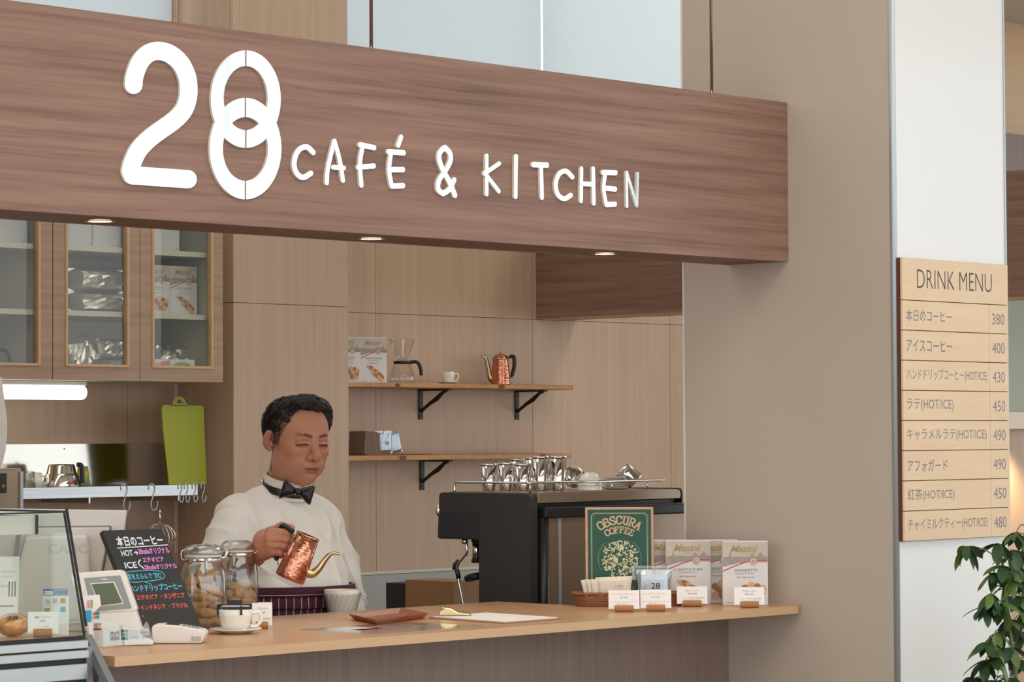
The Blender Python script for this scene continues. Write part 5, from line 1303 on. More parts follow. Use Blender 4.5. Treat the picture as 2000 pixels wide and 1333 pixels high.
# cookie jars
def jar(px, py, r, h, label, seed, lid_rot):
    p = cpos(px, py)
    t = thing('cookie_jar', label, 'jar', p, FACE)
    hb = h*0.80
    MB().lathe([(0.0, 0.0006), (r*.94, 0.0006), (r, 0.006), (r, hb*0.70), (r*.96, hb*.80), (r*.80, hb*.93), (r*.74, hb*.97), (r*.74, hb*1.02), (r*.72, hb*1.02), (r*.715, hb*.97), (r*.775, hb*.92), (r*.93, hb*.79), (r*.97, hb*.70), (r*.97, 0.007), (r*.91, 0.004), (0, 0.004)], 48, caps=False).build('jar_body', 'jar_glass', t, smooth=True)
    ld = MB().lathe([(r*.80, hb*1.05), (r*.84, hb*1.055), (r*.845, hb*1.10), (r*.80, hb*1.14), (r*.55, hb*1.20), (0.0, hb*1.215)], 48, caps=False).build('lid', 'jar_glass', t, smooth=True, solid=0.003)
    MB().lathe([(r*.76, hb*1.02), (r*.80, hb*1.025), (r*.80, hb*1.045), (r*.76, hb*1.05)], 48, caps=False).build('seal_ring', 'white_plastic', t, smooth=True)
    MB().lathe([(r*.755, hb*.955), (r*.775, hb*.96), (r*.775, hb*1.005), (r*.755, hb*1.01)], 48, caps=False).build('metal_band', 'chrome', t, smooth=True)
    m = MB(); m.M = Matrix.Rotation(lid_rot, 4, 'Z')
    m.tube(cr([(-r*.80, 0, hb*.98), (-r*.92, 0, hb*1.0), (-r*.95, 0, hb*1.08), (-r*.86, 0, hb*1.13)], 4), 0.0016, 6)
    m.tube(cr([(r*.78, .008, hb*1.0), (r*.95, .008, hb*1.02), (r*1.02, .008, hb*1.10), (r*.9, .008, hb*1.13), (r*.9, -.008, hb*1.13), (r*1.02, -.008, hb*1.10), (r*.95, -.008, hb*1.02), (r*.78, -.008, hb*1.0)], 4), 0.0018, 6)
    m.build('wire_clasp', 'chrome', t, smooth=True)
    m = MB(); m.M = Matrix.Rotation(lid_rot-R(90), 4, 'Z')
    m.tube([(r*.76, 0, hb*1.02), (r*.90, 0, hb*.93), (r*1.04, 0, hb*.80)], [0.005, 0.0035, 0.003], 8, flat=0.4); m.build('clasp_lever', 'alu', t, smooth=True)
    return p, r, hb
def cookie(name, label, cat_g, pos, kind, rnd):
    def wob(a, ph): return 1+0.10*math.sin(3*a+w0)+0.07*math.sin(7*a+2*ph+w1)+0.05*math.sin(5*ph+w2)
    w0, w1, w2 = [rnd.uniform(0, 6) for _ in range(3)]
    r3 = (0.029, 0.0120, 0.0105) if kind == 'long' else (0.0165, 0.0155, 0.012)
    m = MB().ell((0, 0, 0), r3, 16, 10, wob)
    o = m.build(name, 'biscuit' if kind == 'long' else 'biscuit2', None, pos, smooth=True)
    return tag(o, label, 'cookie', cat_g)
pj, rj, hj = jar(397, 1227, 0.0525, 0.195, 'front clip-top glass jar full of long biscotti beside the blackboard', 1, R(15))
rnd = random.Random(11)
tilts = [(-0.004, -0.012, 0.016, 5), (0.012, 0.014, 0.018, 60), (-0.018, 0.010, 0.030, 100), (0.008, -0.022, 0.036, 15), (-0.012, -0.018, 0.050, -30), (0.020, 0.005, 0.052, 80), (-0.016, 0.012, 0.062, 50), (0.004, -0.020, 0.070, 20), (-0.014, -0.016, 0.084, -20), (0.016, -0.012, 0.088, 35), (0.0, 0.015, 0.096, 90), (-0.016, -0.012, 0.106, 10), (0.012, -0.010, 0.112, -40), (0.0, 0.010, 0.122, 70)]
for k, (u, v, z, rz) in enumerate(tilts):
    q = Vector(pj)+ax*u+ay*v
    o = cookie('biscotti_cookie', 'golden almond biscotti stick inside the front glass jar', 'biscotti in the front jar', (q.x, q.y, ZC+z), 'long', rnd)
    o.rotation_euler = (R(rnd.uniform(-20, 20)), R(rnd.uniform(-34, 34)), FACE+R(rz*0.4))
pj2, rj2, hj2 = jar(464, 1206, 0.0505, 0.190, 'rear clip-top glass jar half full of round amaretti', 2, R(-5))
pos = []
for ring_, z in ((7, 0.017), (6, 0.036), (7, 0.055), (4, 0.073)):
    for k in range(ring_):
        a = 2*math.pi*k/ring_+z*40; r0 = 0.029 if ring_ > 4 else 0.020
        pos.append((r0*math.cos(a), r0*math.sin(a), z+rnd.uniform(-.003, .003)))
for k, (u, v, z) in enumerate(pos):
    q = Vector(pj2)+ax*u+ay*v
    o = cookie('amaretti_cookie', 'pale round amaretti cookie inside the rear glass jar', 'amaretti in the rear jar', (q.x, q.y, ZC+z), 'round', rnd)
    o.rotation_euler = (R(rnd.uniform(-25, 25)), R(rnd.uniform(-25, 25)), rnd.uniform(0, 6))

# blackboard
b0 = at(397, 1240, Z=ZC); XR = b0.x; bt = at(316.5, 1040, X=XR); XL = at(200, 1038.5, Y=bt.y).x
lean = math.atan2(bt.y-b0.y, bt.z-ZC); BL = math.hypot(bt.y-b0.y, bt.z-ZC); BWd = XR-XL
t = thing('blackboard_sign', 'leaning blackboard with coloured handwritten coffee menu between card reader and jars', 'sign', (XL, b0.y, ZC+0.0085), (-lean, 0, 0))
MB().box(0, BWd, 0, 0.014, 0, BL).build('board', 'board_black', t, bevel=0.0015)
mm = MB(); mm.M = Matrix.Rotation(lean, 4, 'X')
mm.tube([(BWd/2, 0.135, 0.0), (BWd/2, 0.145, BL*0.78)], 0.005, 8).build('back_leg', 'black', t)
def bt_(s_, u0, u1, v0, v1, mt, bold=0.022, shear=0.12):
    text(s_, mt, t, u0*BWd, u1*BWd, (1-v1)*BL, (1-v0)*BL, -0.0006, bold=bold, shear=shear, name='handwriting')
bt_('本日のコーヒー', .15, .93, .065, .165, 'chalk_w', 0.03)
def bline(pts, mt, w=0.0022, closed=False):
    m = MB(); q = [(u*BWd, (1-v)*BL) for u, v in pts]; q = cr(q, 4) if len(q) > 2 else [q[0], ((q[0][0]+q[1][0])/2, (q[0][1]+q[1][1])/2), q[1]]
    m.stroke(q, w, w, -0.0009, -0.0004, None); m.build('handwriting', mt, t)
bline([(.13, .178), (.98, .166)], 'chalk_w')
bt_('HOT', .15, .35, .20, .258, 'chalk_w'); bline([(.37, .23), (.42, .228)], 'chalk_w'); bline([(.40, .215), (.425, .228), (.405, .245)], 'chalk_w')
bt_('28cafeオリジナル', .44, .97, .185, .248, 'chalk_p', 0.03)
bt_('ICE', .13, .34, .315, .375, 'chalk_w'); bline([(.42, .30), (.37, .335), (.43, .385)], 'chalk_w', 0.0030)
bt_('エチオピア', .46, .82, .275, .325, 'chalk_p', 0.03)
bt_('28cafeオリジナル', .44, .99, .345, .398, 'chalk_p', 0.03)
bline([(.07, .46), (.09, .42), (.25, .405), (.5, .405), (.68, .42), (.72, .455), (.66, .49), (.45, .505), (.2, .51), (.09, .495), (.065, .455)], 'chalk_c', 0.0016)
bline([(.35, .51), (.44, .535)], 'chalk_c', 0.0016)
bt_('豆をえらんで 飲む', .10, .67, .425, .49, 'chalk_c', 0.022)
bt_('ハンドドリップコーヒー', .06, .94, .535, .60, 'chalk_c', 0.03)
bt_('・エチオピア ・タンザニア', .07, .93, .63, .68, 'chalk_o', 0.025)
bt_('・インドネシア ・ブラジル', .07, .91, .725, .775, 'chalk_o', 0.025)
bt_('・', .10, .115, .82, .84, 'chalk_o', 0.03)

# payment terminal
p = cpos(350, 1259)
t = thing('payment_terminal', 'white card payment terminal lying in front of the blackboard', 'terminal', p, FACE)
prof = [(-0.056, 0.004), (-0.050, 0.001), (0.046, 0.001), (0.054, 0.018), (0.055, 0.024), (0.048, 0.029), (0.0, 0.038), (-0.035, 0.041), (-0.053, 0.040), (-0.058, 0.034)]
MB().prism(prof, 0.0, 0.060).build('housing', 'white_plastic', t, bevel=0.004, bseg=3)
def topf(u, v, dz=0.0006): # points on the sloping keypad face
    z = 0.038-(u)*0.19 if u > 0 else 0.038-u*0.08
    return (u, v, z+dz)
m = MB(); m.add([topf(-0.030, 0.006), topf(-0.002, 0.006), topf(-0.002, 0.054), topf(-0.030, 0.054)], [(0, 1, 2, 3)]); m.build('screen', 'black', t)
for i in range(4):
    for j in range(3):
        m = MB(); c_ = topf(0.008+i*0.009, 0.014+j*0.016, 0.0004); m.box(c_[0]-0.003, c_[0]+0.003, c_[1]-0.006, c_[1]+0.006, c_[2]-0.001, c_[2]+0.0012).build('key', 'grey_plastic', t)
for i in range(8): MB().box(0.024+i*0.0028, 0.0252+i*0.0028, -0.0006, 0.0, 0.006, 0.016).build('grille_slot', 'grey_plastic', t)

# customer display
p = cpos(233, 1262)
dA = 5.8/CF
t = thing('customer_display', 'white customer display with grey bezel and olive screen', 'display', p, FACE)
# local frame: x right, z up seen from the front; pixel offset helper
def lq(px, py): return ((px-233)*dA, (1262-py)*dA)
dy0 = 0.03
bez = [lq(*q) for q in ((133, 1128), (136, 1122), (228, 1116), (238, 1119), (266, 1192), (262, 1196), (160, 1200))]
def slab(pts, y0, y1, lean_=0.25):
    # panel leaning back: y grows with height
    n = len(pts); f = lambda x, z, y: (x, y+z*lean_, max(z, 0.0008))
    m = MB(); 
    if sum(pts[i][0]*pts[(i+1) % n][1]-pts[(i+1) % n][0]*pts[i][1] for i in range(n)) < 0: pts = pts[::-1]
    m.add([f(x, z, y0) for x, z in pts]+[f(x, z, y1) for x, z in pts], [tuple(range(n)), tuple(range(2*n-1, n-1, -1))]+[(i, i+n, (i+1) % n+n, (i+1) % n) for i in range(n)])
    return m
slab(bez, -0.006, 0.022).build('display_head', 'white_plastic', t, bevel=0.003)
slab([lq(*q) for q in ((160, 1131), (231, 1126), (256, 1190), (178, 1196))], -0.0068, -0.0062).build('grey_bezel', 'grey_plastic', t)
slab([lq(*q) for q in ((172, 1141), (220, 1138), (240, 1181), (193, 1186))], -0.0074, -0.0069).build('screen_rim', 'white_plastic', t)
slab([lq(*q) for q in ((175, 1143), (218, 1140), (237, 1179), (195, 1184))], -0.0080, -0.0075).build('lcd_screen', 'lcd', t)
v, f = text_mesh('CASIO', 0.02)
lo = v.min(0); hi = v.max(0); q0 = lq(193, 1135); s_ = 0.0135/(hi[0]-lo[0])
m = MB(); m.add([((u[0]-lo[0])*s_+q0[0], -0.0070+((u[1]-lo[1])*s_+q0[1])*0.25, (u[1]-lo[1])*s_+q0[1]) for u in v], f); m.build('lettering', 'paper', t)
slab([lq(*q) for q in ((160, 1200), (262, 1192), (282, 1248), (296, 1254), (298, 1262), (176, 1262))], -0.002, 0.030, 0.22).build('base', 'white_plastic', t, bevel=0.002)
# acrylic stand with card brand marks
p = cpos(232, 1266)
t = thing('card_logo_stand', 'clear acrylic stand with colourful payment card marks in front of the display', 'card stand', p, FACE)
def l2(px, py): return ((px-232)*dA, (1266-py)*dA)
slab([l2(*q) for q in ((186, 1266), (300, 1258), (288, 1218), (284, 1216), (272, 1236), (186, 1206), (178, 1192))], -0.0020, -0.0008, 0.12).build('acrylic_front', 'acrylic', t)
slab([l2(*q) for q in ((190, 1265), (292, 1257), (284, 1228), (196, 1234))], 0.0, 0.001, 0.12).build('paper_insert', 'paper', t)
slab([l2(*q) for q in ((160, 1166), (193, 1164), (196, 1185), (180, 1200), (186, 1262), (176, 1240))], 0.001, 0.002, 0.12).build('paper_insert', 'paper', t)
def logo(parts):
    for px0, px1, py0, py1, mt in parts:
        slab([l2(px0, py1), l2(px1, py1), l2(px1, py0), l2(px0, py0)], -0.0008, -0.0002, 0.12).build('card_mark', mt, t)
logo([(215.5, 221, 1235, 1252, 'blue'), (221.5, 227, 1236, 1252, 'red'), (227.5, 233, 1234, 1251, 'green'), (236, 250, 1231, 1251, 'teal'), (252, 270, 1231, 1249, 'carton'), (272, 290, 1229, 1247, 'box_white'), (278, 290, 1242, 1247, 'orange'), (181, 187, 1198, 1211, 'red'), (187, 193.5, 1197, 1211, 'teal'), (183, 197, 1219, 1232, 'black'), (164, 178, 1194, 1216, 'sky_blue'), (170, 174, 1174, 1190, 'pink_print'), (176, 180, 1174, 1190, 'leafpic')])
def ltext(s_, px0, px1, py0, py1, mt):
    a0 = l2(px0, py1); a1 = l2(px1, py0)
    text(s_, mt, t, a0[0], a1[0], a0[1], a1[1], 0, warp=None)
    o = COL.objects[-1]
    for vv in o.data.vertices: vv.co.y = -0.0010+vv.co.z*0.12
ltext('JCB', 216, 232.5, 1240, 1246, 'paper'); ltext('AMERICAN', 237, 249, 1236, 1240, 'paper'); ltext('EXPRESS', 237, 249, 1242, 1246, 'paper')
ltext('DISCOVER', 273, 289, 1235, 1239, 'ink'); ltext('Diners Club', 254, 268, 1244, 1247, 'blue'); ltext('UnionPay', 182, 193, 1202, 1206, 'paper')
for cx_, mt in ((187.5, 'red'), (192.5, 'yellow')):
    a0 = l2(cx_, 1225); m = MB(); m.oval(a0[0], a0[1], 0.0045, 0.0045, 0); o = m.build('card_mark', mt, t)
    for vv in o.data.vertices: vv.co.y = -0.0011+vv.co.z*0.12

# point-of-sale monitor seen from behind
dM = 6.25/CF
p = at(150, 1215, Z=ZC); p = dp(150, 1222, 6.25); p.z = ZC
t = thing('register_monitor', 'big white register monitor seen from behind through the glass case', 'monitor', p, FACE)
cz_ = pr_ = None
def hz(px, py): # local coordinates on the plane facing the photographer at the monitor
    q = dp(px, py, 6.25); d = q-p
    return (d.dot(Vector((math.cos(FACE), math.sin(FACE), 0))), d.z)
def slabm(pts, y0, y1, nm, mt, lean_=-0.22, bev=0.0):
    q = [hz(*a) for a in pts]; n = len(q)
    if sum(q[i][0]*q[(i+1) % n][1]-q[(i+1) % n][0]*q[i][1] for i in range(n)) < 0: q = q[::-1]
    f = lambda x, z, y: (x, y+z*lean_, max(z, 0.001))
    m = MB(); m.add([f(x, z, y0) for x, z in q]+[f(x, z, y1) for x, z in q], [tuple(range(n)), tuple(range(2*n-1, n-1, -1))]+[(i, i+n, (i+1) % n+n, (i+1) % n) for i in range(n)])
    return m.build(nm, mt, t, bevel=bev)
slabm([(-60, 992), (249, 996.5), (251, 1000), (232, 1120), (-60, 1150)], 0.0, 0.03, 'monitor_back', 'white_plastic', bev=0.002)
slabm([(-50, 1030), (70, 1027), (222, 1026), (224, 1029), (206, 1117), (-50, 1130)], -0.001, -0.0002, 'groove_frame', 'grey_plastic')
slabm([(-50, 1033), (70, 1030), (219, 1029), (220, 1031), (202, 1118), (-50, 1132)], -0.012, -0.0011, 'raised_back_cover', 'white_plastic', bev=0.002)
slabm([(60, 1045), (180, 1042), (186, 1210), (20, 1222), (30, 1150)], -0.030, -0.0125, 'stand_cover', 'white_plastic', bev=0.008)
slabm([(43, 1044), (52, 1043), (31, 1168), (22, 1170)], -0.036, -0.0305, 'side_strut', 'grey_plastic')
v, f = text_mesh('CASIO', 0.03); lo = v.min(0); hi = v.max(0); q0 = hz(103, 1080); s_ = (hz(183, 1080)[0]-q0[0])/(hi[0]-lo[0])
m = MB(); m.add([((u[0]-lo[0])*s_+q0[0], -0.0306-0.22*((u[1]-lo[1])*s_+q0[1]), (u[1]-lo[1])*s_*0.9+q0[1]) for u in v], f)
m.build('embossed_lettering', mat('embossed_white', 'c9c4be', 0.5), t)
p0 = hz(150, 1222)
MB().box(-0.14, 0.06, -0.01, 0.12, 0.0004, 0.020).build('base', 'white_plastic', t, bevel=0.004)
# payment marks sheet on the counter behind the glass
dS = 5.75
p = dp(108, 1222, dS); p.z = ZC
t = thing('payment_notice', 'small white notice with blue header listing payment services', 'notice', p, FACE)
def ls(px, py): q = dp(px, py, dS)-p; return (q.dot(ax), q.z)
def rp(x0, x1, y0, y1, mt, k, nm='print'):
    a0 = ls(x0, y1); a1 = ls(x1, y0); return MB().rect(a0[0], a1[0], a0[1], a1[1], -0.0006-0.0002*k).build(nm, mt, t)
a0 = ls(83, 1222); a1 = ls(134, 1150)
MB().box(a0[0], a1[0], 0, 0.001, 0.0005, a1[1]).build('sheet', 'paper', t)
rp(84, 133, 1150.5, 1164, 'blue', 0); rp(86, 103, 1155, 1163, 'paper', 1)
for x0_, x1_, y0_, y1_, mt in ((86, 98, 1170, 1184, 'box_white'), (103, 112, 1170, 1180, 'carton'), (118, 128, 1169, 1179, 'yellow'), (118, 128, 1186, 1196, 'sky_blue'), (86, 98, 1188, 1198, 'leafpic')): rp(x0_, x1_, y0_, y1_, mt, 1, 'service_mark')
def st(s_, x0, x1, y0, y1, mt, k=2): a0 = ls(x0, y1); a1 = ls(x1, y0); text(s_, mt, t, a0[0], a1[0], a0[1], a1[1], -0.0006-0.0002*k)
st('お支払いご利用いただけます', 105, 132, 1152, 1156, 'paper'); st('キャッシュレス', 105, 132, 1158, 1163, 'paper'); st('Pay', 91, 97, 1174, 1179, 'ink'); st('Q+', 104, 112, 1170, 1177, 'ink'); st('iD', 119, 127, 1171, 1177, 'ink'); st('電子マネー', 87, 102, 1157, 1161, 'blue')

# ================================================================== GLASS SHOWCASE
GX, GZ0, GZ1, GY0, GY1 = 3.374, 1.149, 1.389, 0.0, 0.065
t = thing('glass_showcase', 'slant-fronted glass pastry showcase with steel base at the left edge', 'showcase', (2.9, 0.2, 0))
ox, oy = 2.9, 0.2
xl = 2.35-ox; xr_ = GX-ox
def yz_prism(pts, x0, x1):
    n = len(pts)
    m = MB()
    if sum(pts[i][0]*pts[(i+1) % n][1]-pts[(i+1) % n][0]*pts[i][1] for i in range(n)) > 0: pts = pts[::-1]
    m.add([(x0, p[0], p[1]) for p in pts]+[(x1, p[0], p[1]) for p in pts], [tuple(range(n)), tuple(range(2*n-1, n-1, -1))]+[(i, i+n, (i+1) % n+n, (i+1) % n) for i in range(n)])
    return m
fy0, fy1 = GY0-oy, GY1-oy; by = 0.34-oy
yz_prism([(fy0, GZ0), (fy0+0.004, GZ0), (fy1+0.004, GZ1), (fy1, GZ1)], xl, xr_-0.004).build('front_glass', 'glass_green', t)
yz_prism([(fy0+0.006, GZ0), (by, GZ0), (by, GZ1), (fy1+0.006, GZ1)], xr_+0.004, xr_+0.008).build('end_glass', 'glass_green', t)
MB().box(xl, xr_, fy1+0.006, by, GZ1-0.005, GZ1).build('top_glass', 'glass_green', t)
for (a_, b_, w) in (((xr_-0.001, fy0-0.001, GZ0), (xr_-0.001, fy1-0.001, GZ1), 0.0018), ((xr_+0.013, fy0+0.012, GZ0+0.018), (xr_+0.013, fy1+0.010, GZ1+0.007), 0.0020)):
    yz_prism([(a_[1]-w, a_[2]), (a_[1]+w, a_[2]), (b_[1]+w, b_[2]), (b_[1]-w, b_[2])], a_[0]-w, a_[0]+w).build('black_edge_strip', 'black_edge', t)
MB().box(xl, xr_, fy1-0.003, fy1+0.003, GZ1-0.002, GZ1+0.001).build('black_edge_strip', 'black_edge', t)
MB().box(xr_-0.002, xr_+0.006, fy1, by, GZ1-0.001, GZ1+0.002).build('black_edge_strip', 'black_edge', t)
MB().box(xl, xr_, fy0-0.003, fy0+0.005, GZ0-0.006, GZ0+0.001).build('black_edge_strip', 'black_edge', t)
MB().box(xl, xr_, by-0.004, by+0.002, GZ0, GZ1).build('back_glass', 'glass_green', t)
MB().box(xl, xr_+0.005, fy0+0.002, by, GZ0-0.020, GZ0-0.0012).build('case_floor', 'oak_top', t)
q = [(GZ0-0.0065, GZ0-0.024, -0.008), (GZ0-0.0255, GZ0-0.043, -0.010), (GZ0-0.052, GZ0-0.084, -0.006)]
for z1_, z0_, dy in q: MB().box(xl, xr_+0.004, fy0+dy, fy0+0.03, z0_, z1_).build('steel_band', 'steel_h', t, bevel=0.002)
MB().box(xl, xr_+0.004, fy0+0.006, by, 0.08, GZ0-0.021).build('base_cabinet', 'char', t)
MB().box(xl, xr_+0.004, fy0-0.008, fy0+0.03, 0.10, GZ0-0.090).build('lower_front', 'steel_h', t)
a_ = at(180, 1240, X=3.41); b_ = at(226, 1333, X=3.41); s_ = (b_.y-a_.y)/(b_.z-a_.z)
zz = 0.9; yy = a_.y+(zz-a_.z)*s_
yz_prism([(a_.y-oy, a_.z), (a_.y-oy+0.026, a_.z), (yy-oy+0.026, zz), (yy-oy, zz)], xr_+0.020, xr_+0.036).build('slanted_end_bar', 'alu_dark', t, bevel=0.001)
MB().box(xr_+0.005, xr_+0.020, fy0-0.0, by, 0.6, GZ0-0.02).build('end_panel', 'alu_dark', t)
MB().box(xl, at(67, 1025, Y=0.16).x-ox, 0.155-oy, 0.160-oy, at(67, 1043, Y=.16).z, GZ1-0.008).build('frosted_panel', 'white_plastic', t)
MB().box(at(66, 1025, Y=0.16).x-ox, at(69, 1025, Y=0.16).x-ox, 0.150-oy, 0.161-oy, at(67, 1044, Y=.16).z, GZ1-0.006).build('black_edge_strip', 'black_edge', t)
# menu sheet inside, at the left edge
p = at(5, 1172, Y=0.24)
t = thing('product_sheet', 'white printed product sheet behind the showcase glass at the left edge', 'sheet', (p.x, 0.24, GZ0-0.001), (R(-8), 0, FACE))
dd_ = 5.35/CF
MB().box(-0.06, 0.030, 0, 0.0008, 0.0006, 0.150).build('sheet', 'paper', t)
for k, (s_, x0_, x1_, z0_, z1_) in enumerate((('オリジナルコーヒー', -0.005, 0.024, 0.118, 0.122), ('ドリップバッグ', -0.004, 0.018, 0.108, 0.112), ('ギフトセット', -0.015, 0.010, 0.088, 0.094))):
    text(s_, 'ink_grey', t, x0_, x1_, z0_, z1_, -0.0004)
for k in range(3): MB().box(0.010+k*0.006, 0.012+k*0.006, -0.0006, -0.0001, 0.070, 0.100).build('printed_bar', 'ink_grey', t)
MB().box(-0.01, 0.022, -0.0006, -0.0001, 0.050, 0.052).build('printed_bar', 'ink_grey', t)
# buns
def bun(px, py, Y, lb, r):
    p = at(px, py, Y=Y)
    t = thing('wrapped_bun', lb, 'bread', (p.x, Y, GZ0-0.0008), FACE, 'wrapped buns in the showcase')
    MB().ell((0, 0, 0.022), (r, r*.92, 0.0215), 26, 16, lambda a, ph: 1+0.03*math.sin(5*a+ph)).build('bread', 'bread', t, smooth=True)
    v, f = text_mesh('28', 0.03); lo = v.min(0); hi = v.max(0)
    vs = []
    for u in v:
        x = (u[0]-lo[0])/(hi[0]-lo[0])*0.022-0.008; zf = (u[1]-lo[1])/(hi[1]-lo[1])
        ph = 0.55+0.45*zf; zz_ = 0.022+0.0222*math.sin(ph); rr_ = r*.92*math.cos(ph)*math.sqrt(max(0, 1-(x/r)**2))
        vs.append((x, -rr_-0.0008, zz_+0.0006))
    m = MB(); m.add(vs, f); m.build('branded_mark', 'ink', t)
    rnd = random.Random(int(px+60)); 
    MB().ell((0, 0, 0.0235), (r*1.10, r*1.02, 0.0228), 22, 12, lambda a, ph: 1+rnd.uniform(-.035, .05)).build('cellophane', 'acrylic', t)
bun(25, 1225, 0.10, 'orange glazed bun marked 28 in cellophane in the showcase', 0.030)
bun(-42, 1232, 0.12, 'second wrapped bun cut off by the photo\'s left edge', 0.030)
pc = at(84, 1243, Z=GZ0)
pc = at(84, 1241, Y=0.045)
card(0, 0, 62, 44, 'white price card in a cork holder inside the glass showcase', [('塩麹レーズンパン', .22, .72, .70, .80, 'ink'), ('150円', .38, .56, .52, .62, 'ink_grey'), ('しっとりとした食感の', .28, .70, .28, .35, 'ink_grey'), ('手作りパン', .30, .66, .16, .23, 'ink_grey')], 5.2, sh=4, parent_y=(pc.x, 0.045, GZ0-0.0008))

# ================================================================== THE BARISTA
def surface_nets(Fd, o, h):
    ins = Fd < 0
    nx, ny, nz = Fd.shape
    c = [ins[i:nx-1+i, j:ny-1+j, k:nz-1+k] for i in (0, 1) for j in (0, 1) for k in (0, 1)]
    al = np.logical_and.reduce(c); an = np.logical_or.reduce(c)
    I = np.argwhere(an & ~al)
    idx = -np.ones((nx-1, ny-1, nz-1), np.int32); idx[I[:, 0], I[:, 1], I[:, 2]] = np.arange(len(I))
    acc = np.zeros((len(I), 3)); cnt = np.zeros(len(I))
    cor = [(i, j, k) for i in (0, 1) for j in (0, 1) for k in (0, 1)]
    val = {q: Fd[I[:, 0]+q[0], I[:, 1]+q[1], I[:, 2]+q[2]] for q in cor}
    for a in cor:
        for ax_ in range(3):
            if a[ax_]: continue
            b = list(a); b[ax_] = 1; b = tuple(b)
            va, vb = val[a], val[b]; m = (va < 0) != (vb < 0)
            tt = np.where(m, va/(va-vb+1e-12), 0)
            for k in range(3): acc[:, k] += np.where(m, a[k]+(tt if k == ax_ else 0), 0)
            cnt += m
    V = (I+acc/cnt[:, None])*h+np.array(o)
    Fs = []
    for ax_ in range(3):
        sl0 = [slice(1, n-1) for n in Fd.shape]; sl1 = list(sl0)
        sl0[ax_] = slice(0, Fd.shape[ax_]-1); sl1[ax_] = slice(1, Fd.shape[ax_])
        A = ins[tuple(sl0)]; B = ins[tuple(sl1)]
        E_ = np.argwhere(A != B); s_ = A[E_[:, 0], E_[:, 1], E_[:, 2]]
        base = E_.copy()
        for k in range(3):
            if k != ax_: base[:, k] += 1
        u, v = [(1, 2), (2, 0), (0, 1)][ax_]
        def g(du, dv):
            q = base.copy(); q[:, u] -= du; q[:, v] -= dv
            return idx[q[:, 0], q[:, 1], q[:, 2]]
        Q = np.stack([g(1, 1), g(0, 1), g(0, 0), g(1, 0)], 1)
        Q[~s_] = Q[~s_][:, ::-1]
        Fs.append(Q)
    return V, np.concatenate(Fs)
class Sdf:
    def __init__(s, lo, hi, h):
        s.h = h; s.lo = np.array(lo, float); n = np.ceil((np.array(hi)-s.lo)/h).astype(int)+1
        s.n = n; s.F = np.full(n, 0.04, np.float32)
        s.ax = [(s.lo[k]+np.arange(n[k])*h).astype(np.float32) for k in range(3)]
    def reg(s, lo, hi, k):
        sl = []
        for i in range(3):
            a = int(np.floor((lo[i]-k-s.lo[i])/s.h)); b = int(np.ceil((hi[i]+k-s.lo[i])/s.h))+1
            sl.append(slice(max(a, 0), max(0, min(b, s.n[i]))))
        X, Y, Z = np.meshgrid(*[s.ax[i][sl[i]] for i in range(3)], indexing='ij', sparse=True)
        return tuple(sl), X, Y, Z
    def comb(s, sl, d, k, sub):
        f = s.F[sl]
        if sub:
            d = -d
            h = np.maximum(k-np.abs(f-d), 0)/k; s.F[sl] = np.maximum(f, d)+h*h*k*0.25
        else:
            h = np.maximum(k-np.abs(f-d), 0)/k; s.F[sl] = np.minimum(f, d)-h*h*k*0.25
    def cap(s, p0, r0, p1, r1, k=0.01, sub=False):
        p0 = np.array(p0, float); p1 = np.array(p1, float); m = max(r0, r1)+0.012
        sl, X, Y, Z = s.reg(np.minimum(p0, p1)-m, np.maximum(p0, p1)+m, k)
        d = p1-p0; L2 = d@d+1e-12
        t = np.clip(((X-p0[0])*d[0]+(Y-p0[1])*d[1]+(Z-p0[2])*d[2])/L2, 0, 1)
        D = np.sqrt((X-p0[0]-t*d[0])**2+(Y-p0[1]-t*d[1])**2+(Z-p0[2]-t*d[2])**2)-(r0+(r1-r0)*t)
        s.comb(sl, D, k, sub); return s
    def chain(s, pts, rs, k=0.006):
        for i in range(len(pts)-1): s.cap(pts[i], rs[i], pts[i+1], rs[i+1], k)
        return s
    def ell(s, c, r, k=0.01, rot=None, sub=False):
        c = np.array(c, float); r = np.array(r, float); m = max(r)+0.012 if rot is not None else r+0.012
        sl, X, Y, Z = s.reg(c-m, c+m, k)
        x, y, z = X-c[0], Y-c[1], Z-c[2]
        if rot is not None:
            Mi = np.array(Euler([R(a) for a in rot]).to_matrix().inverted())
            x, y, z = [Mi[i, 0]*x+Mi[i, 1]*y+Mi[i, 2]*z for i in range(3)]
        k0 = np.sqrt((x/r[0])**2+(y/r[1])**2+(z/r[2])**2); k1 = np.sqrt((x/r[0]**2)**2+(y/r[1]**2)**2+(z/r[2]**2)**2)+1e-9
        s.comb(sl, k0*(k0-1)/k1, k, sub); return s
    def grid(s): return np.meshgrid(*s.ax, indexing='ij', sparse=True)
    def mesh(s): return surface_nets(s.F, s.lo, s.h)
def np_obj(name, V, Fq, mt, parent, col=None, smooth=True):
    me = bpy.data.meshes.new(name)
    me.vertices.add(len(V)); me.vertices.foreach_set('co', np.asarray(V, np.float32).ravel())
    me.loops.add(len(Fq)*4); me.loops.foreach_set('vertex_index', np.asarray(Fq, np.int32).ravel())
    me.polygons.add(len(Fq)); me.polygons.foreach_set('loop_start', np.arange(len(Fq), dtype=np.int32)*4)
    me.update(calc_edges=True); me.validate()
    if smooth: me.polygons.foreach_set('use_smooth', [True]*len(me.polygons))
    me.materials.append(M[mt] if isinstance(mt, str) else mt)
    if col is not None:
        a = me.attributes.new('Col', 'FLOAT_COLOR', 'POINT'); a.data.foreach_set('color', np.asarray(col, np.float32).ravel())
    o = bpy.data.objects.new(name, me); COL.objects.link(o)
    if parent: o.parent = parent
    return o

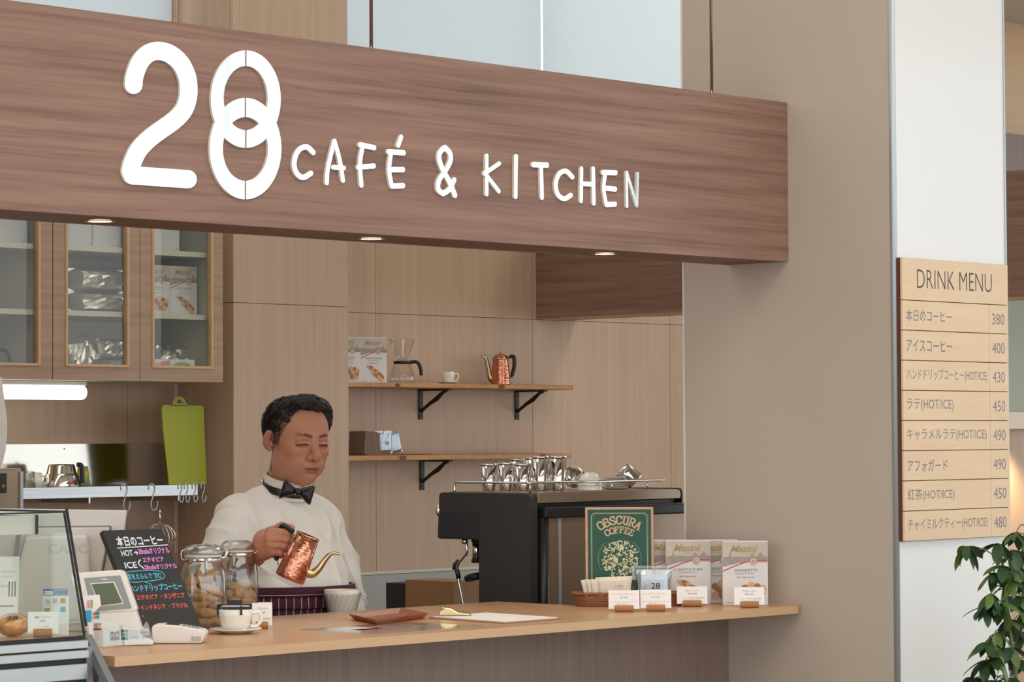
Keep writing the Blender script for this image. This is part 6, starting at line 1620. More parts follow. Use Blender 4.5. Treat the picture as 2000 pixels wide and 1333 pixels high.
PR = Vector((4.770, 1.0, 0.0))
man = thing('person', 'man in white shirt, black bow tie and striped maroon apron pouring from a kettle', 'person', PR)
def loc(v): return tuple(Vector(v)-PR)
def pd(px, py, d): return loc(dp(px, py, d))
# ---- head in its own frame: face towards -Y, eyes at z = 0
HB = at(580, 855, Y=0.935)
HM = Matrix.Translation(Vector(loc(HB))) @ Matrix.Rotation(R(-12), 4, 'Z') @ Matrix.Rotation(R(9), 4, 'X') @ Matrix.Rotation(R(2), 4, 'Y')
HS = 0.95
h = Sdf((-0.10, -0.125, -0.20), (0.10, 0.125, 0.125), 0.0016)
h.ell((0, .014, .022), (.0735, .086, .070), .01)
h.ell((0, -.034, .022), (.062, .054, .062), .03)
h.ell((0, -.030, -.035), (.0590, .054, .056), .03)
h.ell((0, -.028, -.070), (.0510, .052, .035), .03)
h.ell((0, -.064, -.096), (.022, .018, .016), .025)
for s_ in (-1, 1):
    h.ell((s_*.039, -.060, -.024), (.021, .018, .018), .022)
    h.ell((s_*.047, -.018, -.066), (.017, .028, .024), .025)
    h.ell((s_*.034, -.050, -.060), (.020, .022, .022), .02)
h.cap((-.032, -.079, .021), .0085, (.032, -.079, .021), .0085, .016)
for s_ in (-1, 1): h.ell((s_*.032, -.0985, .001), (.0185, .0145, .0115), .014, sub=True)
h.chain([(0, -.083, .012), (0, -.092, -.010), (0, -.1035, -.029), (0, -.103, -.034)], [.0070, .0070, .0098, .0095], .012)
for s_ in (-1, 1):
    h.ell((s_*.0130, -.0930, -.0350), (.0075, .0095, .0072), .006)
    h.ell((s_*.0070, -.1010, -.0435), (.0035, .0055, .0030), .003, sub=True)
    h.ell((s_*.0315, -.0775, -.001), (.0175, .0125, .0118), .006)
    # lid crease and eye opening
    q = [(s_*.0175, -.0885, -.0020), (s_*.026, -.0915, .0000), (s_*.036, -.0905, -.0004), (s_*.046, -.0840, -.0040)]
    for i in range(3): h.cap((q[i][0], q[i][1]+.0012, q[i][2]-.0055), .0010, (q[i+1][0], q[i+1][1]+.0012, q[i+1][2]-.0055), .0010, .0012, sub=True)
    for i in range(3): h.cap((q[i][0], q[i][1]-.0006, q[i][2]+.0062), .0011, (q[i+1][0], q[i+1][1]-.0006, q[i+1][2]+.0062), .0011, .003, sub=True)
    # bag under the eye and smile fold
    h.cap((s_*.020, -.0850, -.0145), .0012, (s_*.040, -.0830, -.0165), .0012, .005, sub=True)
    h.cap((s_*.0195, -.0935, -.042), .0011, (s_*.0305, -.0800, -.062), .0013, .006, sub=True)
h.ell((0, -.072, -.060), (.031, .022, .024), .02)
h.cap((-.017, -.0885, -.0625), .0035, (0, -.0935, -.0610), .0045, .004); h.cap((.017, -.0885, -.0625), .0035, (0, -.0935, -.0610), .0045, .004)
h.cap((-.014, -.0885, -.0705), .0042, (.014, -.0885, -.0705), .0042, .005)
h.cap((-.024, -.0885, -.0656), .0011, (0, -.0968, -.0668), .0013, .0018, sub=True); h.cap((.024, -.0885, -.0656), .0011, (0, -.0968, -.0668), .0013, .0018, sub=True)
h.cap((-.012, -.0885, -.0795), .003, (.012, -.0885, -.0795), .003, .008, sub=True)
h.cap((0, -.0965, -.049), .0015, (0, -.0955, -.056), .0015, .003, sub=True)
for s_ in (-1, 1):
    h.ell((s_*.0790, .012, -.010), (.0048, .0155, .0265), .005, rot=(8, s_*8, -s_*36))
    h.ell((s_*.0755, .008, -.031), (.0055, .0075, .0085), .005)
    h.ell((s_*.0830, .0075, -.006), (.0035, .0090, .0160), .003, rot=(8, s_*8, -s_*36), sub=True)
    h.ell((s_*.0760, -.002, -.018), (.006, .005, .008), .004)
# neck
h.cap((0, .018, -.060), .050, (0, .040, -.190), .056, .03)
h.cap((0, -.030, -.115), .010, (0, -.012, -.160), .012, .02)
Vh, Fh = h.mesh()
x, y, z = Vh.T
skin = np.array(lin('ba8267')[:3]); red = np.array(lin('b0604e')[:3])
col = np.ones((len(Vh), 4)); col[:, :3] = skin
def blend(mask, c): col[:, :3] = col[:, :3]*(1-mask[:, None])+np.array(c)*mask[:, None]
def gz(cx_, cy_, cz_, sx, sy, sz): return np.exp(-((x-cx_)/sx)**2-((y-cy_)/sy)**2-((z-cz_)/sz)**2)
for s_ in (-1, 1):
    blend(0.35*gz(s_*.044, -.07, -.028, .025, .03, .022), red)
    blend(0.45*gz(s_*.08, .01, -.01, .012, .03, .04), red)
blend(0.35*gz(0, -.10, -.036, .015, .02, .016), red)
blend(0.22*np.clip(gz(0, -.08, -.075, .05, .06, .035), 0, 1), lin('6d5650')[:3])
def pline(q, w):
    d = np.full(len(Vh), 9.0)
    for i in range(len(q)-1):
        a = np.array(q[i]); b = np.array(q[i+1]); ab = b-a
        tt = np.clip(((x-a[0])*ab[0]+(z-a[1])*ab[1])/(ab@ab), 0, 1)
        d = np.minimum(d, np.hypot(x-a[0]-tt*ab[0], z-a[1]-tt*ab[1]))
    return np.exp(-(d/w)**2)*(y < -.05)
lipm = np.exp(-(np.abs(x)/.021)**6)*np.exp(-((z+.0665)/.0072)**4)*(y < -.080)
blend(0.75*lipm, lin('94483f')[:3])
for s_ in (-1, 1): blend(0.45*pline([(s_*.028, .0198), (s_*.044, .0195)], .0032), lin('2c1c18')[:3])
blend(0.85*np.exp(-(np.abs(x)/.023)**8)*np.exp(-((z+.0668)/.0012)**2)*(y < -.080), lin('3c1a18')[:3])
for s_ in (-1, 1):
    blend(0.80*pline([(s_*.014, .0160), (s_*.022, .0185), (s_*.030, .0200)], .0040), lin('2c1c18')[:3])
    blend(0.95*pline([(s_*.018, -.0070), (s_*.026, -.0052), (s_*.036, -.0055), (s_*.046, -.0090)], .0028), lin('1c1110')[:3])
    blend(0.45*pline([(s_*.017, .0040), (s_*.026, .0065), (s_*.037, .0062), (s_*.047, .0030)], .0020), lin('5a3026')[:3])
    blend(0.80*gz(s_*.0070, -.100, -.0435, .0042, .008, .0028), lin('3a1814')[:3])
    blend(0.35*pline([(s_*.0195, -.042), (s_*.031, -.062)], .0016), lin('6a382c')[:3])
_b1 = (.0790+.012*np.clip(np.abs(x*.95)/.05, 0, 1)**2-.010*np.clip(x/.06, 0, 1))-z
_b2 = np.maximum(-y-.026-.5*np.clip(z, -.02, .045), -.016-z)
_b3 = np.maximum(.016-y, -.088-z)
_sd = np.maximum(np.minimum(_b1, np.minimum(_b2, _b3)), 0)
blend(0.75*np.exp(-(_sd/.0030)**2)*(np.abs(x) < .078), lin('2a1d18')[:3])
blend(0.8*gz(-.044, -.068, -.034, .0014, .02, .0014), lin('3a2018')[:3])
Vh4 = np.c_[Vh*np.array([HS, 1, 1]), np.ones(len(Vh))] @ np.array(HM).T
colh = col.copy()
# ---- torso core, legs (under clothes)
b = Sdf((-.30, -.20, 0.03), (.30, .20, 1.42), 0.008)
b.ell((0, .01, 1.24), (.135, .09, .14), .03).ell((0, -.0, 1.05), (.135, .10, .14), .05).ell((0, 0.01, .88), (.15, .105, .12), .05)
b.cap((-.125, .01, 1.325), .045, (.125, .02, 1.31), .045, .03)
for s_ in (-1, 1): b.chain([(s_*.085, .01, .84), (s_*.09, 0, .47), (s_*.09, .02, .10)], [.078, .052, .036], .02)
Vb, Fb = b.mesh()
# ---- hands and forearms
KD = 6.68
_q = np.array([pd(418, 1130, 7.00), pd(470, 1098, 6.86), pd(575, 1020, 6.70), pd(575, 1020, 6.78), pd(530, 1110, 6.70), pd(530, 1110, 6.78)])
hd = Sdf(_q.min(0)-.05, _q.max(0)+.05, 0.0019)
wr_ = pd(497, 1086, 6.78); el = pd(418, 1130, 7.00)
hd.cap(el, .042, pd(470, 1098, 6.86), .033, .01).cap(pd(470, 1098, 6.86), .033, wr_, .0255, .02)
mcp = [(530, 1040, 6.712), (526, 1053, 6.703), (526, 1066, 6.706), (529, 1078, 6.714)]
pip = [(562, 1042, 6.700), (558, 1054, 6.696), (553, 1067, 6.698), (547, 1080, 6.704)]
dip = [(567, 1048, 6.728), (562, 1060, 6.726), (556, 1073, 6.726), (549, 1085, 6.728)]
tipp = [(552, 1052, 6.742), (547, 1064, 6.740), (542, 1075, 6.739), (537, 1086, 6.738)]
rs = [.0098, .0100, .0095, .0085]
for i in range(4):
    hd.cap(wr_, .020, pd(*mcp[i]), .0125, .012)
    a0, a1, a2, a3 = pd(*mcp[i]), pd(*pip[i]), pd(*dip[i]), pd(*tipp[i])
    hd.cap(a0, .0112, a1, rs[i], .003).cap(a1, rs[i]*1.03, a2, rs[i]*.90, .003).cap(a2, rs[i]*.90, a3, rs[i]*.78, .003)
    hd.ell(a1, (rs[i]*1.1,)*3, .003)
hd.ell(pd(516, 1062, 6.735), (.030, .026, .034), .015)
hd.chain([pd(508, 1066, 6.755), pd(528, 1041, 6.752), pd(550, 1030, 6.742), pd(569, 1032, 6.730)], [.016, .0128, .0108, .0090], .008)
for i in range(3):  # creases between the knuckles
    m0 = (Vector(pd(*mcp[i]))+Vector(pd(*mcp[i+1])))/2+Vector((-0.010, -0.010, 0)); m1 = (Vector(pd(*pip[i]))+Vector(pd(*pip[i+1])))/2+Vector((-0.006, -0.006, 0))
    hd.cap(tuple(m0), .0006, tuple(m1), .0012, .004, sub=True)
Vd, Fd_ = hd.mesh()
# left forearm and hand resting out of sight behind the counter
wl = Vector((.165, -.135, 1.0)); el2 = Vector((.215, .01, 1.08))
hl = Sdf((.03, -.26, .90), (.28, .08, 1.18), 0.003)
hl.cap(tuple(el2), .040, tuple(wl), .026, .01)
for i in range(4):
    m0 = wl+Vector((-.030+i*.018, -.075, -.012)); hl.cap(tuple(wl), .018, tuple(m0), .0125, .012)
    m1 = m0+Vector((-.002, -.030, -.012)); m2_ = m1+Vector((0, -.010, -.020)); hl.cap(tuple(m0), .0105, tuple(m1), .0095, .004).cap(tuple(m1), .0095, tuple(m2_), .008, .004)
hl.chain([tuple(wl+Vector((-.015, -.02, -.01))), tuple(wl+Vector((-.048, -.045, -.018))), tuple(wl+Vector((-.055, -.075, -.03)))], [.014, .011, .009], .006)
Vl, Fl = hl.mesh()
parts = [(Vh4[:, :3], Fh, colh)]
for V_, F_ in ((Vb, Fb), (Vd, Fd_), (Vl, Fl)):
    c_ = np.ones((len(V_), 4)); c_[:, :3] = skin*1.0
    if V_ is Vd:
        X_, Y_, Z_ = V_.T
        for q in pip+mcp:
            w_ = pd(*q); g_ = np.exp(-(((X_-w_[0])**2+(Y_-w_[1])**2+(Z_-w_[2])**2)/.011**2))
            c_[:, :3] = c_[:, :3]*(1-.35*g_[:, None])+red*.35*g_[:, None]
    parts.append((V_, F_, c_))
off = 0; VV = []; FF = []; CC = []
for V_, F_, c_ in parts: VV.append(V_); FF.append(F_+off); CC.append(c_); off += len(V_)
np_obj('body', np.concatenate(VV), np.concatenate(FF), 'skin', man, np.concatenate(CC))
# ---- hair
hs = Sdf((-.125, -.13, -.11), (.125, .135, .15), 0.0018)
hs.ell((0, .018, .028), (.0775, .089, .074), .01)
hs.ell((-.010, -.026, .088), (.046, .044, .021), .02, rot=(0, -6, 0))
hs.ell((.032, -.020, .082), (.042, .044, .026), .02, rot=(0, 14, 0))
hs.ell((.066, .010, .050), (.024, .056, .048), .02)
hs.ell((-.0, .075, .02), (.06, .04, .07), .02)
hs.ell((0, -.032, .026), (.0662, .0500, .0680), .012)
X, Y, Z = hs.grid()
hl_z = .0790+.012*np.clip(np.abs(X)/.05, 0, 1)**2-.010*np.clip(X/.06, 0, 1)
b1 = hl_z-Z                          # above the hairline
b2 = np.maximum(-Y-.026-.5*np.clip(Z, -.02, .045), -.016-Z)
b3 = np.maximum(.016-Y, -.088-Z+0.4*(Y-.05)*0)
side_ = np.minimum(b1, np.minimum(b2, b3))
rng_ = np.random.RandomState(3)
nz_ = .0016*np.sin(X*310+Z*90)+.0014*np.sin(Y*260+X*130+1)+.0010*np.sin(Z*420+Y*200)
hs.F = np.maximum(hs.F+nz_*0.6, side_+nz_).astype(np.float32)
for s_ in (-1, 1): hs.ell((s_*.088, .014, -.018), (.022, .024, .036), .004, sub=True)
Vr, Fr = hs.mesh()
Vr4 = (np.c_[Vr*np.array([.96, 1, 1]), np.ones(len(Vr))] @ np.array(HM).T)[:, :3]
# combed locks over the cap
rnd = random.Random(5); lk = MB(); lk.M = HM
def scalp(a, e, k=1.0): # a: azimuth from the front, e: elevation
    return Vector((.0775*k*math.sin(a)*math.cos(e), .018-.089*k*math.cos(a)*math.cos(e), .028+.074*k*math.sin(e)))
for i in range(620):
    a = rnd.uniform(-math.pi, math.pi); e = rnd.uniform(-.5, 1.45)
    p = scalp(a, e, 1.0)
    if p.y < -.012 and p.z < .088+.006*(abs(p.x)/.05): continue
    if p.y < .02 and p.z < .0: continue
    if abs(p.x) > .055 and p.z < .02 and p.y < .035: continue
    top_f = p.y < .03 and p.z > .07
    d = Vector((0.20*(1 if p.x > 0 else -1)*rnd.random(), 1.0, 0.15)) if top_f else Vector((0.1*rnd.uniform(-1, 1), 0.75, -0.8))
    n_ = Vector((p.x/.0775**2, (p.y-.018)/.089**2, (p.z-.028)/.074**2)).normalized()
    d = (d-n_*d.dot(n_)).normalized(); L_ = rnd.uniform(.022, .04); curl = rnd.uniform(-.0022, .0022); q = []
    lift = .0010+(.0015 if top_f else 0.0)
    if p.x > .045: lift += .003; curl *= 1.8
    sd = n_.cross(d)
    for j in range(6):
        u = j/5; pp = p+d*(L_*(u-.25))+sd*(curl*math.sin(u*5)); 
        v_ = pp-Vector((0, .018, .028)); k_ = math.sqrt((v_.x/.0775)**2+(v_.y/.089)**2+(v_.z/.074)**2)
        pp = Vector((0, .018, .028))+v_*((.99+lift/.09*math.sin(math.pi*min(1, u+.15)))/k_)
        q.append(tuple(pp))
    r_l = rnd.uniform(.0009, .0022)
    lk.tube(q, [r_l*.4, r_l, r_l, r_l*.9, r_l*.6, r_l*.15], 5, caps=False, flat=0.6)
for i in range(130):   # swept hairs along the front hairline
    x_ = -.052+.104*i/129; z_ = .0785+.010*min(1, abs(x_)/.05)**2+rnd.uniform(-.003, .002)
    y_ = -.018-.044*math.sqrt(max(0, 1-(x_/.062)**2))
    p = Vector((x_, y_, z_)); q = [tuple(p), tuple(p+Vector((0.001, .003, .006))), tuple(p+Vector((.002, .010, .011))), tuple(p+Vector((.003, .022, .014)))]
    lk.tube(q, [.0006, .0016, .0022, .0012], 5, caps=False, flat=0.6)
ho = np_obj('hair', Vr4, Fr, 'hair', man)
lk.build('combed_lock', 'hair', ho, smooth=True)['kind'] = 'stuff'
# ---- shirt
s = Sdf((-.33, -.24, 1.06), (.32, .18, 1.46), 0.0026)
s.ell((0, .0, 1.25), (.158, .118, .15), .03)
s.ell((0, -.026, 1.15), (.165, .132, .13), .05)
s.ell((0, -.01, 1.05), (.160, .125, .12), .04)
s.cap((-.135, .012, 1.325), .058, (.135, .020, 1.305), .056, .04)
for s_ in (-1, 1): s.cap((s_*.115, .016, 1.345), .036, (s_*.040, .010, 1.378), .034, .04)
sr_ = (-.150, .005, 1.310); elb = el
s.cap(sr_, .062, tuple((np.array(sr_)*.45+np.array(elb)*.55)), .060, .03)
s.cap(tuple((np.array(sr_)*.45+np.array(elb)*.55)), .060, elb, .060, .02)
s.cap(elb, .058, pd(462, 1102, 6.88), .043, .02)
s.cap((.150, .015, 1.295), .058, (.195, .005, 1.17), .060, .03).cap((.195, .005, 1.17), .060, tuple(el2), .058, .02)
s.cap(tuple(el2), .055, tuple((el2*.4+wl*.6)), .045, .02)
X, Y, Z = s.grid()
front = np.clip((-Y-.03)/.05, 0, 1)
body_ = np.clip((.125-np.abs(X))/.03, 0, 1)
# pin tucks beside the placket
bibx = X-(-.010)
tuck = np.where(np.abs(bibx) < .058, ((bibx*1000/7.5) % 1.0), 0.5)
fold = .0016*(np.abs(tuck-.5)*2)**3*front*np.clip((Z-1.10)/.05, 0, 1)*(np.abs(bibx) > .012)
fold = fold-.0018*front*(np.abs(bibx) < .011)
# gathered cloth: vertical folds rising from the waist, slanting folds at the armholes and sleeves
w1_ = np.exp(-((Z-1.14)/.085)**2)*np.clip((Z-1.145)/.03, 0, 1)
rid = lambda q: 2*(1-np.abs(np.sin(q/2)))**2-.6
fold = fold-.0075*w1_*rid(X*80+8*(Z-1.1)+1.5*np.sin(X*31))*body_*np.clip(np.abs(bibx)/.05, .15, 1)
fold = fold-.0070*rid((Z*62+X*48+1.3*np.sin(X*37)))*np.clip((np.abs(X+.01)-.10)/.05, 0, 1)*np.exp(-((Z-1.20)/.12)**2)
fold = fold-.0062*rid((Z*28-np.abs(X)*85+1.0*np.sin(Z*21)))*np.exp(-((Z-1.29)/.05)**2)*np.exp(-((np.abs(X)-.11)/.05)**2)
fold = fold-.0045*rid(X*50+Z*44+Y*20)*np.sin(Z*24-X*17)
s.F = (s.F+fold).astype(np.float32)
# neck opening and waist hem
s.ell((0, .004, 1.445), (.055, .058, .055), .004, sub=True)
s.F = np.maximum(s.F, (1.075-Z)).astype(np.float32)
Vs, Fs_ = s.mesh()
np_obj('shirt', Vs, Fs_, 'shirt', man)
sh = [o for o in man.children if o.name.startswith('shirt')][0]
for k, (px, py) in enumerate(((511, 940),)):
    p = pd(px, py, 7.02); MB().ell(p, (.0042, .0042, .0042), 12, 8).build('snap_button', 'chrome', sh, smooth=True)
# collar, strap, bow tie
NB = HM @ Vector((0, .020, -.118))
cm = Matrix.Translation(NB) @ Matrix.Rotation(R(-8), 4, 'Z') @ Matrix.Rotation(R(16), 4, 'X')
m = MB(); m.M = cm
m.lathe([(.060, -.034), (.0595, -.006), (.0585, .014), (.0560, .015), (.0560, -.034)], 48, caps=False, wob=lambda a, z: 1.0+.05*abs(math.sin(a)))
co = m.build('wing_collar', 'collar', man, smooth=True, auto=None)
for s_ in (-1, 1):
    m = MB(); m.M = cm
    m.add([(s_*.004, -.0665, .012), (s_*.034, -.0575, .012), (s_*.022, -.074, -.012), (s_*.004, -.0640, .010), (s_*.034, -.0555, .010), (s_*.022, -.072, -.013)], [(0, 1, 2), (5, 4, 3), (0, 3, 4, 1), (1, 4, 5, 2), (2, 5, 3, 0)])
    m.build('collar_wing', 'collar', co)
m = MB(); m.M = cm
m.lathe([(.0625, -.024), (.0630, -.022), (.0620, -.006), (.0612, -.005)], 48, caps=False, wob=lambda a, z: 1.0+.05*abs(math.sin(a)))
bt = m.build('bow_tie', 'cloth_black', man, smooth=True)
BD = 6.92
def lobe(pts, nm):
    cen = np.mean([pts], axis=1)[0]; m = MB(); N = len(pts)
    q0 = [pd(a_, b_, BD) for a_, b_ in pts]
    c3 = np.mean(q0, axis=0)
    fr_ = np.array((-.72, -.69, 0))
    ringA = [tuple(np.array(v)+fr_*.000) for v in q0]
    ringB = [tuple(np.array(c3)*.25+np.array(v)*.75+fr_*.011) for v in q0]
    ringC = [tuple(np.array(c3)*.25+np.array(v)*.75-fr_*.011) for v in q0]
    vs = ringA+ringB+ringC+[tuple(c3+fr_*.013), tuple(c3-fr_*.013)]
    fs = []
    for i in range(N):
        j = (i+1) % N
        fs += [(i, j, N+j, N+i), (j, i, 2*N+i, 2*N+j), (N+i, N+j, 3*N), (2*N+j, 2*N+i, 3*N+1)]
    m.add(vs, fs); return m.build(nm, 'cloth_black', bt, smooth=True)
def dens(P, n=4):
    out = []
    for a_, b_ in zip(P, P[1:]+P[:1]):
        for k in range(n): out.append((a_[0]+(b_[0]-a_[0])*k/n, a_[1]+(b_[1]-a_[1])*k/n))
    return out
lobe(dens([(555, 937), (559, 936), (581, 956), (580, 965), (570, 968), (545, 975), (544, 969), (550, 954)]), 'bow_wing')
lobe(dens([(583, 956), (613, 948), (616, 951), (611, 970), (606, 987), (600, 985), (590, 974), (582, 966)]), 'bow_wing')
m = MB(); m.ell(pd(582, 961, BD-.012), (.0085, .0085, .0095), 14, 10); m.build('knot', 'cloth_black', bt, smooth=True)
# ---- apron
def loft(name, zs_, mat_, grow=0.0, a0=-math.pi, a1=math.pi, n=72, fl=None):
    me_v = []; fs = []; uvs = []
    for j, (z, gx, gy) in enumerate(zs_):
        for i in range(n+1):
            a = a0+(a1-a0)*i/n
            k = (fl(a, z) if fl else 0)
            me_v.append(((gx+grow+k)*math.sin(a), -.022-(gy+grow+k)*math.cos(a), z)); uvs.append((a*.155, z))
    W_ = n+1
    for j in range(len(zs_)-1):
        for i in range(n): fs.append((j*W_+i, (j+1)*W_+i, (j+1)*W_+i+1, j*W_+i+1))
    me = bpy.data.meshes.new(name); me.from_pydata(me_v, [], fs)
    ul = me.uv_layers.new(name='UVMap')
    for l in me.loops: ul.data[l.index].uv = uvs[l.vertex_index]
    me.polygons.foreach_set('use_smooth', [True]*len(me.polygons)); me.materials.append(M[mat_])
    o = bpy.data.objects.new(name, me); COL.objects.link(o); o.parent = man
    md_ = o.modifiers.new('solid', 'SOLIDIFY'); md_.thickness = 0.002
    return o
AZ = at(590, 1148, Y=0.845).z
fl = lambda a, z: .0018*math.sin(a*13+z*30)
o1 = loft('apron_skirt', [(AZ-.022, .171, .139), (AZ-.050, .172, .141), (AZ-.054, .171, .140)], 'apron_v', .009, fl=fl)
o2 = loft('apron_skirt', [(AZ-.050, .168, .137), (AZ-.20, .172, .138), (.62, .19, .15)], 'apron_v', .006, fl=fl)
o3 = loft('apron_waistband', [(AZ+.001, .1685, .137), (AZ-.012, .1705, .1395), (AZ-.024, .1715, .1405)], 'apron_h', .011, fl=fl)
kn = Sdf((.0, -.27, 1.05), (.14, -.08, 1.20), 0.0025)
K0 = Vector(loc(at(640, 1186, Y=0.80)))
for a_, b_ in (((-.030, 0, .002), (0, 0, 0)), ((0, 0, 0), (.022, -.002, -.010)), ((0, 0, 0), (.012, 0, -.028)), ((0, 0, 0), (-.014, 0, -.024)), ((-.03, 0, .002), (-.036, 0.004, -.014))):
    kn.cap(tuple(K0+Vector(a_)), .006, tuple(K0+Vector(b_)), .0075, .004)
Vk, Fk = kn.mesh(); np_obj('apron_knot', Vk, Fk, mat('maroon_cloth', '38131f', 0.85), man)
# ---- trousers and shoes (below the counter)
tr = Sdf((-.24, -.2, .06), (.24, .2, 1.10), 0.008)
tr.ell((0, -.0, 1.0), (.155, .118, .10), .04).ell((0, .005, .90), (.165, .12, .11), .04)
for s_ in (-1, 1): tr.chain([(s_*.085, .01, .86), (s_*.09, .0, .47), (s_*.09, .02, .09)], [.088, .068, .058], .02)
X, Y, Z = tr.grid(); tr.F = np.maximum(tr.F, Z-1.07).astype(np.float32)
Vt, Ft = tr.mesh(); np_obj('trousers', Vt, Ft, 'trousers', man)
for s_ in (-1, 1):
    k = Sdf((s_*.09-.07, -.22, -.0), (s_*.09+.07, .12, .13), 0.004)
    k.ell((s_*.09, .03, .045), (.042, .055, .045), .02).ell((s_*.095, -.09, .035), (.045, .095, .032), .03).cap((s_*.09, .03, .05), .038, (s_*.09, .025, .10), .036, .02)
    X, Y, Z = k.grid(); k.F = np.maximum(k.F, .001-Z).astype(np.float32)
    V_, F_ = k.mesh(); np_obj('shoe', V_, F_, 'black', man)

# ================================================================== KETTLE AND DRIPPER
kc = dp(583.5, 1089.5, KD)
t = thing('copper_kettle', 'hammered copper pouring kettle tilted in the man\'s hand', 'kettle', kc)
KMx = Matrix.Rotation(FACE, 4, 'Z') @ Matrix.Rotation(R(23.5), 4, 'Y')
u_ = KD/CF
hh_ = 46*u_
m = MB(); m.M = KMx
m.lathe([(0.0, -hh_), (.0335, -hh_), (.0358, -hh_+.003), (.0360, -hh_+.010), (.0335, -.01), (.0275, hh_), (.0262, hh_), (.032, -.01), (.034, -hh_+.012), (0.0, -hh_+.006)], 56, caps=False).build('kettle_body', 'copper', t, smooth=True)
m = MB(); m.M = KMx
m.lathe([(.0272, hh_-.003), (.0292, hh_-.002), (.0296, hh_+.0015), (.0262, hh_+.001)], 48, caps=False).build('rim', 'brass', t, smooth=True)
def kl(px, py, dd=0.0): v = dp(px, py, KD+dd)-kc; return (v.x, v.y, v.z)
m = MB(); sp = cr([kl(598, 1117), kl(610, 1121), kl(622, 1112), kl(632, 1098), (kl(643, 1085)), kl(651, 1081), kl(664, 1083)], 5)
m.tube(sp, [.0155-.0125*(i/(len(sp)-1))**0.55 for i in range(len(sp))], 16); m.build('spout', 'brass', t, smooth=True)
m = MB(); m.tube(cr([kl(579, 1051, -.0), kl(576, 1046), kl(573, 1040)], 4), .0016, 8); m.tube(cr([kl(579, 1052), kl(574, 1054), kl(573, 1049)], 4), .0014, 8)
m.tube(cr([kl(540, 1091, .03), kl(543, 1098, .02), kl(545, 1107, .008)], 4), .0018, 8); m.build('handle_wire', 'brass', t, smooth=True)
m = MB(); hp = cr([kl(551, 1026, .036), kl(560, 1031, .034), kl(571, 1038, .006)], 4)
m.tube(cr([kl(572, 1039, .0), kl(562, 1032, .014), kl(553, 1027, .030), kl(548, 1034, .040), kl(545, 1060, .042), kl(541, 1086, .040), kl(540, 1092, .03)], 5), .0058, 12); m.build('handle', 'black_iron', t, smooth=True)
# dripper with paper filter on a glass server
p = at(668, 1190, Y=0.775)
sz = 0.84
t = thing('glass_server', 'glass coffee server under the dripper, hidden behind the counter edge', 'server', (p.x, 0.775, sz))
MB().lathe([(0, .001), (.050, .001), (.054, .01), (.050, .06), (.036, .15), (.034, .175)], 32, caps=False).build('carafe', 'jar_glass', t, smooth=True)
MB().lathe([(.037, .165), (.040, .166), (.040, .178), (.035, .179)], 32).build('collar', 'black', t, smooth=True)
t = thing('glass_dripper', 'ribbed glass dripper with paper filter in front of the man\'s apron', 'dripper', (p.x, 0.775, sz+0.1795))
zt_ = at(668, 1160, Y=0.775).z-(sz+0.1795); zb_ = 0.012
MB().lathe([(.030, .0005), (.045, .001), (.045, .005), (.018, .008), (.016, zb_)], 40, caps=False).build('foot_plate', 'jar_glass', t, smooth=True)
Rt = .047
MB().lathe([(.016, zb_), (.030, zt_*.45), (Rt, zt_), (Rt+.001, zt_+.0005), (Rt-.002, zt_)], 72, caps=False, wob=lambda a, z: 1+.018*math.cos(20*a+z*60)).build('cone', 'jar_glass', t, smooth=True)
m = MB()
for k in range(20):
    a0 = 2*math.pi*k/20
    q = [((.018+(Rt-.018)*v+.0005)*math.cos(a0+v*.9), (.018+(Rt-.018)*v+.0005)*math.sin(a0+v*.9), zb_+(zt_-zb_)*v) for v in [i/8 for i in range(9)]]
    m.tube(q, .0011, 5)
m.build('spiral_ribs', 'jar_glass', t, smooth=True)['kind'] = 'stuff'
MB().lathe([(.012, zb_+.004), (.027, zt_*.45), (Rt-.003, zt_+.004), (Rt-.0035, zt_+.010)], 48, caps=False, wob=lambda a, z: 1+.012*math.sin(9*a)*(z > zt_)).build('paper_filter', 'filter_paper', t, smooth=True)
m = MB(); m.M = mf
m.tube(cr([(Rt*.85, 0, zt_-.006), (Rt+.012, 0, zt_-.014), (Rt+.012, 0, zt_-.034), (Rt*.62, 0, zt_-.046)], 5), .0035, 8); m.build('handle', 'jar_glass', t, smooth=True)

# ================================================================== PLANT
pb = at(1990, 1300, Y=-0.62)
t = thing('umbrella_plant', 'leafy green umbrella plant in front of the white pillar at lower right', 'plant', (pb.x, -0.62, 0))
MB().lathe([(0.0, .001), (.13, .001), (.15, .02), (.17, .30), (.165, .31), (.155, .30), (.14, .26), (0, .26)], 40, caps=False).build('pot', 'pot', t, smooth=True, bevel=0)
MB().lathe([(0, .265), (.15, .262)], 32, caps=False).build('soil', 'soil', t)
def pl(px, py, dy=0.0): v = at(px, py, Y=-0.62+dy); return Vector((v.x-pb.x, v.y+0.62, v.z))
stems = [[Vector((0, 0, .26)), Vector((.01, 0, .6)), pl(1985, 1333), pl(1972, 1230), pl(1962, 1150), pl(1958, 1100)],
         [Vector((.03, .02, .26)), Vector((.05, .02, .6)), pl(2010, 1300, .05), pl(2000, 1180, .05), pl(1996, 1100, .05), pl(2004, 1030, .05)],
         [Vector((-.02, -.03, .26)), Vector((-.02, -.02, .6)), pl(1965, 1330, -.05), pl(1948, 1280, -.06), pl(1940, 1250, -.06)]]
for s_ in stems:
    m = MB(); q = cr([tuple(v) for v in s_], 5); m.tube(q, [.007-.004*i/len(q) for i in range(len(q))], 7); m.build('stem', 'stem', t, smooth=True)
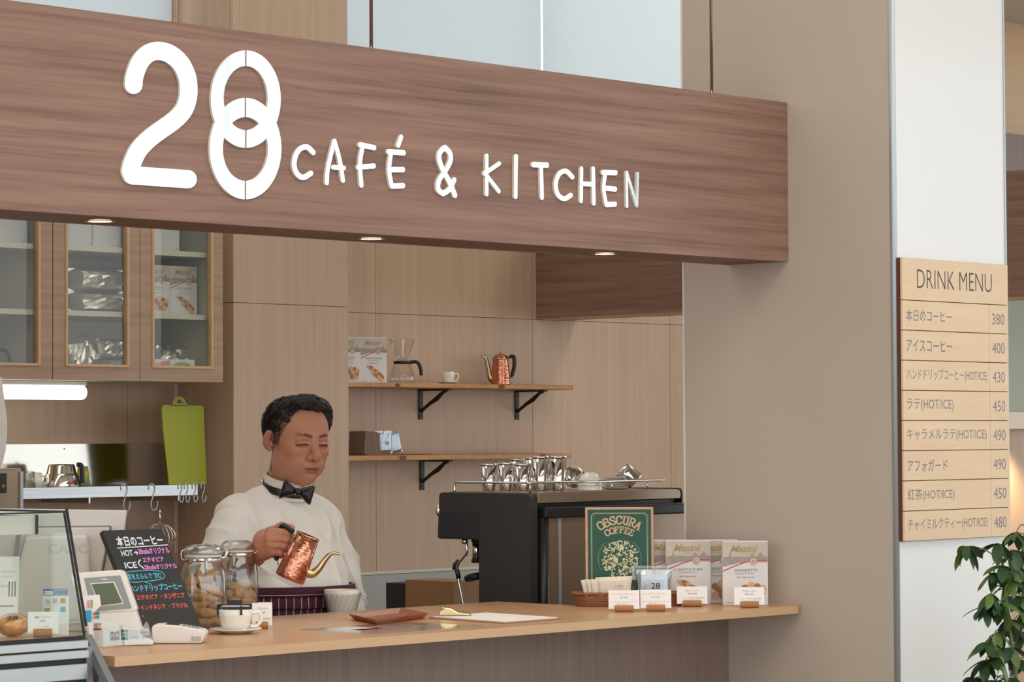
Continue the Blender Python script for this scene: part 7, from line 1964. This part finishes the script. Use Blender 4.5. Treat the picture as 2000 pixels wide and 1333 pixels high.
# one leaflet mesh per shade, shared by every leaf
def leaf_mesh(mt):
    m = MB(); vs = []; fs = []; n = 6
    for i in range(n+1):
        u = i/n; w = .21*math.sin(math.pi*min(1, u*.93+.05))**0.8*(1 if 0 < i < n else .05); d = -.28*u*u
        vs += [(u, -w, d+.05*w*2), (u, 0, d-.02), (u, w, d+.05*w*2)]
    for i in range(n):
        a = i*3; fs += [(a, a+3, a+4, a+1), (a+1, a+4, a+5, a+2)]
    m.add(vs, fs); o = m.build('leaf', mt, t, smooth=True); return o
protos = [leaf_mesh('leaf'), leaf_mesh('leaf_light')]
heads = [(1888, 1068, 0), (1950, 1062, 0), (1985, 1040, .05), (2000, 1078, .03), (1960, 1105, -.02), (1990, 1110, .02), (1940, 1120, 0), (1975, 1135, -.03), (1935, 1160, -.02), (1955, 1180, -.03), (1990, 1165, .03), (1925, 1185, 0), (1970, 1210, .0), (1950, 1235, -.04), (1995, 1235, .05), (1930, 1255, -.04), (1975, 1265, 0), (1945, 1285, -.05), (1925, 1290, -.03), (1990, 1290, .04), (1905, 1325, 0), (1945, 1330, -.05), (1975, 1325, 0), (2000, 1200, 0), (2010, 1130, .02), (1982, 1075, -.02)]
rnd = random.Random(9); first = [True, True]; pet = MB()
for hx, hy, dy in heads:
    c_ = pl(hx, hy, dy)
    near = min((v for s_ in stems for v in s_[2:]), key=lambda v: (v-c_).length)
    pet.tube(cr([tuple(near), tuple((near+c_)/2+Vector((0, 0, .012))), tuple(c_)], 4), .0017, 5)
    n = rnd.choice((6, 7, 8)); a0 = rnd.uniform(0, 6)
    for k in range(n):
        L_ = rnd.uniform(.044, .070); a = a0+2*math.pi*k/n; kd = 0 if rnd.random() < .75 else 1
        src = protos[kd]
        if first[kd]: o = src; first[kd] = False
        else:
            o = src.copy(); COL.objects.link(o); o.parent = t
        o.location = c_
        o.rotation_euler = (rnd.uniform(-.5, .5), rnd.uniform(0.15, 0.95), a)
        o.scale = (L_, L_, L_)
pet.build('petiole', 'stem', t)['kind'] = 'stuff'
